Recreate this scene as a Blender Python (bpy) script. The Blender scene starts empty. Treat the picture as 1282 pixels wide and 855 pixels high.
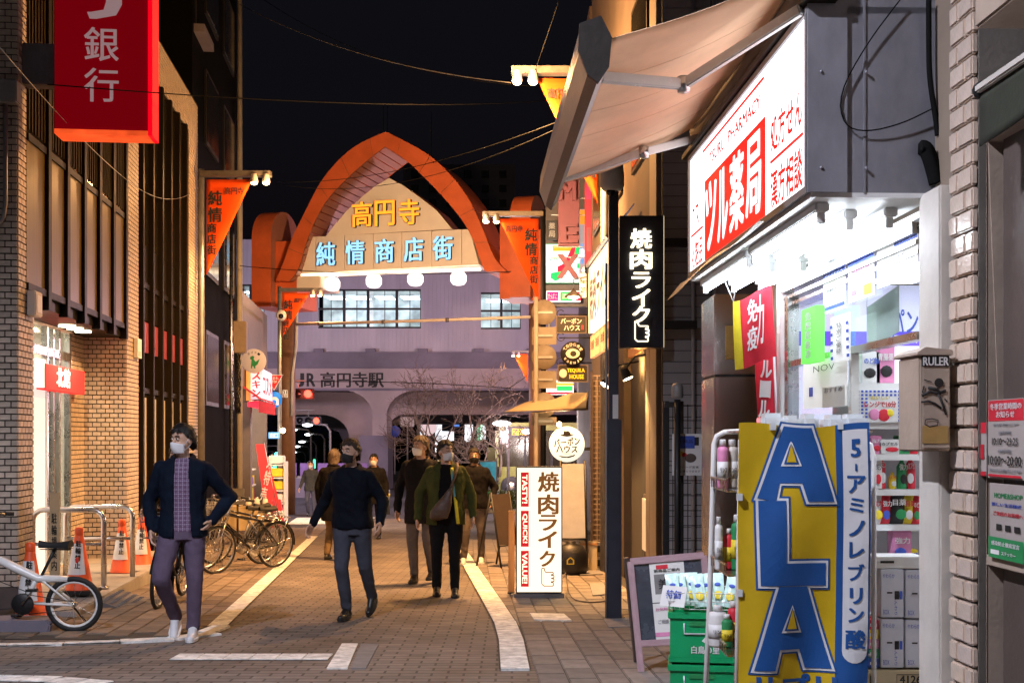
import bpy, bmesh, math, random
from mathutils import Vector, Matrix, noise
random.seed(7)
SC = bpy.context.scene
COL = SC.collection
# ---------------------------------------------------------------- camera, sky, sky glow fill, exposure
F, ZC, S, HY = 1500.0, 1.38, 46 / 1500.0, 546.0      # focal length (px of the photo), eye height, street slope, horizon row
cam = bpy.data.cameras.new('camera'); cam.sensor_width = 36.0; cam.lens = 36.0 * F / 1282
cam.shift_y = (HY - 427.5) / 1282; cam.clip_end = 2000; cam.clip_start = 0.05
camo = bpy.data.objects.new('camera', cam); COL.objects.link(camo)
camo.location = (0, 0, ZC); camo.rotation_euler = (math.radians(90), 0, 0); SC.camera = camo
SUN_EL, SUN_AZ = math.radians(-3.0), math.radians(200)
W = bpy.data.worlds.new('World'); SC.world = W; W.use_nodes = True
nt = W.node_tree; bg = nt.nodes['Background']
sky = nt.nodes.new('ShaderNodeTexSky'); sky.sky_type = 'NISHITA'; sky.sun_disc = False
sky.sun_elevation = SUN_EL; sky.sun_rotation = SUN_AZ
tn = nt.nodes.new('ShaderNodeMix'); tn.data_type = 'RGBA'; tn.blend_type = 'ADD'; tn.inputs[0].default_value = 1; tn.inputs[7].default_value = (.020, .026, .062, 1)   # city glow on the night sky
nt.links.new(sky.outputs[0], tn.inputs[6]); nt.links.new(tn.outputs[2], bg.inputs[0]); bg.inputs[1].default_value = 0.05
sl = bpy.data.lights.new('skyglow_fill', 'SUN'); sl.energy = 0.02; sl.angle = math.radians(12); sl.color = (0.8, 0.85, 1)  # dim sun lamp added as sky glow, for ambient fill
so = bpy.data.objects.new('skyglow_fill', sl); COL.objects.link(so); so.rotation_euler = (math.radians(35), 0, math.radians(-25))
vs = SC.view_settings; vs.view_transform = 'Standard'; vs.look = 'None'; vs.exposure = 0.0; vs.gamma = 1.0
SC.render.film_transparent = False
SC.cycles.use_denoising = True
SC.cycles.max_bounces = 6; SC.cycles.diffuse_bounces = 3; SC.cycles.glossy_bounces = 3; SC.cycles.transmission_bounces = 4
SC.cycles.sample_clamp_indirect = 4.0; SC.cycles.caustics_reflective = False; SC.cycles.caustics_refractive = False

# ---------------------------------------------------------------- measuring helpers
def gz(Y): return -S * min(max(Y, -12), 42)
def G(px, py):                                       # ground point seen at a pixel of the photograph
    Y = F * ZC / (py - HY - F * S); return Vector(((px - 641) / F * Y, Y, gz(Y)))
def P(px, py, Y): return Vector(((px - 641) / F * Y, Y, ZC + (HY - py) / F * Y))
class Frame:                                         # a street-side line; x = off the line, y = along the street
    def __init__(s, cx, slope):
        s.cx = cx; s.th = -math.atan(slope); s.c = math.cos(s.th); s.s = math.sin(s.th)
        s.M = Matrix.Translation((cx, 0, 0)) @ Matrix.Rotation(s.th, 4, 'Z')
    def t(s, px, off=0):
        k = (px - 641) / F
        return (s.cx + off * s.c - k * off * s.s) / (s.s + k * s.c)
    def Y(s, t, off=0): return off * s.s + t * s.c
    def z(s, py, t, off=0): return ZC + (HY - py) / F * s.Y(t, off)
    def g(s, t, off=0): return gz(s.Y(t, off))
    def w(s, off, t, z=None):
        v = s.M @ Vector((off, t, 0)); v.z = gz(v.y) if z is None else z; return v
    def loc(s, v): return s.M.inverted() @ v
FL, FR = Frame(-3.61, -0.1013), Frame(1.40, -0.0347)
def T(x, y=None, z=None): return Matrix.Translation(x if y is None else (x, y, z))
def R(a, ax='Z'): return Matrix.Rotation(a, 4, ax)
def rad(a): return math.radians(a)

# ---------------------------------------------------------------- materials
def _nodes(m):
    m.use_nodes = True; nt = m.node_tree; return nt, nt.nodes['Principled BSDF']
def mat(name, col, rough=0.6, metal=0.0, var=0.15, scale=6.0, bump=0.15, rnd=0.0, spec=0.5, coat=0.0, alpha=1.0, tint=None, stretch=(1, 1, 1)):
    m = bpy.data.materials.new(name); nt, b = _nodes(m); N, L = nt.nodes.new, nt.links.new
    tc = N('ShaderNodeTexCoord'); mp = N('ShaderNodeMapping'); mp.inputs['Scale'].default_value = stretch
    L(tc.outputs['Object'], mp.inputs[0])
    n1 = N('ShaderNodeTexNoise'); n1.inputs['Scale'].default_value = scale; n1.inputs['Detail'].default_value = 6; n1.inputs['Roughness'].default_value = 0.65
    L(mp.outputs[0], n1.inputs['Vector'])
    mr = N('ShaderNodeMapRange'); mr.inputs[3].default_value = 1 - var * 1.6; mr.inputs[4].default_value = 1 + var * 1.6
    mr.inputs[1].default_value = 0.25; mr.inputs[2].default_value = 0.75
    L(n1.outputs[0], mr.inputs[0])
    val = mr.outputs[0]
    if rnd:
        oi = N('ShaderNodeObjectInfo'); m2 = N('ShaderNodeMapRange'); m2.inputs[3].default_value = 1 - rnd; m2.inputs[4].default_value = 1 + rnd
        L(oi.outputs['Random'], m2.inputs[0]); mm = N('ShaderNodeMath'); mm.operation = 'MULTIPLY'
        L(val, mm.inputs[0]); L(m2.outputs[0], mm.inputs[1]); val = mm.outputs[0]
    hs = N('ShaderNodeMix'); hs.data_type = 'RGBA'; hs.blend_type = 'MULTIPLY'; hs.inputs[0].default_value = 1
    c = (*col, 1); hs.inputs[6].default_value = c; L(val, hs.inputs[7])
    L(hs.outputs[2], b.inputs['Base Color'])
    r2 = N('ShaderNodeMapRange'); r2.inputs[3].default_value = max(0.03, rough - 0.12); r2.inputs[4].default_value = min(1, rough + 0.12)
    L(n1.outputs[0], r2.inputs[0]); L(r2.outputs[0], b.inputs['Roughness'])
    b.inputs['Metallic'].default_value = metal; b.inputs['Specular IOR Level'].default_value = spec
    b.inputs['Coat Weight'].default_value = coat
    if bump:
        bp = N('ShaderNodeBump'); bp.inputs['Strength'].default_value = bump; bp.inputs['Distance'].default_value = 0.01
        n2 = N('ShaderNodeTexNoise'); n2.inputs['Scale'].default_value = scale * 7; n2.inputs['Detail'].default_value = 3
        L(mp.outputs[0], n2.inputs['Vector']); L(n2.outputs[0], bp.inputs['Height']); L(bp.outputs[0], b.inputs['Normal'])
    return m
def emit(name, col, st, base=None, var=0.0, scale=3.0):
    m = bpy.data.materials.new(name); nt, b = _nodes(m)
    b.inputs['Base Color'].default_value = (*(base or [c * 0.8 for c in col]), 1); b.inputs['Roughness'].default_value = 0.75; b.inputs['Specular IOR Level'].default_value = 0.2
    b.inputs['Emission Color'].default_value = (*col, 1); b.inputs['Emission Strength'].default_value = st
    if var:
        N, L = nt.nodes.new, nt.links.new
        tc = N('ShaderNodeTexCoord'); n1 = N('ShaderNodeTexNoise'); n1.inputs['Scale'].default_value = scale
        L(tc.outputs['Object'], n1.inputs['Vector']); mr = N('ShaderNodeMapRange'); mr.inputs[3].default_value = st * (1 - var); mr.inputs[4].default_value = st * (1 + var)
        mr.inputs[1].default_value = .3; mr.inputs[2].default_value = .7
        L(n1.outputs[0], mr.inputs[0]); L(mr.outputs[0], b.inputs['Emission Strength'])
    return m
def glass(name, tint=(0.9, 0.95, 0.95), refl=0.12):
    m = bpy.data.materials.new(name); m.use_nodes = True; nt = m.node_tree; N, L = nt.nodes.new, nt.links.new
    nt.nodes.remove(nt.nodes['Principled BSDF']); out = nt.nodes['Material Output']
    tr = N('ShaderNodeBsdfTransparent'); tr.inputs[0].default_value = (*tint, 1)
    gl = N('ShaderNodeBsdfGlossy'); gl.inputs['Roughness'].default_value = 0.03
    fr = N('ShaderNodeLayerWeight'); fr.inputs[0].default_value = refl; mx = N('ShaderNodeMixShader')
    ml = N('ShaderNodeMath'); ml.operation = 'MULTIPLY'; ml.inputs[1].default_value = .3; L(fr.outputs['Fresnel'], ml.inputs[0]); L(ml.outputs[0], mx.inputs[0]); L(tr.outputs[0], mx.inputs[1]); L(gl.outputs[0], mx.inputs[2]); L(mx.outputs[0], out.inputs[0])
    return m
def brickmat(name, c1, c2, mortar, bw, bh, ms=0.01, rough=0.7, axes='XZ', bump=0.5, off=0.5, var=.12, spec=.5):
    m = mat(name, c1, rough, bump=0, var=var, spec=spec); nt = m.node_tree; N, L = nt.nodes.new, nt.links.new; b = nt.nodes['Principled BSDF']
    tc = N('ShaderNodeTexCoord'); sx = N('ShaderNodeSeparateXYZ'); cx = N('ShaderNodeCombineXYZ'); L(tc.outputs['Object'], sx.inputs[0])
    L(sx.outputs[axes[0]], cx.inputs[0]); L(sx.outputs[axes[1]], cx.inputs[1])
    br = N('ShaderNodeTexBrick'); br.inputs['Scale'].default_value = 1; br.inputs['Brick Width'].default_value = bw; br.inputs['Row Height'].default_value = bh
    br.inputs['Mortar Size'].default_value = ms; br.inputs['Color1'].default_value = (*c1, 1); br.inputs['Color2'].default_value = (*c2, 1); br.inputs['Mortar'].default_value = (*mortar, 1)
    br.offset = off; L(cx.outputs[0], br.inputs['Vector'])
    mixn = [n for n in nt.nodes if n.type == 'MIX'][0]; L(br.outputs['Color'], mixn.inputs[6])
    bp = N('ShaderNodeBump'); bp.inputs['Strength'].default_value = bump; bp.inputs['Distance'].default_value = 0.006; bp.invert = True
    L(br.outputs['Fac'], bp.inputs['Height']); L(bp.outputs[0], b.inputs['Normal'])
    return m

# ---------------------------------------------------------------- mesh collecting
_gc = {}
def glyph(s, bold=0.0, ext=0.0, res=2):
    key = (s, bold, ext, res)
    if key in _gc: return _gc[key]
    c = bpy.data.curves.new('t', 'FONT'); c.body = s; c.extrude = ext; c.resolution_u = res
    o = bpy.data.objects.new('t', c); COL.objects.link(o); dg = bpy.context.evaluated_depsgraph_get()
    m = bpy.data.meshes.new_from_object(o.evaluated_get(dg))
    v = [tuple(x.co) for x in m.vertices]; f = [tuple(p.vertices) for p in m.polygons]
    if bold:                                             # heavier strokes: the glyph laid over itself, slightly shifted
        w = min(bold, .04) * .8; n = len(v); v0, f0 = v, f; v, f = [], []
        for i, (dx, dy) in enumerate(((-w, w * .5), (w, w * .5), (-w, -w * .5), (w, -w * .5), (0, 0))):
            v += [(x + dx, y + dy, z + i * .004) for x, y, z in v0]; f += [tuple(j + n * i for j in q) for q in f0]
    bpy.data.objects.remove(o); bpy.data.curves.remove(c); bpy.data.meshes.remove(m)
    bb = (min(x[0] for x in v), max(x[0] for x in v), min(x[1] for x in v), max(x[1] for x in v)) if v else (0, 1, 0, 1)
    _gc[key] = (v, f, bb); return _gc[key]
WM = {}
def place(o, M, parent=None):
    o.parent = parent
    o.matrix_basis = (WM[parent.name].inverted() @ M) if parent else M
    WM[o.name] = M.copy(); return o
def tags(o, label=None, cat=None, group=None, kind=None):
    if label: o['label'] = label
    if cat: o['category'] = cat
    if group: o['group'] = group
    if kind: o['kind'] = kind
    return o
def thing(name, label, cat, M=None, group=None):
    o = bpy.data.objects.new(name, None); o.empty_display_size = 0.2; COL.objects.link(o)
    place(o, M if M is not None else Matrix.Identity(4)); return tags(o, label, cat, group)
class MB:
    def __init__(s): s.v = []; s.f = []; s.m = []; s.s = []
    def add(s, vs, fs, mi=0, M=None, smooth=False):
        n = len(s.v)
        s.v += [tuple(M @ Vector(v)) for v in vs] if M is not None else [tuple(v) for v in vs]
        s.f += [tuple(i + n for i in f) for f in fs]; s.m += [mi] * len(fs); s.s += [smooth] * len(fs); return s
    def box(s, c, d, mi=0, M=None):
        x, y, z = [q / 2 for q in d]; A = []
        for sx in (-1, 1):
            for sy in (-1, 1):
                for sz in (-1, 1): A.append((c[0] + sx * x, c[1] + sy * y, c[2] + sz * z))
        return s.add(A, [(0, 1, 3, 2), (4, 6, 7, 5), (0, 4, 5, 1), (2, 3, 7, 6), (0, 2, 6, 4), (1, 5, 7, 3)], mi, M)
    def bx(s, x0, x1, y0, y1, z0, z1, mi=0, M=None):
        return s.box(((x0 + x1) / 2, (y0 + y1) / 2, (z0 + z1) / 2), (abs(x1 - x0), abs(y1 - y0), abs(z1 - z0)), mi, M)
    def quad(s, a, b, c, d, mi=0, M=None): return s.add([a, b, c, d], [(0, 1, 2, 3)], mi, M)
    def tube(s, pts, r, n=8, mi=0, M=None, closed=False, cap=True, smooth=True):
        pts = [Vector(p) for p in pts]; k = len(pts); rr = r if isinstance(r, (list, tuple)) else [r] * k
        vs = []; up = None
        for i, p in enumerate(pts):
            a = pts[i - 1] if (i > 0 or closed) else p; b = pts[(i + 1) % k] if (i < k - 1 or closed) else p
            d = (b - a).normalized() if (b - a).length > 1e-9 else Vector((0, 0, 1))
            if up is None: up = d.orthogonal().normalized()
            up = (up - d * up.dot(d)); up = up.normalized() if up.length > 1e-6 else d.orthogonal().normalized()
            w = d.cross(up)
            for j in range(n):
                an = 2 * math.pi * j / n; vs.append(p + (up * math.cos(an) + w * math.sin(an)) * rr[i])
        fs = []
        for i in range(k if closed else k - 1):
            for j in range(n):
                a = i * n + j; b = i * n + (j + 1) % n; c = ((i + 1) % k) * n
                fs.append((a, b, c + (j + 1) % n, c + j))
        if cap and not closed:
            fs.append(tuple(range(n - 1, -1, -1))); fs.append(tuple((k - 1) * n + j for j in range(n)))
        return s.add(vs, fs, mi, M, smooth)
    def cyl(s, p0, p1, r0, r1=None, n=12, mi=0, M=None): return s.tube([p0, p1], [r0, r0 if r1 is None else r1], n, mi, M)
    def lathe(s, prof, n=16, mi=0, M=None, smooth=True):
        vs = []; fs = []
        for r, z in prof:
            for j in range(n):
                a = 2 * math.pi * j / n; vs.append((r * math.cos(a), r * math.sin(a), z))
        for i in range(len(prof) - 1):
            for j in range(n):
                fs.append((i * n + j, i * n + (j + 1) % n, (i + 1) * n + (j + 1) % n, (i + 1) * n + j))
        fs.append(tuple(range(n - 1, -1, -1))); fs.append(tuple((len(prof) - 1) * n + j for j in range(n)))
        return s.add(vs, fs, mi, M, smooth)
    def sph(s, c, r, n=12, mi=0, M=None):
        r = r if isinstance(r, (list, tuple)) else (r, r, r); k = n // 2; vs = []; fs = []
        for i in range(k + 1):
            a = math.pi * i / k
            for j in range(n):
                b = 2 * math.pi * j / n
                vs.append((c[0] + r[0] * math.sin(a) * math.cos(b), c[1] + r[1] * math.sin(a) * math.sin(b), c[2] + r[2] * math.cos(a)))
        for i in range(k):
            for j in range(n): fs.append((i * n + j, (i + 1) * n + j, (i + 1) * n + (j + 1) % n, i * n + (j + 1) % n))
        return s.add(vs, fs, mi, M, True)
    def prism(s, poly, y0, y1, mi=0, M=None, side=None):        # polygon in the xz plane, extruded along y
        n = len(poly); vs = [(p[0], y0, p[1]) for p in poly] + [(p[0], y1, p[1]) for p in poly]
        s.add(vs, [tuple(range(n)), tuple(range(2 * n - 1, n - 1, -1))], mi, M)
        return s.add(vs, [(i, n + i, n + (i + 1) % n, (i + 1) % n) for i in range(n)], mi if side is None else side, M)
    def grid(s, fn, nu, nv, mi=0, M=None, smooth=True):
        vs = [fn(i / nu, j / nv) for j in range(nv + 1) for i in range(nu + 1)]; w = nu + 1
        return s.add(vs, [(j * w + i, j * w + i + 1, (j + 1) * w + i + 1, (j + 1) * w + i) for j in range(nv) for i in range(nu)], mi, M, smooth)
    def text(s, st, w, h, M, bold=0.0, ext=0.0, mi=0, vert=False, gap=0.12, res=2, keep=False):
        # fitted to a w x h box centred on the origin of M, in its xz plane, read from -y
        if vert:
            n = len(st); ch = h / n
            for i, c in enumerate(st):
                if c in ' ': continue
                s.text('I' if c == '|' else c, w, ch * (1 - gap), M @ T(0, 0, h / 2 - ch * (i + .5)), bold, ext, mi, res=res, keep=c in '-!')
            return s
        v, f, bb = glyph(st, bold, 0.05 if ext else 0, res)
        sx = w / max(bb[1] - bb[0], 1e-4); sz = h / max(bb[3] - bb[2], 1e-4)
        if keep: sx = sz = min(sx, sz)
        cx, cy = (bb[0] + bb[1]) / 2, (bb[2] + bb[3]) / 2; e = ext / 0.1 if ext else 0
        return s.add([((a - cx) * sx, -(c + 0.05) * e if ext else -c * .08, (b - cy) * sz) for a, b, c in v], f, mi, M)
    def build(s, name, mats, parent=None, M=None, label=None, cat=None, group=None, kind=None, bevel=0, mesh_only=False):
        me = bpy.data.meshes.new(name); me.from_pydata(s.v, [], s.f)
        for m in (mats if isinstance(mats, (list, tuple)) else [mats]): me.materials.append(m)
        me.polygons.foreach_set('material_index', s.m); me.polygons.foreach_set('use_smooth', s.s)
        if bevel:
            b = bmesh.new(); b.from_mesh(me); bmesh.ops.remove_doubles(b, verts=b.verts, dist=1e-5)
            ed = [e for e in b.edges if len(e.link_faces) == 2 and e.calc_face_angle(0) > 0.6]
            bmesh.ops.bevel(b, geom=ed, offset=bevel, segments=2, affect='EDGES', clamp_overlap=True); b.to_mesh(me); b.free()
        me.update()
        if mesh_only: return me
        return link(name, me, parent, M, label, cat, group, kind)
def link(name, me, parent=None, M=None, label=None, cat=None, group=None, kind=None):
    o = bpy.data.objects.new(name, me); COL.objects.link(o)
    if M is None: M = WM[parent.name] if parent else Matrix.Identity(4)
    place(o, M, parent); return tags(o, label, cat, group, kind)
KIDS = {}
def dup(root, M, label=None, parent=None):
    c = root.copy(); COL.objects.link(c); c.parent = parent
    if parent is None: c.matrix_basis = M; WM[c.name] = M.copy()
    else: WM[c.name] = WM[parent.name] @ c.matrix_basis
    if label: c['label'] = label
    for ch in [o for o in root.children]: dup(ch, None, None, c)
    return c
def lamp(name, kind, loc, col, power, parent=None, size=0.1, spot=None, rot=None):
    l = bpy.data.lights.new(name, kind); l.color = col; l.energy = power
    if kind == 'AREA': l.size = size
    else: l.shadow_soft_size = size
    if spot: l.spot_size = rad(spot); l.spot_blend = 0.6
    o = bpy.data.objects.new(name, l); COL.objects.link(o)
    M = T(*loc) @ (rot if rot is not None else Matrix.Identity(4))
    place(o, M, parent); return o

# ---------------------------------------------------------------- the palette
M_ = {}
def mk(n, *a, **k): M_[n] = mat(n, *a, **k); return M_[n]
mk('asphalt', (0.055, 0.055, 0.06), 0.85, spec=.15, var=.3, scale=3, bump=.5); mk('concrete', (0.30, 0.28, 0.26), 0.8, var=.2, scale=2.5)
mk('paver_warm', (0.21, 0.165, 0.13), 0.8, spec=.15, var=.2, scale=5, rnd=.22, bump=.3); mk('paver_grey', (0.22, 0.19, 0.17), 0.8, spec=.15, var=.2, scale=5, rnd=.22, bump=.3)
mk('joint', (0.05, 0.045, 0.04), 0.9); mk('white_tile', (0.72, 0.71, 0.68), 0.8, spec=.15, var=.3, scale=11, rnd=.06); mk('grey_tile', (0.24, 0.23, 0.23), 0.8, spec=.15, rnd=.1)
mk('brick_cream', (0.60, 0.50, 0.40), 0.5, var=.2, scale=7, rnd=.2, bump=.2); mk('mortar_dark', (0.045, 0.035, 0.03), 0.9)
mk('bronze', (0.010, 0.007, 0.004), 0.5, 0, spec=.15, var=.12, scale=2); mk('blind_dim', (0.05, 0.036, 0.008), 0.6, spec=.1); mk('gold_pane', (0.13, 0.088, 0.009), 0.36, 0, var=.3, scale=1.6, bump=.12, spec=.22, stretch=(9, 9, .35))
mk('dark_pane', (0.03, 0.026, 0.016), 0.12, .3, var=.1, scale=1.5, bump=0, spec=.9)
mk('steel', (0.55, 0.55, 0.55), 0.28, 1, var=.06, scale=4, bump=.05); mk('steel_grey', (0.22, 0.22, 0.23), 0.5, .6, var=.15); mk('pole_grey', (0.30, 0.29, 0.28), 0.5, .2, var=.15)
mk('awning_metal', (.13, .12, .115), .4, .4, var=.2); mk('cap_dark', (.03, .025, .022), .5); mk('navy_post', (0.028, 0.032, 0.05), 0.45, .1, var=.15); mk('black', (0.012, 0.012, 0.013), 0.5, var=.2); mk('black_gloss', (0.01, 0.01, 0.011), 0.2, var=.1, bump=0)
mk('white', (0.78, 0.78, 0.77), 0.5, var=.06, bump=.06); mk('offwhite', (0.62, 0.58, 0.52), 0.55, var=.12, scale=3); mk('red', (0.55, 0.02, 0.025), 0.45, var=.1); mk('red_cloth', (0.62, 0.03, 0.05), 0.8, var=.12, spec=.15)
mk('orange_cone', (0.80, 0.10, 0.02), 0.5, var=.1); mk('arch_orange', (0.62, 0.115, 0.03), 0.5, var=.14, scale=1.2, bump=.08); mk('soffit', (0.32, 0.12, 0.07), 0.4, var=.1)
mk('arch_tan', (0.80, 0.69, 0.57), 0.6, var=.07, scale=1.0, bump=.08); mk('brown_post', (0.20, 0.10, 0.055), 0.5, var=.15)
mk('station', (0.44, 0.41, 0.46), 0.7, var=.12, scale=.4, stretch=(3, 3, .4)); mk('station_pale', (0.36, 0.29, 0.29), 0.75, var=.14, scale=.5); mk('station_dark', (0.17, 0.15, 0.19), 0.8, var=.18, scale=.6)
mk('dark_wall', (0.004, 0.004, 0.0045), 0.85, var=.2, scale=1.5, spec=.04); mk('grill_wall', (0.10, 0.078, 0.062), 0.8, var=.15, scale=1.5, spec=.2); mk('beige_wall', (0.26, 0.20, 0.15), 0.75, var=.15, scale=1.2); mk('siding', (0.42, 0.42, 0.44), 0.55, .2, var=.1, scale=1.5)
mk('sign_grey', (0.25, 0.25, 0.28), 0.5, .2, var=.3, scale=2.0, stretch=(1, 1, .5)); mk('canvas', (0.93, 0.70, 0.48), 0.8, var=.2, scale=1.1, bump=.3); mk('glazed', (0.66, 0.53, 0.43), 0.13, var=.08, scale=9, rnd=.07, bump=.25, coat=.5)
mk('mortar_grey', (0.16, 0.14, 0.12), 0.9); mk('sign_back', (0.24, 0.19, 0.14), 0.6, var=.12); mk('frame_beige', (0.42, 0.33, 0.26), 0.6, var=.1); mk('umber', (0.10, 0.075, 0.065), 0.5, var=.1); mk('green_canvas', (0.03, 0.035, 0.022), 0.8, var=.2)
mk('wood', (0.42, 0.20, 0.06), 0.5, var=.25, scale=2.5, stretch=(6, 6, .6)); mk('board_frame', (0.42, 0.27, 0.30), 0.5, var=.15, stretch=(1, 1, 5)); mk('crate_green', (0.005, 0.34, 0.12), 0.4, var=.08)
mk('rubber', (0.014, 0.014, 0.014), 0.7); mk('white_paint', (0.80, 0.80, 0.78), 0.25, var=.05, bump=.02); mk('black_paint', (0.015, 0.015, 0.017), 0.25, var=.05, bump=0); mk('brass', (0.5, 0.34, 0.12), 0.3, 1)
mk('flag_orange', (0.80, 0.085, 0.01), 0.85, spec=.1, var=.1, scale=3); mk('ink', (0.015, 0.013, 0.012), 0.7, bump=0); mk('yellow_cloth', (0.58, 0.38, 0.0), 0.7, var=.1, scale=2.5); mk('blue_cloth', (0.004, 0.075, 0.29), 0.7, var=.1, scale=2.5)
mk('white_cloth', (0.70, 0.71, 0.74), 0.75, var=.06, scale=3); mk('paper', (0.78, 0.77, 0.75), 0.6, var=.04, bump=.03); mk('plastic_clear', (0.7, 0.75, 0.78), 0.25, var=.1, bump=.1, coat=.5)
mk('wire_black', (0.01, 0.01, 0.01), .9, spec=.03, bump=0); mk('bark', (0.13, 0.095, 0.075), 0.85, var=.2); mk('leaf', (0.06, 0.085, 0.02), 0.7, var=.35, scale=3); mk('olive_paint', (0.16, 0.17, 0.035), 0.4); mk('cardboard', (0.50, 0.40, 0.24), 0.75, var=.08)
mk('pink_ink', (0.70, 0.25, 0.45), 0.6, bump=0); mk('blue_ink', (0.05, 0.10, 0.50), 0.6, bump=0); mk('red_ink', (0.62, 0.02, 0.04), 0.6, bump=0); mk('green_ink', (0.02, 0.26, 0.08), 0.6, bump=0); mk('yellow_ink', (0.8, 0.62, 0.03), 0.6, bump=0); mk('grey_ink', (0.25, 0.25, 0.27), 0.6, bump=0)
mk('skin', (0.62, 0.38, 0.27), 0.5, var=.06, scale=20, bump=.1); mk('hair_black', (0.012, 0.010, 0.009), 0.5, var=.3, scale=40, bump=.6, stretch=(1, 1, .2)); mk('hair_brown', (0.035, 0.02, 0.011), 0.5, var=.3, scale=40, bump=.6, stretch=(1, 1, .2)); mk('hair_grey', (0.10, 0.07, 0.05), 0.55, var=.3, scale=40, bump=.6, stretch=(1, 1, .2))
M_['clear_glass'] = glass('clear_glass')
def sheer(n, col, f):                                    # thin cloth that lets some light through
    m = M_[n]; nt = m.node_tree; N, L = nt.nodes.new, nt.links.new; t = N('ShaderNodeBsdfTranslucent'); t.inputs[0].default_value = (*col, 1); mx = N('ShaderNodeMixShader'); mx.inputs[0].default_value = f
    L(nt.nodes['Principled BSDF'].outputs[0], mx.inputs[1]); L(t.outputs[0], mx.inputs[2]); L(mx.outputs[0], nt.nodes['Material Output'].inputs[0])
sheer('canvas', (.9, .6, .38), .3); sheer('flag_orange', (.85, .09, .01), .12)
WARM, COOL, NEUT = (1.0, 0.60, 0.28), (0.82, 0.90, 1.0), (1.0, 0.86, 0.72)
def me_(n, *a, **k): M_[n] = emit(n, *a, **k); return M_[n]
me_('bulb_warm', (1, .72, .38), 25); me_('bulb_cool', (.85, .92, 1), 14); me_('tube', (.84, .91, 1), 30)
# ================================================================ the setting: sky air, ground, road, pavements
def strip_sheet(mb, left, right, dz, mi=0):
    for i in range(len(left) - 1):
        a, b, c, d = left[i], right[i], right[i + 1], left[i + 1]
        mb.quad(*[(p.x, p.y, gz(p.y) + dz) for p in (a, b, c, d)], mi)
def lerp_poly(poly, y):
    for a, b in zip(poly, poly[1:]):
        if a.y <= y <= b.y: return a.x + (b.x - a.x) * (y - a.y) / (b.y - a.y)
    return poly[0].x if y < poly[0].y else poly[-1].x
ys = [-12, 0, 4, 8, 12, 16, 20, 25, 30, 35, 42, 60, 90, 150, 300, 900]
mb = MB(); strip_sheet(mb, [Vector((-500, y, 0)) for y in ys], [Vector((500, y, 0)) for y in ys], 0)
mb.build('ground', M_['asphalt'], kind='structure')
m = brickmat('road_block', (0.20, 0.17, 0.15), (0.145, 0.125, 0.115), (0.075, 0.066, 0.06), 0.22, 0.11, 0.009, 0.72, 'XY', 0.9, var=.3, spec=.22)
m.node_tree.nodes['Noise Texture'].inputs['Scale'].default_value = 1.4; m.node_tree.nodes['Noise Texture'].inputs['Detail'].default_value = 9
M_['road_block'] = m
Lp = [FL.w(1.9, t) for t in (10.2, 12, 15, 18, 22, 26, 30, 36)]
Rp = [Vector((0.17, 8.4, 0)), Vector((.02, 9.4, 0)), Vector((-.2, 12, 0)), Vector((-.62, 17, 0)), Vector((-.95, 22, 0)), Vector((-1.25, 26, 0)), Vector((-1.5, 30, 0)), Vector((-1.9, 36, 0))]
mb = MB()
yr = [9.9, 11, 13, 15, 18, 22, 26, 30, 36]
strip_sheet(mb, [Vector((lerp_poly(Lp, y) - .3, y, 0)) for y in yr], [Vector((lerp_poly(Rp, y) + .25, y, 0)) for y in yr], .004)
yy = [2, 6, 7.8, 8.4, 9.9]
strip_sheet(mb, [Vector((-9, y, 0)) for y in yy], [Vector((.3 if y > 7.7 else 3, y, 0)) for y in yy], .003)
mb.build('road', M_['road_block'], kind='structure')
# ---- pavements of single pavers
def paver_mesh(w, l, m):
    b = MB(); b.box((0, 0, -.02), (w, l, .04)); return b.build('paver', m, bevel=.006, mesh_only=True)
TILT = R(-math.atan(S), 'X')
def pavement(name, fr, off0, off1, t0, t1, inner, side, mname, label, w=.2, l=.4, gap=.008):
    base = MB(); ys_ = [t0 + (t1 - t0) * i / 16 for i in range(17)]
    outer = [fr.w(off1 if side > 0 else off0, t) for t in ys_]; inn = [Vector((lerp_poly(inner, p.y), p.y, 0)) for p in outer]
    strip_sheet(base, inn if side > 0 else outer, outer if side > 0 else inn, .007)
    root = base.build(name, M_['joint'], kind='structure')
    pm = paver_mesh(w - gap, l - gap, M_[mname]); spots = []
    nx = int((off1 - off0) / w); nt_ = int((t1 - t0) / l)
    for i in range(nx):
        for j in range(nt_):
            o = off0 + (i + .5) * w; t = t0 + (j + .5 + (.5 if i % 2 else 0)) * l
            p = fr.w(o, t)
            e = lerp_poly(inner, p.y)
            if side > 0 and p.x < e - .05 or side < 0 and p.x > e + .03: continue
            px = 641 + F * p.x / p.y; py = HY + F * (ZC - p.z) / p.y
            vis = -10 < px < 1295 and py < 880
            spots.append((0 if vis else 1, p.y, p))
    spots.sort(key=lambda a: a[:2]); rest = MB()
    for k, (nv, y, p) in enumerate(spots):
        Mx = T(p.x, p.y, p.z + .016 + random.uniform(-.0015, .0015)) @ R(fr.th + random.uniform(-.006, .006)) @ TILT
        if k < 290: link('paver', pm, root, Mx)
        elif not nv:
            rest.box((0, 0, -.02), (w - gap, l - gap, .04), 0, Mx)
    if rest.v: rest.build('paving', M_[mname], root, Matrix.Identity(4), kind='stuff')
    return root
rline = [Vector((.17, 7.6, 0))] + Rp
pavement('pavement_right', FR, -1.75, .62, 6.6, 25, [Vector((p.x + .12, p.y, 0)) for p in rline], 1, 'paver_grey', '')
lline = [FL.w(1.95, t) for t in (9.0, 40)]
pavement('pavement_left', FL, .0, 2.2, 9.95, 30, [Vector((p.x, p.y, 0)) for p in lline], -1, 'paver_warm', '', .2, .4)
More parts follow.
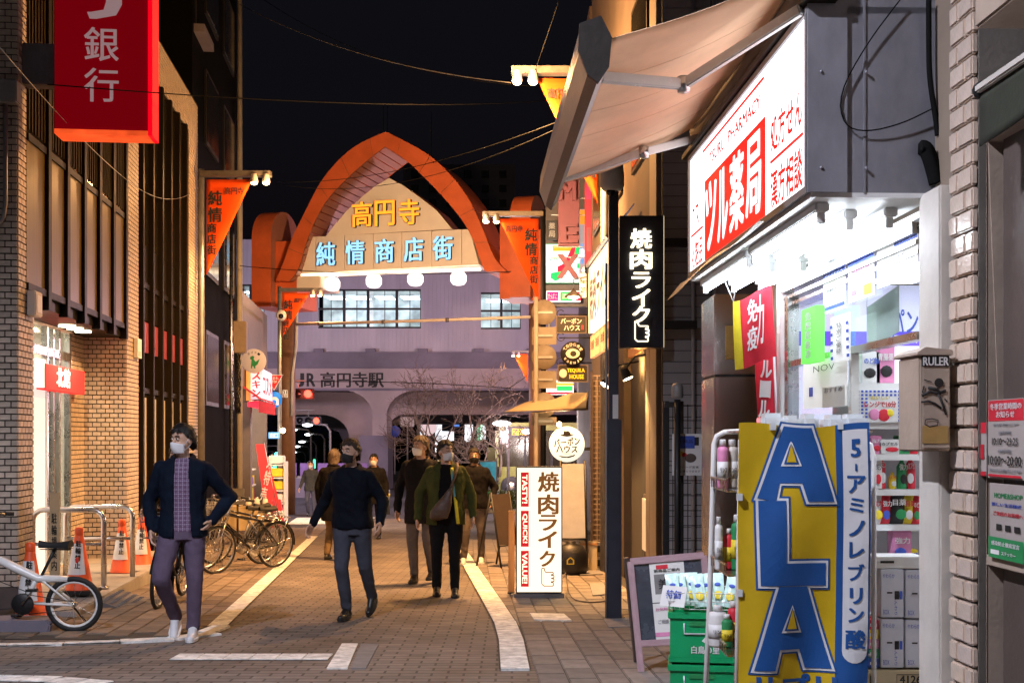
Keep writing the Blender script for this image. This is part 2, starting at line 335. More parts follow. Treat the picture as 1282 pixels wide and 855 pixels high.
# ---- white lines of single tiles
def line_tiles(name, path, wid, ln, mname='white_tile', dz=.022, skip=()):
    pts = [Vector((p.x, p.y, 0)) for p in path]; d = [0]
    for a, b in zip(pts, pts[1:]): d.append(d[-1] + (b - a).length)
    def at(s):
        for i in range(len(d) - 1):
            if s <= d[i + 1] or i == len(d) - 2:
                return pts[i].lerp(pts[i + 1], (s - d[i]) / (d[i + 1] - d[i])), (pts[i + 1] - pts[i]).normalized()
    n = max(1, round(d[-1] / ln)); ln = d[-1] / n; obs = []
    for k in range(n):
        c, u = at((k + .5) * ln); w = Vector((u.y, -u.x, 0)); h = (ln - .005) / 2
        q = [c - w * wid / 2 - u * h, c + w * wid / 2 - u * h, c + w * wid / 2 + u * h, c - w * wid / 2 + u * h]
        b = MB(); b.add([(p.x, p.y, gz(p.y) + dz) for p in q] + [(p.x, p.y, gz(p.y) - .02) for p in q], [(0, 1, 2, 3), (0, 4, 5, 1), (1, 5, 6, 2), (2, 6, 7, 3), (3, 7, 4, 0)])
        obs.append(b)
    base = MB(); L = [at(d[-1] * i / 24) for i in range(25)]
    strip_sheet(base, [c - Vector((u.y, -u.x, 0)) * (wid / 2 + .012) for c, u in L], [c + Vector((u.y, -u.x, 0)) * (wid / 2 + .012) for c, u in L], dz - .006)
    r = base.build(name, M_['joint'], kind='structure')
    for b in obs: b.build('tile', M_[mname], r, Matrix.Identity(4), bevel=.003)
    return r
line_tiles('edge_line_left', [G(150, 804.5), G(205, 802), G(248, 797), G(268, 789), G(300, 759), G(345, 717), G(393, 672)], .17, .42)
line_tiles('edge_line_left', [G(-60, 810), G(60, 808), G(150, 804.5)], .1, .42)
line_tiles('edge_line_right', [G(645, 840), G(640, 803), G(633, 782), G(618.7, 757.8), G(602, 731), G(592, 715), G(584, 701), G(577, 690)], .2, .3)
line_tiles('stop_line', [G(218, 823), G(414, 823)], .27, .197, dz=.012)
line_tiles('cross_line', [G(-40, 849), G(60, 851), G(130, 857)], .2, .22, dz=.012)
def gquad(name, px, mname, dz=.014, parent=None):
    b = MB(); q = [G(*p) for p in px]
    b.add([(p.x, p.y, gz(p.y) + dz) for p in q] + [(p.x, p.y, gz(p.y) - .01) for p in q], [(0, 1, 2, 3), (0, 4, 5, 1), (1, 5, 6, 2), (2, 6, 7, 3), (3, 7, 4, 0)])
    return b.build(name, M_[mname], kind='structure')
gquad('white_marker', [(409, 838), (435, 838), (448, 807), (428, 807)], 'white_tile'); gquad('grey_marker', [(439, 838), (458, 838), (474, 808), (452, 807)], 'grey_tile', .013)
gquad('white_marker', [(669, 778.5), (716, 779.5), (706, 771), (663, 770)], 'white_tile', .026)
gquad('ramp_plate', [(726, 722), (755, 721), (742, 704), (724, 706)], 'grey_tile', .03); gquad('ramp_plate', [(742, 748), (765, 746), (754, 731), (738, 733)], 'grey_tile', .03)
gquad('drain_cover', [(700, 722), (716, 721), (712, 714), (697, 715)], 'white_tile', .024)
gquad('drain_cover', [(762, 788), (800, 786), (790, 776), (756, 778)], 'grey_tile', .024)
gquad('pale_paving', [(360, 656), (440, 656), (470, 648), (372, 648)], 'white_tile', .012)
# kerb, step and plaza slabs on the left
b = MB(); b.prism([(-9, -.03), (-3.99, -.03), (-3.97, .08), (-4.0, .115), (-9, .115)], 10.3, 10.62); o = b.build('kerb', M_['station_dark'], None, T(0, 0, gz(10.4)), kind='structure', bevel=.012)
b = MB(); b.box((-6.7, 11.2, gz(10.8) - .03), (4.6, 1.2, .16)); b.build('kerb_paving', M_['asphalt'], kind='structure')
g0 = FL.g(13.5)
b = MB(); b.bx(-.62, .62, FL.t(95, .62), 17.5, g0 - .2, g0 + .13); b.build('entrance_step', M_['concrete'], None, FL.M, kind='structure', bevel=.01)
b = MB(); tA = FL.t(120, .62); b.add([(.63, tA, g0 + .13), (.63, tA + 1.0, g0 + .11), (1.02, tA + 1.0, g0 - .02), (1.02, tA, g0 - .01), (.63, tA, g0 - .1), (.63, tA + 1, g0 - .1), (1.02, tA + 1, g0 - .1), (1.02, tA, g0 - .1)], [(0, 3, 2, 1), (0, 4, 7, 3), (3, 7, 6, 2), (1, 2, 6, 5)])
for i in range(11):
    for j in range(5):
        x = .68 + j * .07; y = tA + .06 + i * .085; zz = g0 + .13 - (x - .63) * .36 + .004
        b.box((x, y, zz), (.05, .018, .012), 0, None)
b.build('kerb_ramp', M_['steel_grey'], None, FL.M, label='dark ribbed kerb ramp against the bank entrance step', cat='ramp')
# ================================================================ the bank on the left
BW, BH = .114, .062
def face_bricks(org, ux, width, z0, z1, ny):
    """running-bond tiles on a vertical face: list of (centre, size along ux, ux, ny)"""
    out = []; r = 0; z = z0 + BH / 2
    while z < z1 - BH * .4:
        x = -BW / 2 if r % 2 else 0
        while x < width - .004:
            a, c = max(x, 0), min(x + BW, width)
            if c - a > .02: out.append((org + ux * ((a + c) / 2) + Vector((0, 0, z - org.z)), c - a - .013))
            x += BW
        z += BH; r += 1
    return [(c, l, ux, ny) for c, l in out]
bank = thing('bank_building', 'cream brick bank building with bronze window bays and a lit glass entrance', 'building', FL.M @ T(0, FL.t(22), FL.g(11.6)))
BM = FL.M
t1, t1b, t2, t2b, t3, t3b = FL.t(22), FL.t(42), FL.t(158), FL.t(173), FL.t(236), FL.t(247)
ZL, ZT, ZP = 2.77, 6.84, 7.57
mb = MB()
mb.bx(-2.2, -.008, t1 + .008, t1b, -.9, ZP); mb.bx(-2.2, -.56, t1b, t2, -.9, ZL); mb.bx(-1.2, -.008, t2 + .008, t2b, -.9, ZP); mb.bx(-2.2, -.008, t3, t3b, -.9, ZP)
mb.bx(-2.2, -.012, t1b, t3, ZT, ZP)
mb.build('wall', M_['mortar_dark'], bank, BM)
b = MB(); b.bx(-2.2, .012, t1 - .012, t1b, -.6, -.08); b.build('plinth', M_['umber'], bank, BM, bevel=.008)
ex, ey = Vector((1, 0, 0)), Vector((0, 1, 0))
br = face_bricks(Vector((-1.2, t1, -.08)), ex, 1.2, -.08, ZP, -ey)
hid = [q for q in face_bricks(Vector((-2.2, t1, -.08)), ex, 1.66, -.08, ZP, -ey)]
br = [q for q in br if q[0].x > -.55] + face_bricks(Vector((0, t1, -.08)), ey, t1b - t1, -.08, 5.7, ex)
near = sorted(br, key=lambda q: abs(q[0].z - 1.6))
far = hid + face_bricks(Vector((-.56, t2, -.6)), ex, .56, -.6, ZL, -ey) + face_bricks(Vector((0, t2, -.6)), ey, t2b - t2, -.6, ZP, ex)
far += face_bricks(Vector((0, t3, -.6)), ey, t3b - t3, -.6, ZP, ex) + face_bricks(Vector((0, t2b, ZT)), ey, t3 - t2b, ZT, ZP, ex)
far += face_bricks(Vector((-.56, FL.t(85, -.56), -.6)), ey, t2 - FL.t(85, -.56), -.6, ZL, ex)
meshes = {}
def brick_local(l): 
    k = round(l, 3)
    if k not in meshes:
        q = MB(); q.box((0, 0.004, 0), (l, .022, BH - .013)); meshes[k] = q.build('brick', M_['brick_cream'], bevel=.0, mesh_only=True)
    return meshes[k]
rest = MB(); nb = 0
for c, l, ux, ny in near + far:
    Mx = BM @ T(*c) @ (R(0) if ny.y < 0 else R(math.pi / 2))
    if nb < 296 and l > .05: link('brick', brick_local(l), bank, Mx); nb += 1
    else: rest.box((0, 0.004, 0), (l, .022, BH - .013), 0, T(*c) @ (R(0) if ny.y < 0 else R(math.pi / 2)))
rest.build('brickwork', M_['brick_cream'], bank, BM, kind='stuff')
# upper window bays above the entrance
edges = [FL.t(p) for p in (57, 81, 103.5, 122, 139)]; pitch = (edges[-1] - edges[0]) / 4
b = MB(); b.bx(-.4, -.03, t1b, t2, ZL - .02, ZL + .1); b.bx(-.55, -.03, t1b, t2, ZL - .05, ZL - .02); b.build('soffit', M_['bronze'], bank, BM)
pm = MB(); pm.bx(-.03, .01, .05, pitch - .05, 0, 1.42); pm = pm.build('window_pane', M_['gold_pane'], mesh_only=True)
um = MB(); um.bx(-.03, .01, .05, pitch - .05, 0, 2.5); um = um.build('window_pane', M_['dark_pane'], mesh_only=True)
mm = MB(); mm.bx(-.05, .05, -.06, .06, ZL - .08, ZT); mm = mm.build('mullion', M_['bronze'], bevel=.006, mesh_only=True)
sm = MB(); sm.bx(-.03, .03, .05, pitch - .05, -.02, .05); sm = sm.build('window_rail', M_['bronze'], mesh_only=True)
for i in range(-1, 6):
    y = edges[0] + pitch * i
    if t1b - .1 < y < t2 - .05: link('mullion', mm, bank, BM @ T(0, y, 0))
    if y > t1b - .5 and y + pitch < t2 + .3:
        link('window_pane', pm, bank, BM @ T(0, y, ZL + .12)); link('window_rail', sm, bank, BM @ T(0, y, ZL + 1.56)); link('window_rail', sm, bank, BM @ T(0, y, ZL + .08)); link('window_pane', um, bank, BM @ T(0, y, ZL + 1.62))
        bl = MB()
        for k in range(6): bl.bx(.012, .022, .1 + k * (pitch - .2) / 5 - .012, .1 + k * (pitch - .2) / 5 + .012, 0, 2.4)
        bl.build('blind', M_['blind_dim'], bank, BM @ T(0, y, ZL + 1.65))
# tall dark bays past the second pier
e2 = [FL.t(p) for p in (176, 190, 202, 213, 222.5, 231)]; p2 = (e2[-1] - e2[0]) / 5
pm2 = MB(); pm2.bx(-.06, -.03, .05, p2 - .05, 0, 2.6); pm2 = pm2.build('window_pane', M_['dark_pane'], mesh_only=True)
pk = MB(); pk.bx(-.06, -.025, .05, p2 - .05, 0, .45); pk = pk.build('reflection_pane', mat('pink_reflection', (.30, .06, .10), .3, bump=0), mesh_only=True)  # pink reflection on the glass, painted as its own strip of panes
mm2 = MB(); mm2.bx(-.08, .05, -.05, .05, -.62, ZT); mm2 = mm2.build('mullion', M_['bronze'], bevel=.006, mesh_only=True)
lm = MB(); lm.bx(-.06, -.025, .08, p2 - .2, 0, 2.1); M_['pale_blind'] = mat('pale_blind', (.36, .34, .27), .5, bump=.05); lm = lm.build('blind', M_['pale_blind'], mesh_only=True)
rm = MB(); rm.bx(-.06, .0, .05, p2 - .05, -.04, .04); rm = rm.build('window_rail', M_['bronze'], mesh_only=True)
for i in range(-1, 7):
    y = e2[0] + p2 * i
    if t2b - .05 < y < t3 - .02: link('mullion', mm2, bank, BM @ T(0, y, 0))
    if y + p2 > t2b and y + p2 < t3 + .5:
        y = max(y, t2b - .04)
        for z in (-.6, 4.2): link('window_pane', pm2, bank, BM @ T(0, y, z))
        link('reflection_pane', pk, bank, BM @ T(0, y, 2.62)); link('blind', lm, bank, BM @ T(0, y, 1.95 - 2.1)); link('window_rail', rm, bank, BM @ T(0, y, 2.05)); link('window_rail', rm, bank, BM @ T(0, y, 3.6))
        q = MB(); q.bx(-.06, -.03, .05, p2 - .05, 3.1, 4.2); q.build('window_pane', M_['bronze'], bank, BM @ T(0, y, 0))
# entrance recess: back wall line x=-.56, lit lobby behind glass doors
tA, tB, tC, tD = t1b, FL.t(57, -.56), FL.t(72, -.56), FL.t(86, -.56)
me_('lobby_light', (1, .86, .70), 9); M_['lobby_wall'] = mat('lobby_wall', (.75, .70, .62), .6)
b = MB(); zf = FL.g(13) + .14
b.bx(-3.2, -3.1, tA - .1, tD + .1, zf, ZL); b.bx(-3.2, -.58, tA - .2, tA - .1, zf, ZL); b.bx(-3.2, -.58, tD, tD + .1, zf, ZL); b.bx(-3.2, -.58, tA, tD, zf - .08, zf); b.bx(-3.2, -.5, tA, tD, ZL - .06, ZL)
# cut: the solid core is only there beside the lobby
bank_core = [o for o in bank.children if o.name.startswith('wall')][0]
me = bank_core.data; mb = MB()
mb.bx(-2.2, -.008, t1 + .008, t1b, -.9, ZP); mb.bx(-1.2, -.565, tD + .12, t2 + .1, -.9, ZL); mb.bx(-1.2, -.008, t2 + .008, t2b, -.9, ZP); mb.bx(-2.2, -.008, t3, t3b, -.9, ZP); mb.bx(-2.2, -.012, t1b, t3, ZT, ZP); mb.bx(-2.4, -.09, t1b, t3, ZL + .02, ZT); mb.bx(-2.4, -.09, t2b, t3, -.9, ZL)
me.clear_geometry(); me.from_pydata(mb.v, [], mb.f); me.update()
b.build('lobby', M_['lobby_wall'], bank, BM)
b = MB(); b.bx(-2.6, -1.2, tA + .2, tD - .2, ZL - .09, ZL - .07); b.build('ceiling_light', M_['lobby_light'], bank, BM)
b = MB()
for y in (tA + .02, tB, (tB + tC) / 2, tC, tD - .03): b.bx(-.60, -.53, y - .035, y + .035, zf, ZL - .06)
b.bx(-.60, -.53, tA, tD, 2.35, 2.45); b.build('door_frame', M_['steel'], bank, BM)
for y0, y1 in ((tB + .04, (tB + tC) / 2 - .04), ((tB + tC) / 2 + .04, tC - .04), (tC + .04, tD - .07)):
    q = MB(); q.bx(-.575, -.565, y0, y1, zf, 2.35); q.build('glass_door', M_['clear_glass'], bank, BM)
for y0, y1 in ((tA + .05, tB - .04), (tB + .04, tC - .04), (tC + .04, tD - .07)):
    q = MB(); q.bx(-.575, -.565, y0, y1, 2.46, ZL - .07); q.build('window_pane', M_['clear_glass'], bank, BM)
q = MB(); q.bx(-.59, -.55, tA + .06, tB - .05, zf, 2.3); panel = q.build('wall_panel', emit('panel_white', (1, .93, .86), 0.75), bank, BM)
LBF = lambda off, t, z: BM @ T(off, t, z) @ R(math.pi / 2)
q = MB(); tm = (tA + tB) / 2 + .02
for zz, hh in ((1.55, .7),): q.text('□', .55, .72, LBF(-.546, tm, zz), .03)
q.text('ご案内', .4, .1, LBF(-.546, tm, .2)); q.text('お知らせ', .42, .08, LBF(-.546, tm, .55))
q.build('lettering', M_['pink_ink'], panel, Matrix.Identity(4))
# downlights
dl = MB(); dl.lathe([(.10, -.0), (.10, .02), (.085, .02)], 14); me_('downlight', (1, .8, .5), 12)
for k, px in enumerate((84, 94, 104)):
    t = FL.t(px, -.3); l0 = dl.build('downlight', M_['downlight'], bank, BM @ T(-.3, t, ZL - .07))
    lamp('downlight_lamp', 'SPOT', (0, 0, 0), (1, .72, .42), 60, None, .08, 150)
    lo = bpy.data.objects['downlight_lamp' if k == 0 else 'downlight_lamp.%03d' % k]; place(lo, BM @ T(-.3, t, ZL - .12), bank)
# red sign band over the doors
ts0, ts1 = FL.t(57.5, -.42), FL.t(106, -.42); z0, z1 = FL.z(487.5, ts0, -.42), FL.z(455, ts0, -.42)
sg = thing('door_sign', 'red lit sign band with white characters over the bank entrance doors', 'sign', BM @ T(-.46, ts0, z0))
b = MB(); b.bx(-.53, -.42, ts0, ts1, z0, z1); bo = b.build('sign_box', emit('sign_red', (.95, .05, .045), .75), sg, BM, bevel=.004)
b = MB(); b.text('北館', .62, .24, LBF(-.417, ts0 + .75, (z0 + z1) / 2 + .02), .05); b.build('lettering', emit('letter_white', (1, 1, 1), .95), sg, Matrix.Identity(4))
sg = thing('door_sign', 'small white sign with tiny characters left of the red band by the brick pier', 'sign', BM @ T(-.46, tA + .1, z0))
b = MB(); b.bx(-.53, -.43, tA + .05, ts0 - .02, z0 + .02, z1 + .04); b.build('sign_box', emit('sign_white', (1, .96, .9), .9), sg, BM)
b = MB(); b.text('営業', .42, .12, LBF(-.427, tA + .5, (z0 + z1) / 2 + .1)); b.text('時間', .42, .12, LBF(-.427, tA + .5, (z0 + z1) / 2 - .1)); b.build('lettering', M_['grey_ink'], sg, Matrix.Identity(4))
# big red projecting sign
sg = thing('bank_sign', 'large red projecting sign with pale characters on the bank corner pier', 'sign', BM @ T(.1, t1 + .1, 4.4))
y0, y1 = t1 + .06, t1 + .36
b = MB(); b.bx(.33, 1.22, y0, y1, 4.375, 6.9); b.build('sign_face', emit('sign_deep_red', (.62, .0, .012), .22, (.25, .0, .005)), sg, BM)
b = MB(); b.bx(1.22, 1.262, y0 - .01, y1 + .01, 4.33, 6.9); b.build('side_panel', emit('sign_red_side', (1, .0, .012), .95), sg, BM)
b = MB(); b.bx(.33, 1.22, y0 - .01, y1 + .01, 4.33, 4.375); b.build('bottom_panel', emit('sign_red_bottom', (1, .10, .02), .9, var=.3, scale=6), sg, BM)
b = MB(); X0 = .775
for ch, py in (('J', -6), ('銀', 56), ('行', 107)):
    zc = FL.z(py, y0, .8); b.text(ch, .33, .33 if ch != 'J' else .6, BM @ T(X0 + (.0 if ch != 'J' else .03), y0 - .004, zc + (0 if ch != 'J' else .06)), .012)
b.build('lettering', emit('letter_pale', (.55, .35, .36), .45), sg, Matrix.Identity(4))
b = MB(); b.bx(.0, .33, y0 + .05, y1 - .05, FL.z(103, y0, .1), FL.z(52, y0, .1)); b.build('bracket', M_['steel_grey'], sg, BM, bevel=.01)
# junction box with conduit, small plate
X = lambda px: (px - 641) / F * 11.6
eb = thing('junction_box', 'grey junction box with a bent conduit on the front of the brick pier', 'electrical box', BM @ T(-.1, t1 - .1, 4.3))
xl, xr = -.42, -.0
b = MB(); b.bx(xl, FL.loc(P(27, 120, 11.6)).x - .0, t1 - .16, t1 - .012, FL.z(133, t1), FL.z(105, t1)); b.build('box', M_['pole_grey'], eb, BM, bevel=.012)
xc = FL.loc(P(10, 200, 11.6)).x
b = MB(); b.tube([(xc, t1 - .06, FL.z(133, t1)), (xc, t1 - .06, FL.z(255, t1)), (xc - .015, t1 - .06, FL.z(272, t1)), (xc - .06, t1 - .06, FL.z(284, t1)), (xc - .3, t1 - .06, FL.z(290, t1))], .022, 8); b.build('conduit', M_['pole_grey'], eb, BM)
wb = thing('wall_box', 'small white box on the lit side of the brick pier below the windows', 'wall box', BM @ T(.03, FL.t(38), FL.z(397, FL.t(38))))
b = MB(); b.bx(.016, .1, FL.t(31.5), FL.t(40.5), FL.z(397, FL.t(38)), FL.z(366, FL.t(38))); b.build('box', M_['offwhite'], wb, BM, bevel=.01)
b = MB(); b.bx(.1, .106, FL.t(33), FL.t(39), FL.z(392, FL.t(38)), FL.z(371, FL.t(38))); b.build('cover', M_['white'], wb, BM)
wb = thing('wall_box', 'slim pale plate on the side of the second brick pier', 'wall box', BM @ T(.03, FL.t(166), FL.z(448, FL.t(166))))
b = MB(); b.bx(.016, .07, FL.t(166), FL.t(171), FL.z(448, FL.t(168)), FL.z(424, FL.t(168))); b.build('box', M_['white'], wb, BM)
b = MB(); b.bx(.07, .075, FL.t(167), FL.t(170), FL.z(446, FL.t(168)), FL.z(440, FL.t(168))); b.build('cover', M_['offwhite'], wb, BM)

# ================================================================ dark buildings past the bank, and the lit shop before the arch
def facade(name, label, fr, t0, t1, off, depth, z1, m, sgn=-1):
    th = thing(name, label, 'building', fr.M @ T(off, (t0 + t1) / 2, fr.g((t0 + t1) / 2)))
    b = MB(); b.bx(off, off + sgn * depth, t0, t1, -1.6, z1); b.build('wall', m, th, fr.M); return th
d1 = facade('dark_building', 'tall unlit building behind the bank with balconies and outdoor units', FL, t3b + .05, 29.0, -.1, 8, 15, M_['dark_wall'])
for z in (2.0, 4.6, 7.2, 9.8):
    for y in (24, 26.6):
        b = MB(); b.bx(-.1, -.06, y, y + 1.7, z, z + 1.5); w = b.build('window_frame', M_['black'], d1, FL.M)
        b = MB(); b.bx(-.06, -.05, y + .08, y + 1.62, z + .08, z + 1.42); b.build('pane', M_['dark_pane'], w, FL.M)
ba = thing('balcony', 'dark upstairs balcony with railing above the bank roof', 'balcony', FL.M @ T(-1.2, 22.8, 9.2))
yb = 22.7
b = MB(); b.bx(-2.6, .1, yb - .0, yb + 1.2, 9.0, 9.15); b.build('floor_slab', M_['station_dark'], ba, FL.M)
for k in range(12):
    q = MB(); q.bx(-2.5 + k * .22, -2.47 + k * .22, yb, yb + .03, 9.15, 10.2); q.build('baluster', M_['black'], ba, FL.M)
b = MB(); b.bx(-2.6, .1, yb - .01, yb + .04, 10.2, 10.26); b.build('handrail', M_['black'], ba, FL.M)
au = thing('outdoor_unit', 'grey outdoor air conditioner on the dark balcony', 'air conditioner', FL.M @ T(-.6, yb + .5, 9.15))
b = MB(); b.bx(-1.1, -.25, yb + .2, yb + .55, 9.15, 9.75); b.build('casing', M_['offwhite'], au, FL.M, bevel=.02)
b = MB(); b.lathe([(.22, 0), (.22, .03), (.2, .03), (.03, .02)], 20, 0, T(-.75, yb + .2, 9.45) @ R(math.pi / 2, 'X')); b.build('fan_grille', M_['black'], au, FL.M)
# shop row between the dark building and the arch
ZS = 2.6
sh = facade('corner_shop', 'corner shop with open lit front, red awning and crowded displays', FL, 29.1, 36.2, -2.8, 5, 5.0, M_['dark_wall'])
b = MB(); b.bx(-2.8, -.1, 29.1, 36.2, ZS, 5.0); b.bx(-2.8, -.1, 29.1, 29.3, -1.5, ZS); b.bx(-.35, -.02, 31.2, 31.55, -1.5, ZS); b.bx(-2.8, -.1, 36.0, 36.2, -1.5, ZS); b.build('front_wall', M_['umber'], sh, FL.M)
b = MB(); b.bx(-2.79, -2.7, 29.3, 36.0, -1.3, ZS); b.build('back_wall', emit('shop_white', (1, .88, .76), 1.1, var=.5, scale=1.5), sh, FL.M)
b = MB(); b.bx(-2.4, -.4, 29.6, 35.8, ZS - .08, ZS - .03); b.build('ceiling_light', emit('shop_ceiling', (1, .85, .7), 6), sh, FL.M)
cols = ['red_ink', 'yellow_ink', 'white', 'green_ink', 'blue_ink', 'pink_ink']
g3 = FL.g(33)
for k in range(3):
    rk = thing('display_shelf', ['shelf of bright goods at the near end of the corner shop', 'shelf of bright goods in the middle of the corner shop', 'shelf of bright goods at the far end of the corner shop'][k], 'shelf', FL.M @ T(-.5, 30.3 + k * 2.1, g3))
    y0 = 29.8 + k * 2.1
    b = MB()
    for z in (.05, .5, .95, 1.4): b.bx(-1.0, -.35, y0, y0 + 1.5, g3 + z, g3 + z + .04)
    b.bx(-1.03, -1.0, y0, y0 + 1.5, g3, g3 + 1.75); b.build('rack', M_['white'], rk, FL.M)
    for z in (.09, .54, .99):
        for q in range(6):
            p = MB(); w = .22; p.bx(-.8, -.4, y0 + .03 + q * .245, y0 + .03 + q * .245 + w, g3 + z, g3 + z + random.uniform(.2, .36)); p.build('package', M_[random.choice(cols)], rk, FL.M)
# awning, lit sign, round sign
aw = thing('shop_awning', 'plain red fabric awning over the corner shop front', 'awning', FL.M @ T(0, 32, 2.2))
ta, tb = 29.4, 33.6
za, zb = 1.38 + .05 * 31.5 - .0, 0
z_t, z_b = FL.z(501, 30.5, .5), FL.z(517, 30.5, .5)
b = MB(); b.add([(-.1, ta, z_t + .35), (-.1, tb, z_t + .35), (.38, tb, z_t), (.38, ta, z_t), (.38, tb, z_b), (.38, ta, z_b)], [(0, 1, 2, 3), (3, 2, 4, 5)]); b.build('canopy', M_['red_cloth'], aw, FL.M)
b = MB(); b.tube([(-.1, ta, z_t - .1), (.37, ta, z_t - .02), (.37, tb, z_t - .02), (-.1, tb, z_t - .1)], .02, 6); b.build('frame', M_['steel'], aw, FL.M)
def sign_box_L(label, off, t, w, z0, z1, th, face, txt, ink, name='shop_sign', vert=True, bold=.03, cat='sign', group=None):
    s = thing(name, label, cat, FL.M @ T(off, t, z0), group)
    b = MB(); b.bx(off, off + w, t, t + th, z0, z1); b.build('sign_box', face, s, FL.M, bevel=.01)
    if txt:
        b = MB(); b.text(txt, w * .7, (z1 - z0) * .88, FL.M @ T(off + w / 2, t - .006, (z0 + z1) / 2), bold, vert=vert); b.build('lettering', ink, s, Matrix.Identity(4))
    return s
Y = 31.0
s = thing('shop_sign', 'bright pink and white box sign above the red awning', 'sign', FL.M @ T(.2, 31, FL.z(505, 31, .3)))
zA, zB = FL.z(502, 31, .4), FL.z(461, 31, .4)
b = MB(); b.bx(-.05, .3, 30.9, 33.6, zA, zB); b.build('sign_box', emit('pink_sign', (1, .55, .62), 1.3, var=.5, scale=2.0), s, FL.M, bevel=.02)
b = MB(); b.bx(-.07, -.05, 30.7, 33.6, zA, zB); b.bx(-.07, .02, 30.7, 30.9, zA, zB); b.build('side_panel', emit('amber_side', (1, .5, .12), .45), s, FL.M)
b = MB(); b.bx(-.06, .32, 30.85, 33.62, zA - .15, zA); b.build('bottom_panel', emit('red_side', (1, .05, .1), .8), s, FL.M)
b = MB(); b.text('スキン', .22, (zB - zA) * .8, FL.M @ T(.16, 30.893, (zA + zB) / 2), .04, vert=True); b.text('コスメ', 2.2, .5, FL.M @ T(.307, 32.25, (zA + zB) / 2) @ R(math.pi / 2), .04); b.build('lettering', M_['red_ink'], s, Matrix.Identity(4))
# round sign with a small green dinosaur
pc = P(318, 452, 29.5)
rs = thing('round_sign', 'round beige sign with a small green dinosaur on a side bracket', 'sign', T(*pc))
b = MB(); b.lathe([(.29, -.04), (.30, -.03), (.30, .03), (.29, .04)], 28, 0, R(math.pi / 2, 'X')); b.build('disc', emit('beige_disc', (.62, .47, .36), .3, (.5, .4, .32)), rs, WM[rs.name])
dino = [(-.08, .10), (-.02, .13), (.02, .10), (.0, .05), (.05, -.02), (.12, .03), (.15, .05), (.10, -.08), (.04, -.13), (.05, -.18), (.01, -.18), (0, -.13), (-.04, -.13), (-.03, -.18), (-.07, -.18), (-.06, -.08), (-.05, .03), (-.09, .05)]
b = MB(); b.prism(dino, -.046, -.041); b.build('dinosaur_picture', M_['green_ink'], rs, WM[rs.name])
b = MB()
for k, ch in enumerate('ダイナー'):
    a = rad(125 - k * 24); b.text(ch, .06, .06, WM[rs.name] @ T(.21 * math.cos(a), -.042, .21 * math.sin(a)) @ R(-(a - math.pi / 2), 'Y') , .02)
b.build('lettering', M_['ink'], rs, Matrix.Identity(4))
b = MB(); b.bx(-.5, -.29, -.02, .02, -.15, .13); b.build('bracket', M_['beige_wall'], rs, WM[rs.name])
# little board, orange banner, grey box, red slanted banner by the corner shop
s = sign_box_L('narrow orange vertical sign with dark marks at the corner shop', -.28, 29.0, .3, FL.z(600, 29, 0), FL.z(553, 29, 0), .06, emit('orange_board', (1, .42, .14), .5), '美味堂', M_['ink'])
rb = thing('slanted_banner', 'red slanted banner with pale marks in front of the corner shop', 'banner', FL.M @ T(.5, 31.5, g3))
c0 = P(326, 556, 31); c1 = P(345, 640, 31)
b = MB(); b.add([tuple(c0 + Vector((-.12, 0, 0))), tuple(c0 + Vector((.1, 0, 0))), tuple(c1 + Vector((.15, 0, 0))), tuple(c1 + Vector((-.3, 0, .2)))], [(0, 1, 2, 3)]); b.add([tuple(c0 + Vector((-.12, .02, 0))), tuple(c0 + Vector((.1, .02, 0))), tuple(c1 + Vector((.15, .02, 0))), tuple(c1 + Vector((-.3, .02, .2)))], [(3, 2, 1, 0)])
b.build('cloth', emit('red_banner', (.9, .06, .06), .35), rb, Matrix.Identity(4))
b = MB(); b.tube([c0 + Vector((.1, .01, .05)), c1 + Vector((.17, .01, -.6))], .015, 6); b.build('pole', M_['steel'], rb, Matrix.Identity(4))
b = MB(); b.text('大特売', .16, 1.3, T(*((c0 + c1) / 2 + Vector((-.02, -.012, 0)))) @ R(rad(12), 'Y'), .03, vert=True); b.build('lettering', M_['white'], rb, Matrix.Identity(4))
cr = thing('shopping_basket_rack', 'white wire rack of yellow and pink goods at the far side of the corner shop', 'rack', T(*P(347, 640, 33)))
q0 = P(347, 560, 33)
b = MB()
for z in (0, .35, .7, 1.05, 1.4): b.box((0, 0, z), (.5, .5, .03), 0, T(q0.x, 33, gz(33) + .2))
for sx in (-.24, .24): b.box((sx, 0, .7), (.03, .5, 1.6), 0, T(q0.x, 33, gz(33) + .2))
b.build('rack', M_['white'], cr, Matrix.Identity(4))
for z, c in ((.03, 'pink_ink'), (.38, 'white'), (.73, 'yellow_ink'), (1.08, 'yellow_ink'), (1.43, 'white')):
    p = MB(); p.box((0, 0, .12), (.4, .4, .22), 0, T(q0.x, 33, gz(33) + .2 + z)); p.build('package', M_[c], cr, Matrix.Identity(4), bevel=.02)
# ================================================================ the orange gate arch
AA = rad(15); AC = Vector(((484 - 641) / F * 38, 38, 0)); AM = T(AC.x, AC.y, 0) @ R(-AA)
wv, nv = Vector((math.cos(AA), -math.sin(AA), 0)), Vector((math.sin(AA), math.cos(AA), 0))
def A(px, py, d=0.0):                                   # (u, z) on the gate's front plane, set back by d
    o = AC + nv * d; r = Vector(((px - 641) / F, 1, 0)); k = o.dot(nv) / r.dot(nv)
    p = r * k; return ((p - AC).dot(wv), ZC + (HY - py) / F * p.y)
arch = thing('gate_arch', 'tall orange pointed gate arch spanning the street on brown posts', 'arch', AM @ T(0, 1, gz(38)))
DT = 2.2
outL = [A(345, 352), A(356, 326), A(364, 300), A(385, 259), A(403, 223), A(439, 184)]; ap = A(483, 165)
outR = [A(635, 340), A(619, 326), A(609, 298), A(596, 267), A(583, 241), A(547, 200), A(514, 180)]
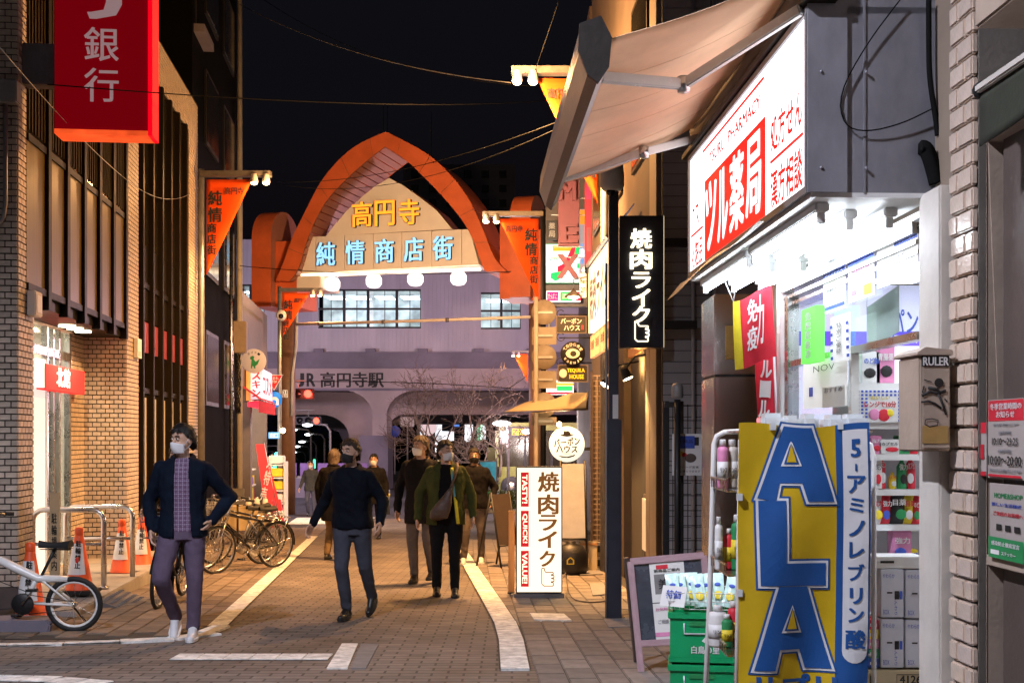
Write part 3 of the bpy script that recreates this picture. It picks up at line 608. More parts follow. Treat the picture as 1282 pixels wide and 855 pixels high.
inL = [A(362, 352), A(374, 339), A(384, 300), A(400, 264), A(416, 241), A(454, 205)]; ia = A(482, 184)
inR = [A(607, 340), A(601, 326), A(593, 300), A(578, 274), A(557, 249), A(532, 223), A(508, 200)]
def smooth_poly(p, n=3):
    for _ in range(n):
        q = [p[0]]
        for a, b in zip(p, p[1:]): q += [(a[0] * .75 + b[0] * .25, a[1] * .75 + b[1] * .25), (a[0] * .25 + b[0] * .75, a[1] * .25 + b[1] * .75)]
        p = q + [p[-1]]
    return p
oL, oR, iL, iR = smooth_poly(outL + [ap], 2), smooth_poly(outR + [ap], 2), smooth_poly(inL + [ia], 2), smooth_poly(inR + [ia], 2)
def resample(p, n):
    d = [0]
    for a, b in zip(p, p[1:]): d.append(d[-1] + math.dist(a, b))
    out = []
    for i in range(n + 1):
        s = d[-1] * i / n; k = 0
        while k < len(d) - 2 and d[k + 1] < s: k += 1
        f = (s - d[k]) / max(d[k + 1] - d[k], 1e-9); out.append((p[k][0] + (p[k + 1][0] - p[k][0]) * f, p[k][1] + (p[k + 1][1] - p[k][1]) * f))
    return out
NS = 22
for O, I in ((resample(oL, NS), resample(iL, NS)), (resample(oR, NS), resample(iR, NS))):
    lp = lambda a, c, f: (a[0] + (c[0] - a[0]) * f, a[1] + (c[1] - a[1]) * f)
    for i0 in range(0, NS, 4):                           # sheet-metal panels with open seams
        b = MB(); i1 = min(i0 + 4, NS)
        for i in range(i0, i1):
            f0, f1 = (.03 if i == i0 and i0 else 0), (.97 if i == i1 - 1 and i1 < NS else 1)
            q = [lp(O[i], O[i + 1], f0), lp(I[i], I[i + 1], f0), lp(I[i], I[i + 1], f1), lp(O[i], O[i + 1], f1)]
            b.add([(u, 0, z) for u, z in q] + [(u, DT, z) for u, z in q], [(0, 1, 2, 3), (7, 6, 5, 4), (0, 3, 7, 4), (0, 4, 5, 1), (3, 2, 6, 7)], 0)
        b.build('arch_panel', M_['arch_orange'], arch, AM)
    b = MB()
    for i in range(NS): q = [O[i], I[i], I[i + 1], O[i + 1]]; b.add([(u, .02, z) for u, z in q], [(0, 1, 2, 3)])
    b.build('arch_core', M_['gable_side'] if 'gable_side' in M_ else M_['brown_post'], arch, AM)
    pm = M_['soffit']
    for i in range(NS):                                  # soffit boards, one by one
        a, c = I[i], I[i + 1]; f = .06
        q = MB(); a2 = (a[0] + (c[0] - a[0]) * f, a[1] + (c[1] - a[1]) * f); c2 = (c[0] + (a[0] - c[0]) * f, c[1] + (a[1] - c[1]) * f)
        q.add([(a2[0], .05, a2[1]), (c2[0], .05, c2[1]), (c2[0], DT - .05, c2[1]), (a2[0], DT - .05, a2[1])], [(0, 1, 2, 3)])
        q.build('soffit_panel', pm, arch, AM)
# gothic-capped leg blocks and posts
def block(u0, u1, zb, zt, za, name='leg_block'):
    b = MB(); prof = [(0, zb), (0, zt)]
    for i in range(1, 9): prof.append((DT / 2 * (1 - math.cos(i / 8 * math.pi / 2) ** 1.0) * 1.0, zt + (za - zt) * math.sin(i / 8 * math.pi / 2)))
    prof += [(DT - p[0], p[1]) for p in prof[-2::-1]]
    vs = [(u0, d, z) for d, z in prof] + [(u1, d, z) for d, z in prof]; n = len(prof)
    b.add(vs, [(i, i + 1, n + i + 1, n + i) for i in range(n - 1)] + [(0, n, 2 * n - 1, n - 1)], 0)
    b.add(vs, [tuple(range(n)), tuple(range(2 * n - 1, n - 1, -1))], 1)
    return b.build(name, [M_['arch_orange'], M_['soffit']], arch, AM)
zA = lambda py, px=330: A(px, py)[1]
block(A(315, 300)[0], A(339, 300)[0], zA(384), zA(298), zA(259))
block(A(638, 300)[0], A(664, 300)[0], zA(372, 650), zA(275, 650), zA(238, 650))
for a_, c_, p_, lo_, hi_ in ((338, 366, 330, 384, 301), (622, 640, 640, 372, 276), (662, 684, 670, 374, 285)): b = MB(); b.bx(A(a_, 340)[0], A(c_, 340)[0], .35, DT - .3, zA(lo_, p_), zA(hi_, p_)); b.build('leg_wall', M_['arch_orange'], arch, AM)
b = MB(); b.bx(A(366, 350)[0], A(396, 350)[0], .3, DT - .3, zA(360, 380), zA(344, 380)); b.build('corbel', M_['arch_tan'], arch, AM, bevel=.03)
for px in (341, 662):
    u = A(px, 420)[0]; b = MB(); b.cyl((u, 1.1, gz(38) - .1), (u, 1.1, zA(376, px)), .27, .27, 20); b.build('post', M_['brown_post'], arch, AM)
    b = MB(); b.tube([(u + .45, .9, zA(384, px)), (u + .42, .9, zA(430, px)), (u + .3, .85, zA(470, px)), (u + .28, .85, zA(520, px))], .045, 8); b.build('drain_pipe', M_['offwhite'], arch, AM)
# tan sign panel: gable over a row of square panels
gp = [A(408, 296, .35), A(417, 284, .35), A(434, 264, .35), A(454, 246, .35), A(470, 233, .35), A(487, 223, .35), A(504, 232, .35), A(524, 246, .35), A(547, 264, .35), A(566, 287, .35)]
gp = [gp[0]] + gp[1:-1] + [gp[-1]]
sgn = thing('gate_sign', 'tan gable sign with glowing orange and blue characters inside the arch', 'sign', AM @ T(0, .5, zA(340, 480)))
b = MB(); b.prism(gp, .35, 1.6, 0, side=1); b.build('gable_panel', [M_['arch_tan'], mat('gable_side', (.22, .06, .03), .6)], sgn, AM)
xs = [377, 395.5, 431.5, 467.5, 503, 540.5, 578, 600]
def zl(px, y0, y1): return A(px, y0 + (y1 - y0) * (px - 385) / 200, .3)
for k in range(7):
    a, c = xs[k] + .35, xs[k + 1] - .35
    tl = zl(a, 297, 287); tr = zl(c, 297, 287); bl = zl(a, 342, 332); brr = zl(c, 342, 332)
    if k == 0: tl = zl(387, 297, 287)
    if k == 6: tr = zl(588, 297, 287)
    q = MB(); q.prism([bl, brr, tr, tl], .3, 1.5); q.build('sign_panel', M_['arch_tan'], sgn, AM)
b = MB(); e0, e1 = zl(376, 342, 332), zl(600, 342, 332); me_('strip_light', (1, .86, .62), 2.4)
b.bx(e0[0], e1[0], .34, .5, e0[1] - .1, e0[1] - .015); b.build('strip_light', M_['strip_light'], sgn, AM)
og, bl_, halo = emit('neon_orange', (1, .33, .025), 1.3), emit('neon_blue', (.27, .64, 1.0), 1.1), mat('letter_side', (.03, .05, .08), .5, bump=0)
def channel(ch, px, py, wpx, hpx, face, d):
    u, z = A(px, py, d); s = 38 / F; M = AM @ T(u, d, z)
    b = MB(); b.text(ch, wpx * s, hpx * s, M, .03, .11, 0); b.build('channel_letter', halo, sgn, Matrix.Identity(4))
    b = MB(); b.text(ch, wpx * s, hpx * s, M @ T(0, -.15, 0), .03); b.build('letter_face', face, sgn, Matrix.Identity(4))
for ch, px in zip('高円寺', (455, 483.5, 514)): channel(ch, px, 268 - (px - 483) * .05, 27, 32, og, .33)
for ch, px in zip('純情商店街', (410, 446.5, 483, 519.5, 556)): channel(ch, px, 315 - (px - 483) * .05, 26, 30, bl_, .28)
# white lanterns under the sign
me_('lantern', (1, .97, .92), 1.5, var=.25, scale=6)
for k, (px, py) in enumerate(((416, 355), (468, 351), (520, 348.5), (574, 347.5))):
    u, z = A(px, py, .8); M = AM @ T(u, .8, z)
    th = thing('lantern', ['leftmost white lit lantern under the tan gate sign', 'second white lit lantern from the left under the gate sign', 'third white lit lantern from the left under the gate sign', 'rightmost white lit lantern under the tan gate sign'][k], 'lantern', M, 'white lanterns under the gate sign')
    b = MB(); b.lathe([(.10, -.25), (.19, -.22), (.255, -.12), (.26, .05), (.2, .16), (.1, .2)], 18); b.build('shade', M_['lantern'], th)
    b = MB(); b.cyl((0, 0, .22), (0, 0, .42), .03, .03, 8); b.build('stem', M_['black'], th); b = MB(); b.lathe([(.21, .2), (.21, .24)], 16); b.build('cap', M_['steel'], th)

# ================================================================ the station behind, at Y = 60
YS = 60.0
def SX(px, Y=YS): return (px - 641) / F * Y
def SZ(py, Y=YS): return ZC + (HY - py) / F * Y
st = thing('station_building', 'pale purple railway station building on a concrete viaduct', 'building', T(-6, YS, gz(60)))
I4 = Matrix.Identity(4)
wins = [(398.5, 527, 362, 411), (602, 652, 366, 412), (296, 331, 356, 408)]
xs_ = sorted({280, 780} | {w[0] for w in wins} | {w[1] for w in wins})
b = MB()
def wall_cols(b, x0, x1, zt, zb, Y, hs):
    for a, c in zip(xs_, xs_[1:]):
        w = [q for q in hs if q[0] <= a and q[1] >= c]
        if w: b.bx(SX(a), SX(c), Y, Y + .3, SZ(w[0][2]), SZ(zt)); b.bx(SX(a), SX(c), Y, Y + .3, SZ(zb), SZ(w[0][3]))
        else: b.bx(SX(a), SX(c), Y, Y + .3, SZ(zb), SZ(zt))
wall_cols(b, 280, 780, 300, 462, YS, wins); b.build('wall', M_['station'], st, I4)
b = MB()                                                 # cladding ribs
k = 0; x = SX(280)
while x < SX(700):
    px = 641 + x / YS * F; w = [q for q in wins if q[0] - 1 <= px <= q[1] + 1]
    if w: b.bx(x, x + .07, YS - .03, YS, SZ(w[0][2] - 1), SZ(300)); b.bx(x, x + .07, YS - .03, YS, SZ(440), SZ(w[0][3] + 2))
    else: b.bx(x, x + .07, YS - .03, YS, SZ(440), SZ(300))
    x += .2; k += 1
b.build('cladding_rib', M_['station'], st, I4, kind='stuff')
b = MB(); b.bx(SX(280), SX(780), YS - .25, YS, SZ(462), SZ(441)); b.build('ledge_band', M_['station_dark'], st, I4)
for px in (400, 464.5, 529.5, 600, 665):
    b = MB(); b.bx(SX(px - 6), SX(px + 6), YS - .35, YS, SZ(441), SZ(437)); b.build('ledge_bracket', M_['station_dark'], st, I4)
me_('station_room', (.86, .95, 1), .5, var=.9, scale=1.6); me_('station_tube', (.9, .96, 1), 4)
for (a, c, t, bt), cols_ in zip(wins, ([(398.5, 430), (433, 460), (467, 496), (499, 527)], [(602, 627), (629, 652)], [(296, 313), (315, 331)])):
    fr = MB()
    for q0_, q1_ in cols_:
        fr.bx(SX(q1_ - 1), SX(q1_ + 2.2), YS + .02, YS + .2, SZ(bt), SZ(t))
    for p in (t, (t + bt) / 2 - 1, bt - 2): fr.bx(SX(a), SX(c), YS + .0, YS + .19, SZ(p + 2.2), SZ(p))
    w = fr.build('window_frame', M_['black'], st, I4)
    for q0_, q1_ in cols_:
        for z0_, z1_ in ((t + 2, (t + bt) / 2 - 1), ((t + bt) / 2 + 1, bt - 2)):
            p = MB(); p.bx(SX(q0_), SX(q1_ - 1), YS + .1, YS + .12, SZ(z1_), SZ(z0_)); p.build('pane', M_['clear_glass'], w, I4)
            p = MB(); m_ = (q0_ + q1_) / 2; p.bx(SX(m_ - .4), SX(m_ + .4), YS + .08, YS + .13, SZ(z1_), SZ(z0_)); p.build('mullion', M_['black'], w, I4)
    rm_ = MB(); rm_.bx(SX(a) - .3, SX(c) + .3, YS + 3.5, YS + 3.6, SZ(bt + 3), SZ(t - 3)); rm_.build('room_wall', M_['station_room'], st, I4)
    for r in range(3):
        tl_ = MB(); y = YS + .9 + r * .9; zc = SZ(t) - .25 + .04 * r
        n = max(1, int((c - a) / 30))
        for q in range(n): x0 = SX(a) + (SX(c) - SX(a)) * (q + .12) / n; tl_.bx(x0, x0 + (SX(c) - SX(a)) / n * .7, y, y + .1, zc - .05, zc)
        tl_.build('ceiling_light', M_['station_tube'], st, I4)
    bx_ = MB(); bx_.bx(SX(a) - .3, SX(c) + .3, YS + .3, YS + 3.6, SZ(t - 3), SZ(t - 3) + .1); bx_.bx(SX(a) - .3, SX(c) + .3, YS + .3, YS + 3.6, SZ(bt + 3) - .1, SZ(bt + 3)); bx_.build('room_slab', M_['white'], st, I4)
# viaduct: fascia with lettering, arched openings on a flaring pillar
def arc(cx, cz, rx, rz, a0, a1, n=8): return [(cx + rx * math.cos(rad(a0 + (a1 - a0) * i / n)), cz + rz * math.sin(rad(a0 + (a1 - a0) * i / n))) for i in range(n + 1)]
zg = gz(60); pill = 467, 485
b = MB()
top, oz = SZ(462), SZ(489)
poly = [(SX(250), top), (SX(790), top), (SX(790), oz)] + [(SX(523), oz)] + arc(SX(523), oz - 1.25, 1.5, 1.25, 90, 180)[0:] + [(SX(485), zg)] + [(SX(467), zg)] + arc(SX(454) - .95, oz - 1.25, 1.5, 1.25, 0, 90) + [(SX(250), oz)]
b.prism(poly[::-1], YS - .5, YS + 2.0); b.build('viaduct_wall', M_['station_pale'], st, I4)
b = MB(); b.bx(SX(452), SX(487), YS - .55, YS + 2.05, zg - .05, SZ(545)); b.build('pillar_base', M_['station_dark'], st, I4)
b = MB(); b.bx(SX(250), SX(790), YS - .56, YS - .5, oz - .02, oz + .1); b.build('drip_edge', M_['station_dark'], st, I4)
b = MB(); b.text('高円寺駅', SX(482) - SX(403), SZ(467) - SZ(486), T(SX(442.5), YS - .51, SZ(476)), .035); b.text('J', SX(383) - SX(374), SZ(468) - SZ(485), T(SX(378.5), YS - .51, SZ(476.3)), .05); b.text('R', SX(397) - SX(386), SZ(468) - SZ(484.5), T(SX(391.5), YS - .51, SZ(476)), .05); b.prism([(-.3, 0), (-.14, .22), (-.14, .1), (.3, .1), (.3, -.1), (-.14, -.1), (-.14, -.22)], -.01, 0, 0, T(SX(362), YS - .51, SZ(475.5))); b.build('lettering', M_['ink'], st, I4)
Y2 = 68.0; top2 = SZ(484, Y2); oz2 = SZ(519, Y2)
b = MB(); poly = [(SX(230, Y2), top2), (SX(860, Y2), top2), (SX(860, Y2), oz2), (SX(500, Y2), oz2)] + [(SX(470, Y2), oz2 - 1.0), (SX(470, Y2), zg), (SX(437, Y2), zg)] + arc(SX(437, Y2) - 1.6, oz2 - 1.3, 1.6, 1.3, 0, 90) + [(SX(230, Y2), oz2)]
b.prism(poly[::-1], Y2, Y2 + 2.0); b.build('viaduct_wall', M_['station_pale'], st, I4)
b = MB(); b.bx(SX(230, Y2), SX(860, Y2), YS + 2, Y2 + 6, SZ(478, Y2), SZ(474, Y2)); b.build('viaduct_deck', M_['station_dark'], st, I4)
for px in (412, 452, 520, 600):  # lamps added out of sight to brighten the inner arches
    th = thing('underpass_fill', 'small added lamp hidden under the viaduct, %s' % {412: 'left of the pillar', 452: 'beside the pillar', 520: 'right of the pillar', 600: 'behind the bare tree'}[px], 'lamp', T(SX(px, 63), 63, 4.3))
    b = MB(); b.lathe([(.12, 0), (.2, -.12), (.02, -.14)], 12); b.build('diffuser', M_['bulb_cool'], th); b = MB(); b.cyl((0, 0, 0), (0, 0, .25), .06, .06, 8); b.build('mount', M_['black'], th)
    lamp('underpass_fill_lamp', 'POINT', (SX(px, 64), 64, SZ(492, 64) - .35), (1, .66, .66), 70, None, .15)
    lo = [o for o in bpy.data.objects if o.name.startswith('underpass_fill_lamp')][-1]; place(lo, T(SX(px, 63), 63, 3.95), th)
Y3 = 78.0; b = MB(); oz3 = SZ(531, Y3); b.prism(([(SX(398, Y3), SZ(500, Y3)), (SX(800, Y3), SZ(500, Y3)), (SX(800, Y3), oz3), (SX(470, Y3), oz3), (SX(458, Y3), oz3 - 1.2), (SX(458, Y3), zg), (SX(434, Y3), zg), (SX(434, Y3), oz3 - 1.6), (SX(424, Y3), oz3 - .5), (SX(398, Y3), oz3)])[::-1], Y3, Y3 + 2); b.build('viaduct_wall', M_['station_pale'], st, I4)
# far block of flats against the sky
fb = thing('apartment_block', 'dim grey block of flats rising behind the right of the arch', 'building', T(SX(590, 120), 120, -1.3))
b = MB(); b.bx(SX(505, 120), SX(645, 120), 120, 130, -1.3, SZ(206, 120)); b.build('wall', mat('far_block', (.16, .15, .17), .9, scale=.3), fb, I4)
for r in range(3):
    for c in range(6):
        px = 515 + c * 22; py = 214 + r * 18; w = MB(); w.bx(SX(px, 120), SX(px + 9, 120), 119.9, 120, SZ(py + 9, 120), SZ(py, 120)); fr = w.build('window', M_['black'], fb, I4)
        w = MB(); w.bx(SX(px + 1, 120), SX(px + 8, 120), 119.86, 119.9, SZ(py + 8, 120), SZ(py + 1, 120)); w.build('pane', M_['dark_pane'], fr, I4)
for px, pt in ((480, 133), (485, 131), (540, 140)):
    an = thing('antenna_mast', 'thin far antenna mast %s' % {480: 'left of a close pair above the arch top', 485: 'right of a close pair above the arch top', 540: 'standing alone right of the arch top'}[px], 'mast', T(SX(px, 130), 130, SZ(215, 130)))
    b = MB(); b.cyl((0, 0, -12), (0, 0, SZ(pt, 130) - SZ(215, 130)), .12, .06, 6); b.build('mast', M_['pole_grey'], an)
# ================================================================ the plaza: signals, lamps, tree, bus, lit shops
def P3(px, py, Y): return T(*P(px, py, Y))
me_('signal_red', (1, .05, .03), 7); me_('signal_green', (.1, 1, .72), 5); me_('far_white', (.95, .97, 1), 6); me_('far_green', (.1, 1, .45), 2.5)
def signal(label, px, py, Y, col, lens_ix):
    s = thing('traffic_signal', label, 'traffic light', P3(px, py, Y))
    k = Y / F
    b = MB(); b.bx(-1.25 * .5, 1.25 * .5, -.06, .12, -.2, .2); b.build('housing', M_['black'], s, bevel=.03)
    for i in range(3):
        x = -.4 + .4 * i; on = i == lens_ix
        b = MB(); b.lathe([(.15, 0), (.15, .02)], 16, 0, T(x, -.065, 0) @ R(math.pi / 2, 'X')); b.build('lens', M_[col] if on else M_['black_gloss'], s)
        b = MB(); b.tube([(x + .16 * math.cos(a), -.12, .16 * math.sin(a)) for a in [rad(10 + 20 * j) for j in range(9)]], .02, 4); b.build('visor', M_['black'], s)
    b = MB(); b.cyl((0, .05, .2), (0, .05, .5), .03, .03, 6); b.cyl((-.9, .05, .5), (.3, .05, .5), .04, .04, 6); b.build('arm', M_['pole_grey'], s)
    return s
signal('horizontal traffic signal showing red below the station lettering', 373, 493, 46, 'signal_red', 2)
lamp('signal_glow', 'POINT', (0, 0, 0), (1, .08, .05), 60, None, .15); place(bpy.data.objects['signal_glow'], P3(383, 493, 45.6))
s = signal('horizontal traffic signal showing red above the distant street', 386, 526.5, 58, 'signal_red', 2)
signal('small far traffic signal showing green by the corner shop', 347, 569, 70, 'signal_green', 1)
def street_lamp(label, px, py, Y, h=None, pw=0, col=(1, .9, .85), side=1, size=.28):
    p = P(px, py, Y); s = thing('street_lamp', label, 'street lamp', T(p.x, p.y, gz(Y)), 'street lamps around the station plaza')
    top = p.z - gz(Y)
    b = MB(); b.tube([(side * 1.1, 0, 0), (side * 1.1, 0, top - .3), (side * .9, 0, top), (side * .2, 0, top + .08)], .06, 8); b.build('pole', M_['pole_grey'], s)
    b = MB(); b.sph((0, 0, 0), (size * 1.3, size * .7, size * .4), 12); b.build('lamp_head', M_['far_white'], s, WM[s.name] @ T(0, 0, top))
    if pw:
        lamp('plaza_lamp', 'POINT', (0, 0, 0), col, pw, None, .25)
        lo = [o for o in bpy.data.objects if o.name.startswith('plaza_lamp')][-1]; place(lo, T(p.x, p.y, p.z - .5), s)
    return s
for i, (px, py, Y) in enumerate(((385, 532, 58), (367, 538, 74), (386, 544, 82), (378, 553, 92), (372, 559, 104), (368, 566, 116), (360, 572, 130), (366, 583, 150))):
    street_lamp(['nearest of the small lamps in a row down the distant street, under the red signal', 'second lamp of the row down the distant street', 'third lamp of the row down the distant street', 'fourth lamp of the row down the distant street', 'fifth lamp of the row down the distant street', 'sixth lamp of the row down the distant street', 'seventh lamp of the row down the distant street', 'last and lowest lamp of the row down the distant street'][i], px, py, Y, size=.2)
street_lamp('round white plaza lamp at the left edge of the bus', 628, 530, 50, size=.3, pw=500, col=(1, .80, .86), side=.25)
street_lamp('bright white plaza lamp right of the bus under the tan awning', 664, 540, 44, size=.25, pw=600, col=(1, .85, .86), side=.2)
# lamps of the station forecourt facing the facade (behind the corner shop and the right-hand row)
street_lamp('tall forecourt lamp behind the corner shop roof', 240, 440, 47, pw=3000, col=(.92, .76, 1))
street_lamp('tall forecourt lamp behind the right-hand bars', 760, 420, 46, pw=3300, col=(1, .62, .74), side=-1)
for k, (px, y0, y1) in enumerate(((344, 581, 605), (341, 584, 600), (394, 575, 606), (381, 586, 600))):
    s = thing('neon_strip', ['tall green light strip left of the far pedestrian', 'short green light strip by the far corner', 'tall green light strip right of the far pedestrian', 'short green light strip over the far pedestrian'][k], 'neon light', P3(px, y1, 100))
    b = MB(); b.bx(-.12, .12, 0, .15, 0, SZ(y0, 100) - SZ(y1, 100)); b.build('tube', M_['far_green'], s); b = MB(); b.bx(-.2, .2, .16, .3, -.2, SZ(y0, 100) - SZ(y1, 100) + .2); b.build('backing', M_['black'], s)
# distant dark trees (one mass) and lit shops behind the viaduct
b = MB(); rnd = random.Random(3)
for k in range(900):
    x = SX(rnd.uniform(345, 470), 140); z = rnd.uniform(-1, SZ(525, 140)); y = 140 + rnd.uniform(-4, 4); r = rnd.uniform(.2, .6)
    a = [Vector((rnd.gauss(0, 1), rnd.gauss(0, 1), rnd.gauss(0, 1))).normalized() * r for _ in range(3)]; b.add([Vector((x, y, z)) + q for q in a], [(0, 1, 2)])
b.build('far_foliage', M_['leaf'], kind='stuff')
fs = thing('far_shop', 'row of lit shops across the plaza behind the bare tree', 'building', T(SX(560, 92), 92, -1.3))
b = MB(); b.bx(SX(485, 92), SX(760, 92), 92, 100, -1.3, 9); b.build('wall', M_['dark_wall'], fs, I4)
pal = {'w': (.95, .95, 1), 'p': (1, .6, .75), 'b': (.15, .35, 1), 'y': (1, .8, .4), 'g': (.4, 1, .6), 'r': (1, .15, .2)}
for k, (x0, x1, y0, y1, c, e) in enumerate(((526, 533, 530, 568, 'w', 1.2), (545, 553, 528, 566, 'w', 1.2), (553, 568, 540, 552, 'w', 2), (569, 575, 523, 534, 'b', .9), (560, 572, 520, 531, 'b', .8), (582, 592, 530, 553, 'w', 1.6), (597, 604, 529, 552, 'g', .5), (548, 556, 560, 600, 'y', .6), (601, 608, 528, 550, 'w', 1.4), (592, 600, 560, 570, 'p', .5), (487, 500, 590, 610, 'p', .3), (610, 640, 560, 580, 'y', .12))):
    q = MB(); q.bx(SX(x0, 91.8), SX(x1, 91.8), 91.6, 91.95, SZ(y1, 91.8), SZ(y0, 91.8)); q.build('lit_window', emit('far_lit', pal[c], e, var=.5, scale=1.2), fs, I4)
s = thing('balloon_sign', 'oval lit white sign high beyond the grey-haired walker', 'sign', P3(537, 534, 80)); b = MB(); b.sph((0, 0, 0), (.5, .2, .62), 14); b.build('panel', emit('balloon', (1, .72, .75), .8), s); b = MB(); b.cyl((0, 0, -.6), (0, 0, -3.4), .06, .06, 6); b.build('pole', M_['pole_grey'], s)
for k, (px, py, w, c, nm) in enumerate(((510, 528, .6, 'white', 'small white board sign on a post behind the grey-haired walker'), (494, 540, .4, 'blue_ink', 'small blue round road sign beyond the plaza'))):
    s = thing('road_sign', nm, 'sign', P3(px, py, 62)); b = MB()
    if k: b.lathe([(.3, 0), (.3, .03)], 16, 0, R(math.pi / 2, 'X'))
    else: b.bx(-.35, .35, -.02, .02, -.25, .25)
    b.build('plate', M_[c], s); b = MB(); b.cyl((0, .04, -2.2), (0, .04, 0), .04, .04, 6); b.build('post', M_['pole_grey'], s)
# bus
bu = thing('bus', 'olive green bus with an orange destination display across the plaza', 'bus', T(SX(672, 52), 52, gz(52)))
x0, x1 = SX(620, 52), SX(760, 52); zb, ztp = gz(52) + .35, SZ(529, 52)
b = MB(); b.bx(x0, x1, 52, 54.4, zb, zb + 1.0); b.bx(x0, x1, 52, 54.4, ztp - .35, ztp); b.bx(x0, x0 + .15, 52, 54.4, zb, ztp); b.bx(x1 - .1, x1, 52, 54.4, zb, ztp); b.bx(x0, x1, 54.3, 54.4, zb, ztp); b.build('body', M_['olive_paint'], bu, I4)
for k in range(4):
    a = x0 + .2 + k * 1.15; q = MB(); q.bx(a, a + 1.05, 52.02, 52.06, zb + 1.02, ztp - .38); q.build('window', M_['dark_pane'], bu, I4)
    q = MB(); q.bx(a + 1.05, a + 1.15, 52, 52.1, zb + 1.0, ztp - .35); q.build('pillar', M_['black'], bu, I4)
b = MB(); b.bx(SX(636, 52), SX(666, 52), 51.93, 52.0, SZ(547, 52), SZ(534, 52)); b.build('display_box', M_['black'], bu, I4)
b = MB(); b.text('回送', .62, .3, T(SX(650, 52), 51.92, SZ(540.5, 52)), .03); b.build('lettering', emit('amber', (1, .42, .05), 2.2), bu, I4)
for px in (640, 700):
    b = MB(); b.lathe([(.45, -.12), (.47, -.1), (.47, .1), (.45, .12)], 18, 0, T(SX(px, 52), 52.05, gz(52) + .47) @ R(math.pi / 2, 'X')); w = b.build('tyre', M_['rubber'], bu, I4); b = MB(); b.lathe([(.25, .0), (.25, .14), (.1, .16)], 14, 0, T(SX(px, 52), 52.05, gz(52) + .47) @ R(math.pi / 2, 'X')); b.build('rim', M_['steel'], w, I4)
# bare tree
def bare_tree(label, px, py0, Y, h, seed):
    rn = random.Random(seed); p = Vector(((px - 641) / F * Y, Y, gz(Y))); tr = thing('bare_tree', label, 'tree', T(*p))
    tk = MB(); cr = MB()
    def grow(q, d, ln, r, lv):
        pts = [q]; rr = [r]; n = 4
        for i in range(n):
            d = (d + Vector((rn.gauss(0, .16), rn.gauss(0, .16), .05 + rn.gauss(0, .08)))).normalized(); q = q + d * ln / n; pts.append(q); rr.append(r * (1 - .5 * (i + 1) / n))
        (tk if lv < 2 else cr).tube(pts, rr, 6 if lv < 3 else 4)
        if lv < 6:
            for i in range(2 if lv in (0, 5) else 3):
                k = rn.randint(2, n) if lv else n - i % 2
                a = rn.uniform(0, 6.28); e = d.orthogonal().normalized(); e = e * math.cos(a) + d.cross(e) * math.sin(a)
                grow(pts[k], (d * .75 + e * rn.uniform(.5, .95) + Vector((0, 0, .1))).normalized(), ln * rn.uniform(.6, .8), max(rr[k] * .76, .012), lv + 1)
    grow(Vector((0, 0, 0)), Vector((0, 0, 1)), h * .38, .15, 0); grow(Vector((0, 0, h * .3)), Vector((.5, 0, .8)), h * .3, .07, 1); grow(Vector((0, 0, h * .26)), Vector((-.6, .1, .7)), h * .3, .07, 1)
    tk.build('trunk', M_['bark'], tr); cr.build('crown', M_['bark'], tr)
bare_tree('leafless street tree with spreading twigs in front of the viaduct', 578, 0, 48, 6.1, 5); bare_tree('smaller leafless tree with fine twigs left of the bus', 625, 0, 46, 3.7, 11)
# hedge, bollards, barrier, shrub bikes
hd = thing('hedge', 'low clipped green hedge at the plaza edge', 'hedge', T(SX(620, 42), 42, gz(42)))
b = MB(); rn = random.Random(9)
for k in range(2600):
    p = Vector((rn.uniform(SX(603, 42), SX(660, 42)), rn.uniform(41.6, 42.6), gz(42) + rn.uniform(.02, .75))); r = .07
    a = [Vector((rn.gauss(0, 1), rn.gauss(0, 1), rn.gauss(0, 1))).normalized() * r for _ in range(3)]; b.add([p + q for q in a], [(0, 1, 2)])
b.build('foliage', M_['leaf'], hd, I4); b = MB()
for k in range(8): x = SX(604 + k * 7, 42); b.cyl((x, 42.1, gz(42)), (x + .1, 42.1, gz(42) + .5), .02, .01, 5)
b.build('stems', M_['bark'], hd, I4)
b = MB(); b.bx(SX(596, 41.4), SX(780, 41.4), 41.2, 41.45, gz(41) - .02, gz(41) + .13); b.build('plaza_kerb', M_['concrete'], kind='structure', bevel=.02)
for k, px in enumerate((474, 486, 500, 512)):
    s = thing('bollard', ['first bollard at the plaza edge left of the grey-haired walker', 'second bollard at the plaza edge left of the grey-haired walker', 'third bollard near the grey-haired walker', 'bollard just left of the grey-haired walker'][k], 'bollard', T(SX(px, 40), 40, gz(40)), 'bollards at the plaza edge')
    b = MB(); b.lathe([(.06, 0), (.06, .78), (.045, .82), (.0, .83)], 12); b.build('post', M_['steel_grey'], s); b = MB(); b.lathe([(.063, .6), (.063, .7)], 12); b.build('band', M_['yellow_ink'], s)
bar = thing('road_barrier', 'low dark barrier with purple panels across the far road', 'barrier', T(SX(375, 52), 52, gz(52)))
b = MB(); b.bx(SX(352, 52), SX(466, 52), 52, 52.1, gz(52), gz(52) + .85); b.build('base_wall', M_['station_dark'], bar, I4)
for k in range(5):
    q = MB(); a = SX(354 + k * 22, 52); q.bx(a, a + .6, 51.95, 52.08, gz(52) + .95, gz(52) + 1.5); q.build('panel', mat('purple_panel', (.2, .12, .32), .5) if k == 0 else bpy.data.materials['purple_panel'], bar, I4)
b = MB(); b.bx(SX(352, 52), SX(466, 52), 52.03, 52.07, gz(52) + .85, gz(52) + .95); b.build('rail', M_['pole_grey'], bar, I4)
vb = thing('poster_case', 'teal lit poster case on the plaza beside the black-coated walker', 'display case', T(SX(611, 45), 45, gz(45)))
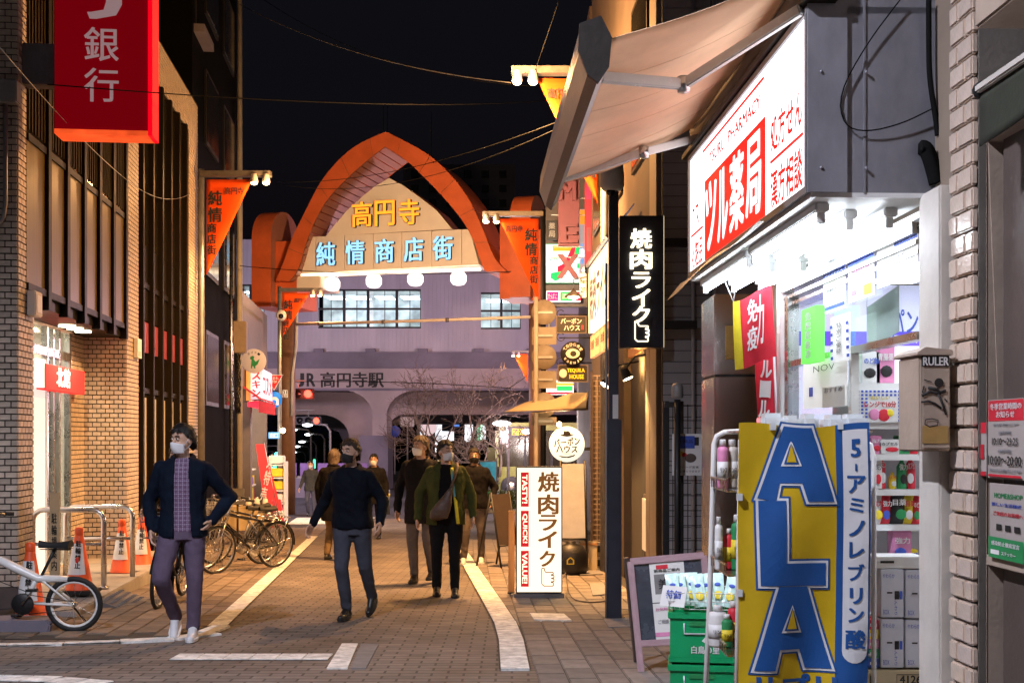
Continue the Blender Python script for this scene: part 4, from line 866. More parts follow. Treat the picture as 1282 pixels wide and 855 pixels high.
b = MB(); b.bx(-.35, .35, 0, .3, .9, 1.75); b.build('case', M_['black'], vb); b = MB(); b.bx(-.3, .3, -.02, 0, .95, 1.7); b.build('poster', emit('teal', (.05, .5, .65), .12, (.01, .08, .11), var=.6, scale=5), vb); b = MB(); b.bx(-.05, .05, .1, .2, 0, .9); b.build('leg', M_['black'], vb)
# ================================================================ the right-hand side (frame FR: x=0 sign faces, x=.545 shop walls)
RM = FR.M; WO = .545
RT = lambda off, t, z: RM @ T(off, t, z)
RS = lambda off, t, z: RM @ T(off, t, z) @ R(-math.pi / 2)           # text plane facing the street (-x)
rz = FR.z
# ---------------- pharmacy: sign box
S0, S1 = 5.0, FR.t(861); Zb, Zt = rz(241, S0), rz(8, S0)
ps = thing('pharmacy_sign', 'big lit white box sign with red characters over the pharmacy front', 'sign', RT(.3, (S0 + S1) / 2, Zb))
b = MB(); b.bx(.012, .04, S0 + .02, S1 - .02, Zb + .03, Zt - .03); face = b.build('sign_face', emit('sign_white_face', (.97, .96, 1), 2.6, var=.05, scale=1.5), ps, RM)
b = MB(); b.bx(.04, WO + .04, S0, S0 + .02, Zb, Zt + .4); b.bx(.04, WO, S1 - .02, S1, Zb, Zt); b.bx(.0, WO, S0, S1, Zt - .03, Zt); b.bx(.045, .06, S0 + .02, S1 - .02, Zb, Zt); b.build('casing', M_['sign_grey'], ps, RM)
b = MB(); b.bx(0, .03, S0, S1, Zb, Zb + .03); b.bx(0, .03, S0, S0 + .03, Zb + .03, Zt - .03); b.bx(0, .03, S1 - .03, S1, Zb + .03, Zt - .03); b.build('edge_frame', M_['steel_grey'], ps, RM)
b = MB(); b.bx(.004, .17, S0 - .012, S0, Zb, Zt + .35); b.bx(.24, .25, S0 - .005, S0, Zb, Zt + .4)
for z in (.1, .5, .9):
    for x in (.06, .25): b.sph((x, S0 - .012, Zb + z), .008, 6)
b.build('seam_strip', M_['sign_grey'], ps, RM)
L = S1 - S0; tt = lambda f: S1 - f * L                                # f: 0 = far (left) end, 1 = near end
red = emit('sign_red_print', (.95, .025, .015), .9); 
def zmid(f0): return Zb + f0 * (Zt - Zb)
fw = lambda a, c: (c - a) * L
q = MB(); q.bx(.008, .012, tt(.73), tt(.19), zmid(.05), zmid(.66)); q.build('red_panel', red, ps, RM)
white_l = emit('sign_white_print', (1, 1, 1), 1.5)
b = MB(); cells = ((.20, .33, 'ツ'), (.33, .44, 'ル'), (.445, .58, '薬'), (.585, .715, '局'))
for a, c, ch in cells: b.text(ch, fw(a, c) * .92, (Zt - Zb) * .52, RS(.004, tt((a + c) / 2), zmid(.355)), .05)
b.build('lettering', white_l, ps, I4)
b = MB(); b.text('クスリ', fw(.03, .165), (Zt - Zb) * .2, RS(.008, tt(.1), zmid(.47)), .05); b.text('化粧品', fw(.03, .165), (Zt - Zb) * .22, RS(.008, tt(.1), zmid(.16)), .03)
b.text('処方せん', fw(.77, .97), (Zt - Zb) * .22, RS(.008, tt(.87), zmid(.50)), .05); b.text('漢方相談', fw(.77, .97), (Zt - Zb) * .23, RS(.008, tt(.87), zmid(.17)), .04)
b.text('TSURU  PHARMACY', fw(.24, .70), (Zt - Zb) * .09, RS(.008, tt(.47), zmid(.79)), .04)
b.build('lettering', red, ps, I4)
b = MB(); b.bx(.006, .012, tt(.165), tt(.03), zmid(.32), zmid(.335)); b.bx(.006, .012, tt(.97), tt(.77), zmid(.335), zmid(.35)); b.bx(.006, .012, tt(.72), tt(.17), zmid(.90), zmid(.915)); b.build('rule_line', red, ps, RM)
# battens with tubes under the sign
b = MB(); b.bx(.02, WO, S0, S1, Zb - .02, Zb + .0); cel = b.build('soffit_sheet', M_['white'], ps, RM)
for k, (x, a, c) in enumerate(((.1, S0 + .1, S0 + 1.35), (.1, S0 + 1.42, S1 - .05), (.27, S0 + .25, S0 + 1.5), (.27, S0 + 1.6, S1 - .1), (.43, S0 + .2, S0 + 1.45), (.43, S0 + 1.55, S1 - .15))):
    f = thing('tube_light', ['near half of the outermost fluorescent tube row under the pharmacy sign', 'far half of the outermost fluorescent tube row under the pharmacy sign', 'near half of the middle fluorescent tube row under the pharmacy sign', 'far half of the middle fluorescent tube row under the pharmacy sign', 'near half of the inner fluorescent tube row under the pharmacy sign', 'far half of the inner fluorescent tube row under the pharmacy sign'][k], 'tube light', RT(x, (a + c) / 2, Zb - .05), 'fluorescent tubes under the pharmacy sign')
    b = MB(); b.bx(x - .03, x + .03, a, c, Zb - .06, Zb - .021); b.build('batten', M_['white'], f, RM, bevel=.006)
    b = MB(); b.cyl((x, a + .04, Zb - .085), (x, c - .04, Zb - .085), .015, .015, 8); b.build('tube', M_['tube'], f, RM)
    for y in (a + .03, c - .03): b = MB(); b.bx(x - .015, x + .015, y - .012, y + .012, Zb - .105, Zb - .06); b.build('socket', M_['white'], f, RM)
b = MB(); b.grid(lambda u, v: (-.05 - .03 * v, S1 - .02 + .0 * u - (1 - u) * 2.2 + .35 * v * u, Zb - .03 - .07 * v * u - .012 * math.sin(u * 9)), 12, 2); fl = b.build('torn_trim', M_['offwhite'], ps, RM)
# wires on the casing end
def wire(name, label, pts, r, m='wire_black', cat='cable', sag=0, n=10, M=None):
    if sag:
        a, c = Vector(pts[0]), Vector(pts[-1]); pts = [a.lerp(c, i / n) + Vector((0, 0, -4 * sag * (i / n) * (1 - i / n))) for i in range(n + 1)]
    mid = Vector(pts[0]); s = MB(); s.tube([Vector(p) - mid for p in pts], r, 5); return s.build(name, M_[m], None, T(*mid), label, cat)
def PS(px, py): return P(px, py, 4.985)
def spl(p, n=4):
    return [tuple(v) for v in smooth_poly3([Vector(x) for x in p], n)]
def smooth_poly3(p, n):
    for _ in range(n - 2):
        q = [p[0]]
        for a, c in zip(p, p[1:]): q += [a * .75 + c * .25, a * .25 + c * .75]
        p = q + [p[-1]]
    return p
wire('loose_cable', 'thin looped wire hanging on the grey end of the pharmacy sign', spl([PS(1127, 0), PS(1085, 55), PS(1050, 118), PS(1056, 158), PS(1085, 166), PS(1130, 155), PS(1168, 136)]), .003)
wire('thick_cable', 'thick black cable running down beside the glazed brick pier', spl([PS(1163, 0), PS(1163, 60), PS(1164, 100), PS(1172, 150), PS(1174, 170)]), .012)
wire('flexible_duct', 'short black flexible duct coming out of the sign end', spl([PS(1152, 186), PS(1158, 186), PS(1164, 200), PS(1172, 230)]), .035)
# awning above
aw = thing('retractable_awning', 'large beige retractable awning with white folding arms over the pharmacy', 'awning', RT(-.3, 6.4, 3.1))
FB, ZF, ZW = -.88, 2.95, 3.34
YN, YF = S0 - .05, S1 - .0
xr0 = .05
def fab(u, v):
    x = FB + .05 + (xr0 - FB - .05) * u; y = YN + (YF - YN) * v
    return (x, y, ZF + .06 + (ZW - ZF - .02) * u - .045 * math.sin(u * math.pi) * (1 + .25 * math.sin(v * 8)) + .006 * math.sin(v * 23 + u * 5))
b = MB(); b.grid(fab, 20, 30); fa = b.build('canopy', M_['canvas'], aw, RM); md = fa.modifiers.new('s', 'SOLIDIFY'); md.thickness = .004
for v_ in (.2, .4, .6, .8):                             # stitched seams of the cloth
    b = MB(); b.tube([tuple(Vector(fab(i / 14, v_ + .004)) - Vector((0, 0, .004))) for i in range(15)], .003, 4); b.build('seam', M_['canvas'], aw, RM)
b = MB(); b.tube([tuple(Vector(fab(.97, i / 20)) - Vector((0, 0, .003))) for i in range(21)], .008, 4); b.build('hem', M_['canvas'], aw, RM)
prof = [(-.05, .10), (.03, .13), (.07, .05), (.06, -.06), (.02, -.12), (-.02, -.09), (-.055, 0)]
b = MB(); b.prism(prof, YN - .02, YF + .02); b.build('front_bar', M_['awning_metal'], aw, RM @ T(FB - .02, 0, ZF))
b = MB(); b.prism([(p[0] * 1.1, p[1] * 1.1) for p in prof], YN - .035, YN - .015); b.build('end_cap', M_['cap_dark'], aw, RM @ T(FB - .02, 0, ZF))
b = MB(); b.cyl((xr0 + .03, YN, ZW + .02), (xr0 + .03, YF + .1, ZW + .02), .05, .05, 14); b.build('roller', M_['beige_wall'], aw, RM)
b = MB(); b.bx(-.02, .12, YN, YF + .1, ZW - .16, ZW - .13); b.bx(.1, .13, YN, YF + .1, ZW - .13, ZW + .15); b.build('cassette', M_['bronze'], aw, RM)
for nm, y0, ye, y1, xe in (('near', YN + .42, YN + .95, YN + .12, -.40), ('far', YF - .45, YF - .75, YF - .05, -.42)):
    a, e, c = Vector((FB + .03, y0 if nm == 'near' else YF - .1, ZF - .03)), Vector((xe, ye, ZF + .02)), Vector((0, y1, ZW - .14))
    if nm == 'near': a = RM.inverted() @ P(752, 97, 5.35); e = RM.inverted() @ P(856, 106, 5.5); c = RM.inverted() @ P(1003, 12, 5.03)
    else: a = RM.inverted() @ P(703, 224, 7.6); e = RM.inverted() @ P(806, 191, 7.3); c = RM.inverted() @ P(884, 170, 7.62)
    def bar(p, q, mname, w=.05, h=.032):
        d = (q - p); l = d.length; ax = d.normalized(); zz = Vector((0, 0, 1)); yy = zz.cross(ax).normalized(); zz = ax.cross(yy)
        M = Matrix((ax, yy, zz)).transposed().to_4x4(); M.translation = (p + q) / 2
        s = MB(); s.box((0, 0, 0), (l, h, w)); return s.build('arm', M_[mname], aw, RM @ M, bevel=.006)
    bar(a, e, 'white_paint'); bar(e, c, 'white_paint')
    s = MB(); s.cyl(e + Vector((0, 0, -.035)), e + Vector((0, 0, .035)), .03, .03, 10); s.build('elbow_joint', M_['steel'], aw, RM)
# ---------------- pharmacy shell
ph = thing('pharmacy', 'brightly lit pharmacy shop front with white frames and open shelves', 'building', RT(WO + .5, 6.3, FR.g(6.3)))
TD0, TD1 = FR.t(978, WO), FR.t(1150, WO)          # door frame far end, near post
zf = FR.g(6) + .06
b = MB(); b.bx(WO, WO + 2.2, S0 - .36, TD1 - .02, -.6, 5.6); b.bx(WO, WO + 2.4, TD0 + .08, S1 + .3, -.6, 5.6); b.bx(WO + .01, WO + 2.4, S0 - .3, S1 + .3, Zb + .03, 5.6); b.build('wall', M_['beige_wall'], ph, RM)
b = MB(); b.bx(WO + 2.3, WO + 2.4, TD1 - .3, TD0 + .2, -.6, Zb); b.bx(WO, WO + 2.4, TD1, TD0, -.3, zf); b.build('shop_interior', M_['white'], ph, RM)
b = MB(); b.bx(WO + .02, WO + 2.3, TD1, TD0, Zb - .06, Zb - .03); b.build('shop_ceiling', M_['white'], ph, RM)
b = MB()
for x in (.5, 1.2): b.bx(WO + x, WO + x + .25, TD1 + .2, TD0 - .2, Zb - .085, Zb - .061)
b.build('ceiling_light', emit('shop_panel', (.86, .92, 1), 14), ph, RM)
me_('band_violet', (.16, .12, .75), .5)
b = MB(); b.bx(WO + 2.27, WO + 2.299, TD1 - .2, TD0, 1.78, 1.88); b.build('wall_band', M_['blue_ink'], ph, RM)
LIL = emit('lilac_wall', (.80, .76, .98), .55)
b = MB(); b.bx(WO + 2.28, WO + 2.298, TD1 - .2, TD0 + .1, .9, Zb - .1); b.build('back_panel', LIL, ph, RM)
# where the near-wall text shows: on a hanging board inside
fr_ = M_['white_paint']
b = MB(); b.bx(WO - .03, WO + .06, TD0 - .09, TD0, zf, Zb - .02); b.build('door_frame', fr_, ph, RM, bevel=.006)
b = MB(); b.bx(WO - .02, WO + .05, TD0 - .23, TD0 - .15, zf, Zb - .16); b.build('door_frame', M_['steel'], ph, RM, bevel=.005)
zr = rz(350, FR.t(1000, WO), WO)
b = MB()
for d_, h in ((0, .05), (.075, .02), (.12, .018)): b.bx(WO - .03 + d_ * .2, WO + .1, TD1, TD0 - .1, 2.31 - d_ - h, 2.31 - d_)
b.build('header_rail', M_['steel'], ph, RM)
b = MB(); b.bx(WO - .01, WO + .05, TD1, TD0 - .1, 1.80, 1.835); b.build('transom', M_['steel'], ph, RM)
TM = FR.t(1040, WO); TW = FR.t(1062, WO)
b = MB(); b.bx(WO + .01, WO + .016, TW, TD0 - .24, zf, 1.8); b.build('glass_pane', M_['clear_glass'], ph, RM)
b = MB(); b.bx(WO + .0, WO + .04, TW - .05, TW, zf, 1.8); b.build('door_stile', M_['white_paint'], ph, RM)
b = MB(); b.bx(WO + .012, WO + .018, TD1 + .02, TD0 - .24, 1.835, 2.18); b.build('glass_pane', M_['clear_glass'], ph, RM)
def poster(label, px0, px1, py0, py1, off, m, items=(), name='poster', tk=.004, cat='poster', lean=0):
    """street-facing flat print between photo columns px0<px1 (far..near) at distance off"""
    ta, tb = FR.t(px0, off), FR.t(px1, off); tm = (ta + tb) / 2
    z1, z0 = rz(py0, ta, off), rz(py1, ta, off)
    s = thing(name, label, cat, RT(off, tm, z0)); w, h = ta - tb, z1 - z0
    b = MB(); b.bx(off, off + tk, tb, ta, z0, z1); b.build('sheet', m if not isinstance(m, str) else M_[m], s, RM)
    for it in items:
        kind, fx, fz, fw_, fh, mm = it[:6]; M = RS(off - .0012 - .0006 * items.index(it), tm + (0.5 - fx) * w, z0 + fz * h); b = MB()
        if kind == 'box': b.quad((-fw_ * w / 2, 0, -fh * h / 2), (fw_ * w / 2, 0, -fh * h / 2), (fw_ * w / 2, 0, fh * h / 2), (-fw_ * w / 2, 0, fh * h / 2), 0, M); b.build('print', M_[mm], s, I4)
        else: b.text(kind, fw_ * w, fh * h, M, it[6] if len(it) > 6 else .02, vert=len(it) > 7); b.build('lettering', M_[mm], s, I4)
    return s
PW = emit('lit_paper', (1, 1, 1), .35, (.8, .8, .8))
poster('white poster with a blue heading hung left in the top glass of the pharmacy', 1031, 1058, 340, 394, WO, PW, (('box', .5, .88, 1, .22, 'blue_ink'), ('メンテナンス', .5, .88, .8, .1, 'white'), ('お肌のケア', .5, .5, .6, .08, 'grey_ink'), ('box', .5, .1, 1, .08, 'blue_ink')))
poster('white poster with a blue sky top and a yellow spot in the pharmacy top glass', 1062, 1094, 322, 380, WO - .004, PW, (('box', .5, .82, 1, .34, 'blue_ink'), ('花粉対策', .5, .62, .7, .14, 'pink_ink'), ('box', .78, .16, .28, .22, 'yellow_ink'), ('box', .25, .18, .2, .1, 'pink_ink')))
poster('wide pale poster with a blue heading at the near end of the top glass', 1098, 1149, 306, 362, WO, PW, (('box', .72, .86, .55, .2, 'blue_ink'), ('インナーケア', .72, .86, .48, .12, 'white'), ('健康美', .65, .5, .3, .14, 'grey_ink')))
poster('lime green vertical sign board with white characters beside the pharmacy door', 1003, 1021, 389, 456, WO - .10, emit('lime', (.18, .85, .12), .75), (('免税取扱店', .5, .5, .42, .86, 'white', .04, 1),), 'vertical_sign', .05, 'sign')
poster('white calendar sheet headed NOV on the pharmacy glass', 1006, 1060, 455, 512, WO - .012, PW, (('NOV', .5, .82, .5, .14, 'grey_ink', 0), ('box', .72, .2, .5, .42, 'white'), ('おすすめ', .72, .34, .4, .1, 'grey_ink'), ('box', .2, .35, .1, .2, 'blue_ink')), 'calendar')
poster('white notice sheet with blue dashes on both edges in the pharmacy window', 1040, 1064, 398, 455, WO - .05, PW, tuple(('box', x, .1 + .17 * k, .14, .07, 'blue_ink') for k in range(5) for x in (.08, .92)) + (('特別ご優待', .5, .5, .25, .7, 'grey_ink', .01, 1),), 'notice')
s = thing('hanging_sheet', 'large blank white sheet hanging askew in front of the pharmacy opening', 'poster', P3(1104, 440, 6)); qs = [P(1085, 440, 6.3), P(1125, 415, 5.75), P(1125, 357, 5.75), P(1085, 385, 6.3)]; b = MB(); b.add(qs + [q + Vector((.004, .003, 0)) for q in qs], [(0, 1, 2, 3), (7, 6, 5, 4)]); b.build('sheet', M_['paper'], s, I4); b = MB()
for q in qs[2:]: b.tube([q, q + Vector((.02, 0, .3))], .002, 4)
b.build('string', M_['white'], s, I4)
# far inner wall with its violet band
o_ = TD0 + .075
ib = thing('interior_board', 'lilac wall panel with a violet band and characters above the pharmacy shelves', 'sign', RT(WO + .6, o_, 1.6))
Yi = FR.Y(o_, WO + .6); xi = lambda px: FR.loc(P(px, 400, Yi)).x; zi = lambda py: ZC + (HY - py) / F * Yi
b = MB(); b.bx(WO, WO + 2.4, o_, o_ + .03, zf, Zb - .06); b.build('board', LIL, ib, RM)
b = MB(); b.bx(WO + .02, WO + 2.3, o_ - .004, o_, zi(433), zi(415)); b.build('stripe', emit('violet', (.14, .09, .72), .7), ib, RM)
b = MB(); b.text('イフイ・サプ', xi(1152) - xi(1112), .06, RM @ T((xi(1112) + xi(1152)) / 2, o_ - .008, zi(424)), .03); b.build('lettering', M_['white'], ib, I4)
b = MB(); b.text('パン', xi(1150) - xi(1116), .15, RM @ T((xi(1116) + xi(1150)) / 2, o_ - .004, zi(402)), .02); b.build('lettering', M_['blue_ink'], ib, I4)
# shelf unit with goods, facing the camera
YS_ = 6.4; sx_ = lambda px: SX(px, YS_); sz_ = lambda py: SZ(py, YS_)
shf = thing('goods_shelf', 'white shelf unit full of small products inside the pharmacy', 'shelf', T(sx_(1110), YS_, zf))
lev = [sz_(y) for y in (705, 657, 613, 569, 530, 480)]; X0_, X1_ = sx_(1062), sx_(1215)
b = MB(); b.bx(X0_, X1_, YS_ + .3, YS_ + .32, zf, lev[-1] + .0); b.build('back_panel', M_['white'], shf, I4)
for z in lev:
    b = MB(); b.bx(X0_, X1_, YS_, YS_ + .3, z - .012, z); b.bx(X0_, X1_, YS_ - .005, YS_, z - .03, z + .002); b.build('shelf_board', M_['white'], shf, I4)
rn = random.Random(5)
def product(px, lv, w, h, c, style, lab):
    s = thing('product_' + style, lab, {'box': 'box', 'bottle': 'bottle', 'bag': 'packet'}[style], T(sx_(px), YS_ + .07, lev[lv] + .002)); b = MB()
    if style == 'bottle': b.lathe([(w * .45, 0), (w * .5, .01), (w * .5, h * .7), (w * .2, h * .85), (w * .2, h)], 12); b.build('body', M_[c], s)
    elif style == 'box': b.box((0, 0, h / 2), (w, .1, h)); b.build('carton', M_[c], s, bevel=.003)
    else:
        for g in (1, -1): b.grid(lambda u, v: (w * (u - .5) * g, -g * (.02 + .03 * math.sin(u * math.pi) * math.sin(v * math.pi)), h * v), 6, 6)
        b.build('pouch', M_[c], s)
    f = -(w * .5 if style == 'bottle' else .052); c2 = rn.choice([k for k in ('red_ink', 'yellow_ink', 'white', 'blue_ink', 'green_ink', 'black') if k != c])
    b = MB(); b.sph((w * rn.uniform(-.15, .15), f - .002, h * .32), (w * .33, .002, h * .16), 10); b.build('label_print', M_[c2], s)
    b = MB(); b.text(rn.choice(['カプセル', '強力', 'のど飴', 'ビタミン', '胃腸薬', '目薬']), w * .8, h * .2, s.matrix_basis @ T(0, f - .006, h * .7), .03); b.build('lettering', M_[rn.choice(['red_ink', 'ink', 'blue_ink']) if c in ('white', 'yellow_ink') else 'white'], s, I4)
shelf_names = ['lowest shelf', 'second lowest shelf', 'third lowest shelf', 'fourth lowest shelf', 'fifth shelf', 'top shelf']
cn = {'red_ink': 'red', 'yellow_ink': 'yellow', 'white': 'white', 'green_ink': 'green', 'blue_ink': 'blue', 'pink_ink': 'pink', 'black': 'black'}
for lv, items in {5: [(1092, .1, .17, 'white', 'box'), (1110, .1, .2, 'pink_ink', 'box')], 3: [(1098, .06, .1, 'pink_ink', 'box'), (1115, .11, .08, 'white', 'box'), (1134, .06, .1, 'green_ink', 'box'), (1146, .04, .1, 'red_ink', 'box')], 2: [(1100, .05, .17, 'white', 'box'), (1107, .055, .19, 'red_ink', 'bottle'), (1122, .04, .09, 'yellow_ink', 'bottle'), (1134, .055, .17, 'green_ink', 'bottle'), (1145, .055, .18, 'red_ink', 'bottle')], 1: [(1100, .07, .16, 'white', 'bag'), (1112, .06, .16, 'red_ink', 'bag'), (1127, .09, .17, 'black', 'bag'), (1141, .06, .16, 'yellow_ink', 'bag'), (1150, .05, .15, 'red_ink', 'bag')], 0: [(1131, .10, .17, 'pink_ink', 'box'), (1146, .04, .07, 'yellow_ink', 'box')]}.items():
    for k, (px, w, h, c, stl) in enumerate(items):
        product(px, lv, w, h, c, stl, '%s %s, %s on the %s of the pharmacy unit' % (cn[c], {'box': 'carton', 'bottle': 'bottle', 'bag': 'packet'}[stl], ['leftmost', 'second from left', 'third from left', 'fourth from left', 'fifth from left'][k], shelf_names[lv]))
s = thing('product_pack', 'blue checked packet with red print on the fifth shelf of the pharmacy unit', 'packet', T(sx_(1100), YS_ - .03, lev[4])); pw, ph2 = sx_(1128) - sx_(1068), sz_(488) - sz_(531)
b = MB(); b.box((0, .03, ph2 / 2), (pw, .05, ph2)); b.build('pouch', M_['white'], s, bevel=.006); b = MB()
for i in range(12):
    for j in range(9):
        if i < 3 or i > 9 or j > 6: q_ = (-.48 + i * .0855) * pw; b.bx(q_, q_ + .012, .003, .0045, .01 + j * ph2 / 9.5, .021 + j * ph2 / 9.5)
b.build('print', M_['blue_ink'], s)
for x, z, r, c in ((-.12, .26, .12, 'pink_ink'), (.08, .24, .13, 'red_ink'), (.2, .3, .08, 'yellow_ink')): b = MB(); b.sph((x * pw, .003, z * ph2), (r * pw, .003, r * pw), 12); b.build('print', M_[c], s)
b = MB(); b.text('レンジで10分', pw * .66, ph2 * .18, WM[s.name] @ T(0, .001, ph2 * .55), .03); b.build('lettering', M_['red_ink'], s, I4); b = MB(); b.text('おいしい', pw * .4, ph2 * .11, WM[s.name] @ T(0, .001, ph2 * .75), .03); b.build('lettering', M_['yellow_ink'], s, I4)
# stacked cartons at the foot, bright boxes, cardboard box
YC_ = 6.0; cx_ = lambda px: SX(px, YC_); cz_ = lambda py: SZ(py, YC_)
mat('carton_white', (.70, .72, .80), .5, var=.05)
for lab, p0, p1, q0, q1 in (('bottom left of the stack at the pharmacy foot', 1102, 1132, 836, 774), ('top left of the stack at the pharmacy foot', 1102, 1132, 773, 712), ('half hidden by the white post, bottom right of the stack', 1133, 1164, 836, 775), ('half hidden by the white post, top right of the stack', 1133, 1164, 774, 713)):
    w, h = cx_(p1) - cx_(p0), cz_(q1) - cz_(q0); s = thing('tissue_carton', 'white carton with blue print, ' + lab, 'box', T(cx_((p0 + p1) / 2), YC_, cz_(q0)), 'white cartons stacked at the pharmacy front')
    b = MB(); b.box((0, .1, h / 2), (w - .004, .2, h - .004)); b.build('carton', bpy.data.materials['carton_white'], s, bevel=.004); M = WM[s.name] @ T(0, -.002, 0)
    b = MB(); b.bx(w * .1, w * .28, -.003, -.001, h * .38, h * .55); b.bx(-w * .22, -w * .0, -.003, -.001, h * .5, h * .53); b.build('label_print', M_['ink'], s); b = MB(); b.bx(w * .31, w * .42, -.003, -.001, h * .38, h * .55); b.build('print', M_['blue_ink'], s)
    b = MB(); b.text('やわらか', w * .5, h * .09, M @ T(-w * .15, 0, h * .86)); b.text('BOX', w * .25, h * .1, M @ T(-w * .25, 0, h * .12)); b.text('ふんわり', h * .4, w * .12, M @ T(w * .15, 0, h * .26) @ R(rad(90), 'Y')); b.build('lettering', M_['blue_ink'], s, I4)
s = thing('flat_carton', 'long flat white carton lying on top of the carton stack', 'box', T(cx_(1130), YC_, cz_(712))); b = MB(); b.bx(cx_(1095), cx_(1160), YC_ + .01, YC_ + .2, cz_(712), cz_(697)); b.build('carton', M_['white'], s, I4, bevel=.004); b = MB(); b.bx(cx_(1103), cx_(1120), YC_ + .008, YC_ + .01, cz_(705), cz_(702)); b.build('slot', M_['ink'], s, I4)
for k, c in enumerate(('blue_ink', 'green_ink', 'pink_ink', 'yellow_ink', 'red_ink')):
    z0_, z1_ = cz_(836 - k * 12), cz_(836 - k * 12 - 11.6); s = thing('tissue_box', ['blue box at the bottom', 'green box second from the bottom', 'pink box in the middle', 'yellow box second from the top', 'red box on top'][k] + ' of the bright stack beside the cartons', 'box', T(cx_(1091), YC_, z0_), 'bright boxes stacked beside the cartons')
    b = MB(); b.bx(cx_(1080), cx_(1101), YC_ + .01, YC_ + .2, z0_, z1_); b.build('carton', M_[c], s, I4, bevel=.003); b = MB(); b.bx(cx_(1090), cx_(1098), YC_ + .007, YC_ + .01, z0_ + .015, z0_ + .03); b.build('label_print', M_['white'], s, I4)
s = thing('cardboard_box', 'brown cardboard box with printed numbers under the white cartons', 'box', T(cx_(1120), YC_, zf)); b = MB(); b.bx(cx_(1078), cx_(1180), YC_ - .02, YC_ + .3, zf + .002, cz_(838)); b.build('carton', M_['cardboard'], s, I4, bevel=.005)
M = T(0, YC_ - .023, 0); b = MB(); b.text('4126', cx_(1151) - cx_(1124), .04, M @ T(cx_(1138), 0, cz_(849)), .03); b.text('1', .02, .04, M @ T(cx_(1090), 0, cz_(849)), .03); b.build('lettering', M_['ink'], s, I4)
b = MB(); b.tube([(cx_(x), YC_ - .022, cz_(y)) for x, y in ((1121, 843), (1154, 843), (1154, 856), (1121, 856))], .002, 4, closed=True); b.build('print', M_['ink'], s, I4)
# white post, glazed pier, meter box
wp = thing('white_post', 'tall off-white square post between the pharmacy shelves and the glazed pier', 'post', RT(WO - .04, TD1 - .06, FR.g(5)))
tp0, tp1 = FR.t(1176, WO - .06), FR.t(1150, WO - .06)
b = MB(); b.bx(WO - .06, WO + .03, tp0, tp1, -.3, Zb - .005); b.build('shaft', M_['offwhite'], wp, RM, bevel=.008); b = MB(); b.bx(WO - .075, WO + .03, tp0 - .015, tp1 + .015, -.3, -.08); b.build('base', M_['offwhite'], wp, RM, bevel=.008)
gp0, gp1 = FR.t(1216, WO - .03), tp0 - .005
pr = thing('glazed_pier', 'cream glazed tile pier at the near end of the pharmacy', 'pier', RT(WO, gp0, FR.g(4.8)))
b = MB(); b.bx(WO, WO + .5, gp0, gp1 + .02, -.5, 4.6); b.build('core', M_['mortar_grey'], pr, RM)
TWd, THt = .145, .084; k = 0; r = 0; z = -.35; tms = {}
def tile_mesh(l):
    l = round(l, 3)
    if l not in tms:
        s = MB(); s.box((0, 0, 0), (.03, l, THt - .008)); tms[l] = s.build('tile', M_['glazed'], bevel=.007, mesh_only=True)
    return tms[l]
while z < 4.5:
    y = gp0 - (TWd / 2 if r % 2 else 0)
    while y < gp1:
        a, c = max(y, gp0), min(y + TWd, gp1)
        if c - a > .03: link('tile', tile_mesh(c - a - .008), pr, RT(WO - .012 + random.uniform(-.002, .002), (a + c) / 2, z + THt / 2) @ R(random.uniform(-.02, .02)) @ R(random.uniform(-.02, .02), 'Y'))
        y += TWd
    z += THt; r += 1
mbx = thing('meter_box', 'beige utility box with stickers fixed to the glazed pier', 'utility box', RT(WO - .1, 4.8, rz(565, 4.7)))
def bxp(px, Y=4.7): return FR.loc(P(px, 500, Y)).x
xb0, xb1 = bxp(1152), bxp(1192); zA_, zB_ = rz(565, 4.7), rz(445, 4.7)
b = MB(); b.bx(xb0, xb1, 4.7, 4.93, zA_, zB_); b.build('casing', M_['frame_beige'], mbx, RM, bevel=.006)
b = MB(); b.prism([(xb0 - .012, zB_), (xb1 + .006, zB_), (xb1 + .004, zB_ + .022), (xb0 + .02, zB_ + .034), (xb0 - .012, zB_ + .012)], 4.685, 4.96); b.build('lid', M_['frame_beige'], mbx, RM, bevel=.003)
b = MB(); b.bx(xb0 + .012, xb1 - .006, 4.694, 4.6995, zA_ + .012, zB_ - .02); b.build('front_panel', M_['frame_beige'], mbx, RM, bevel=.002)
def bp(px, py, w, h): return RM @ T(bxp(px), 4.6915, rz(py, 4.69))
s_ = 4.69 / F
b = MB(); M = bp(1172, 452, 0, 0); b.quad((-18 * s_, 0, -6.5 * s_), (17 * s_, 0, -6.5 * s_), (17 * s_, 0, 7.5 * s_), (-18 * s_, 0, 7.5 * s_), 0, M); b.build('sticker', M_['ink'], mbx, I4)
b = MB(); b.text('RULER', 33 * s_, 11 * s_, M @ T(0, -.0015, .0), .04); b.build('lettering', M_['paper'], mbx, I4)
b = MB(); M = bp(1172, 544, 0, 0); b.quad((-17 * s_, 0, -11 * s_), (16 * s_, 0, -11 * s_), (16 * s_, 0, 11 * s_), (-17 * s_, 0, 11 * s_), 0, M); b.build('sticker', mat('tan_sticker', (.42, .26, .08), .6), mbx, I4)
b = MB(); M = bp(1171, 495, 0, 0) @ T(0, -.001, 0)
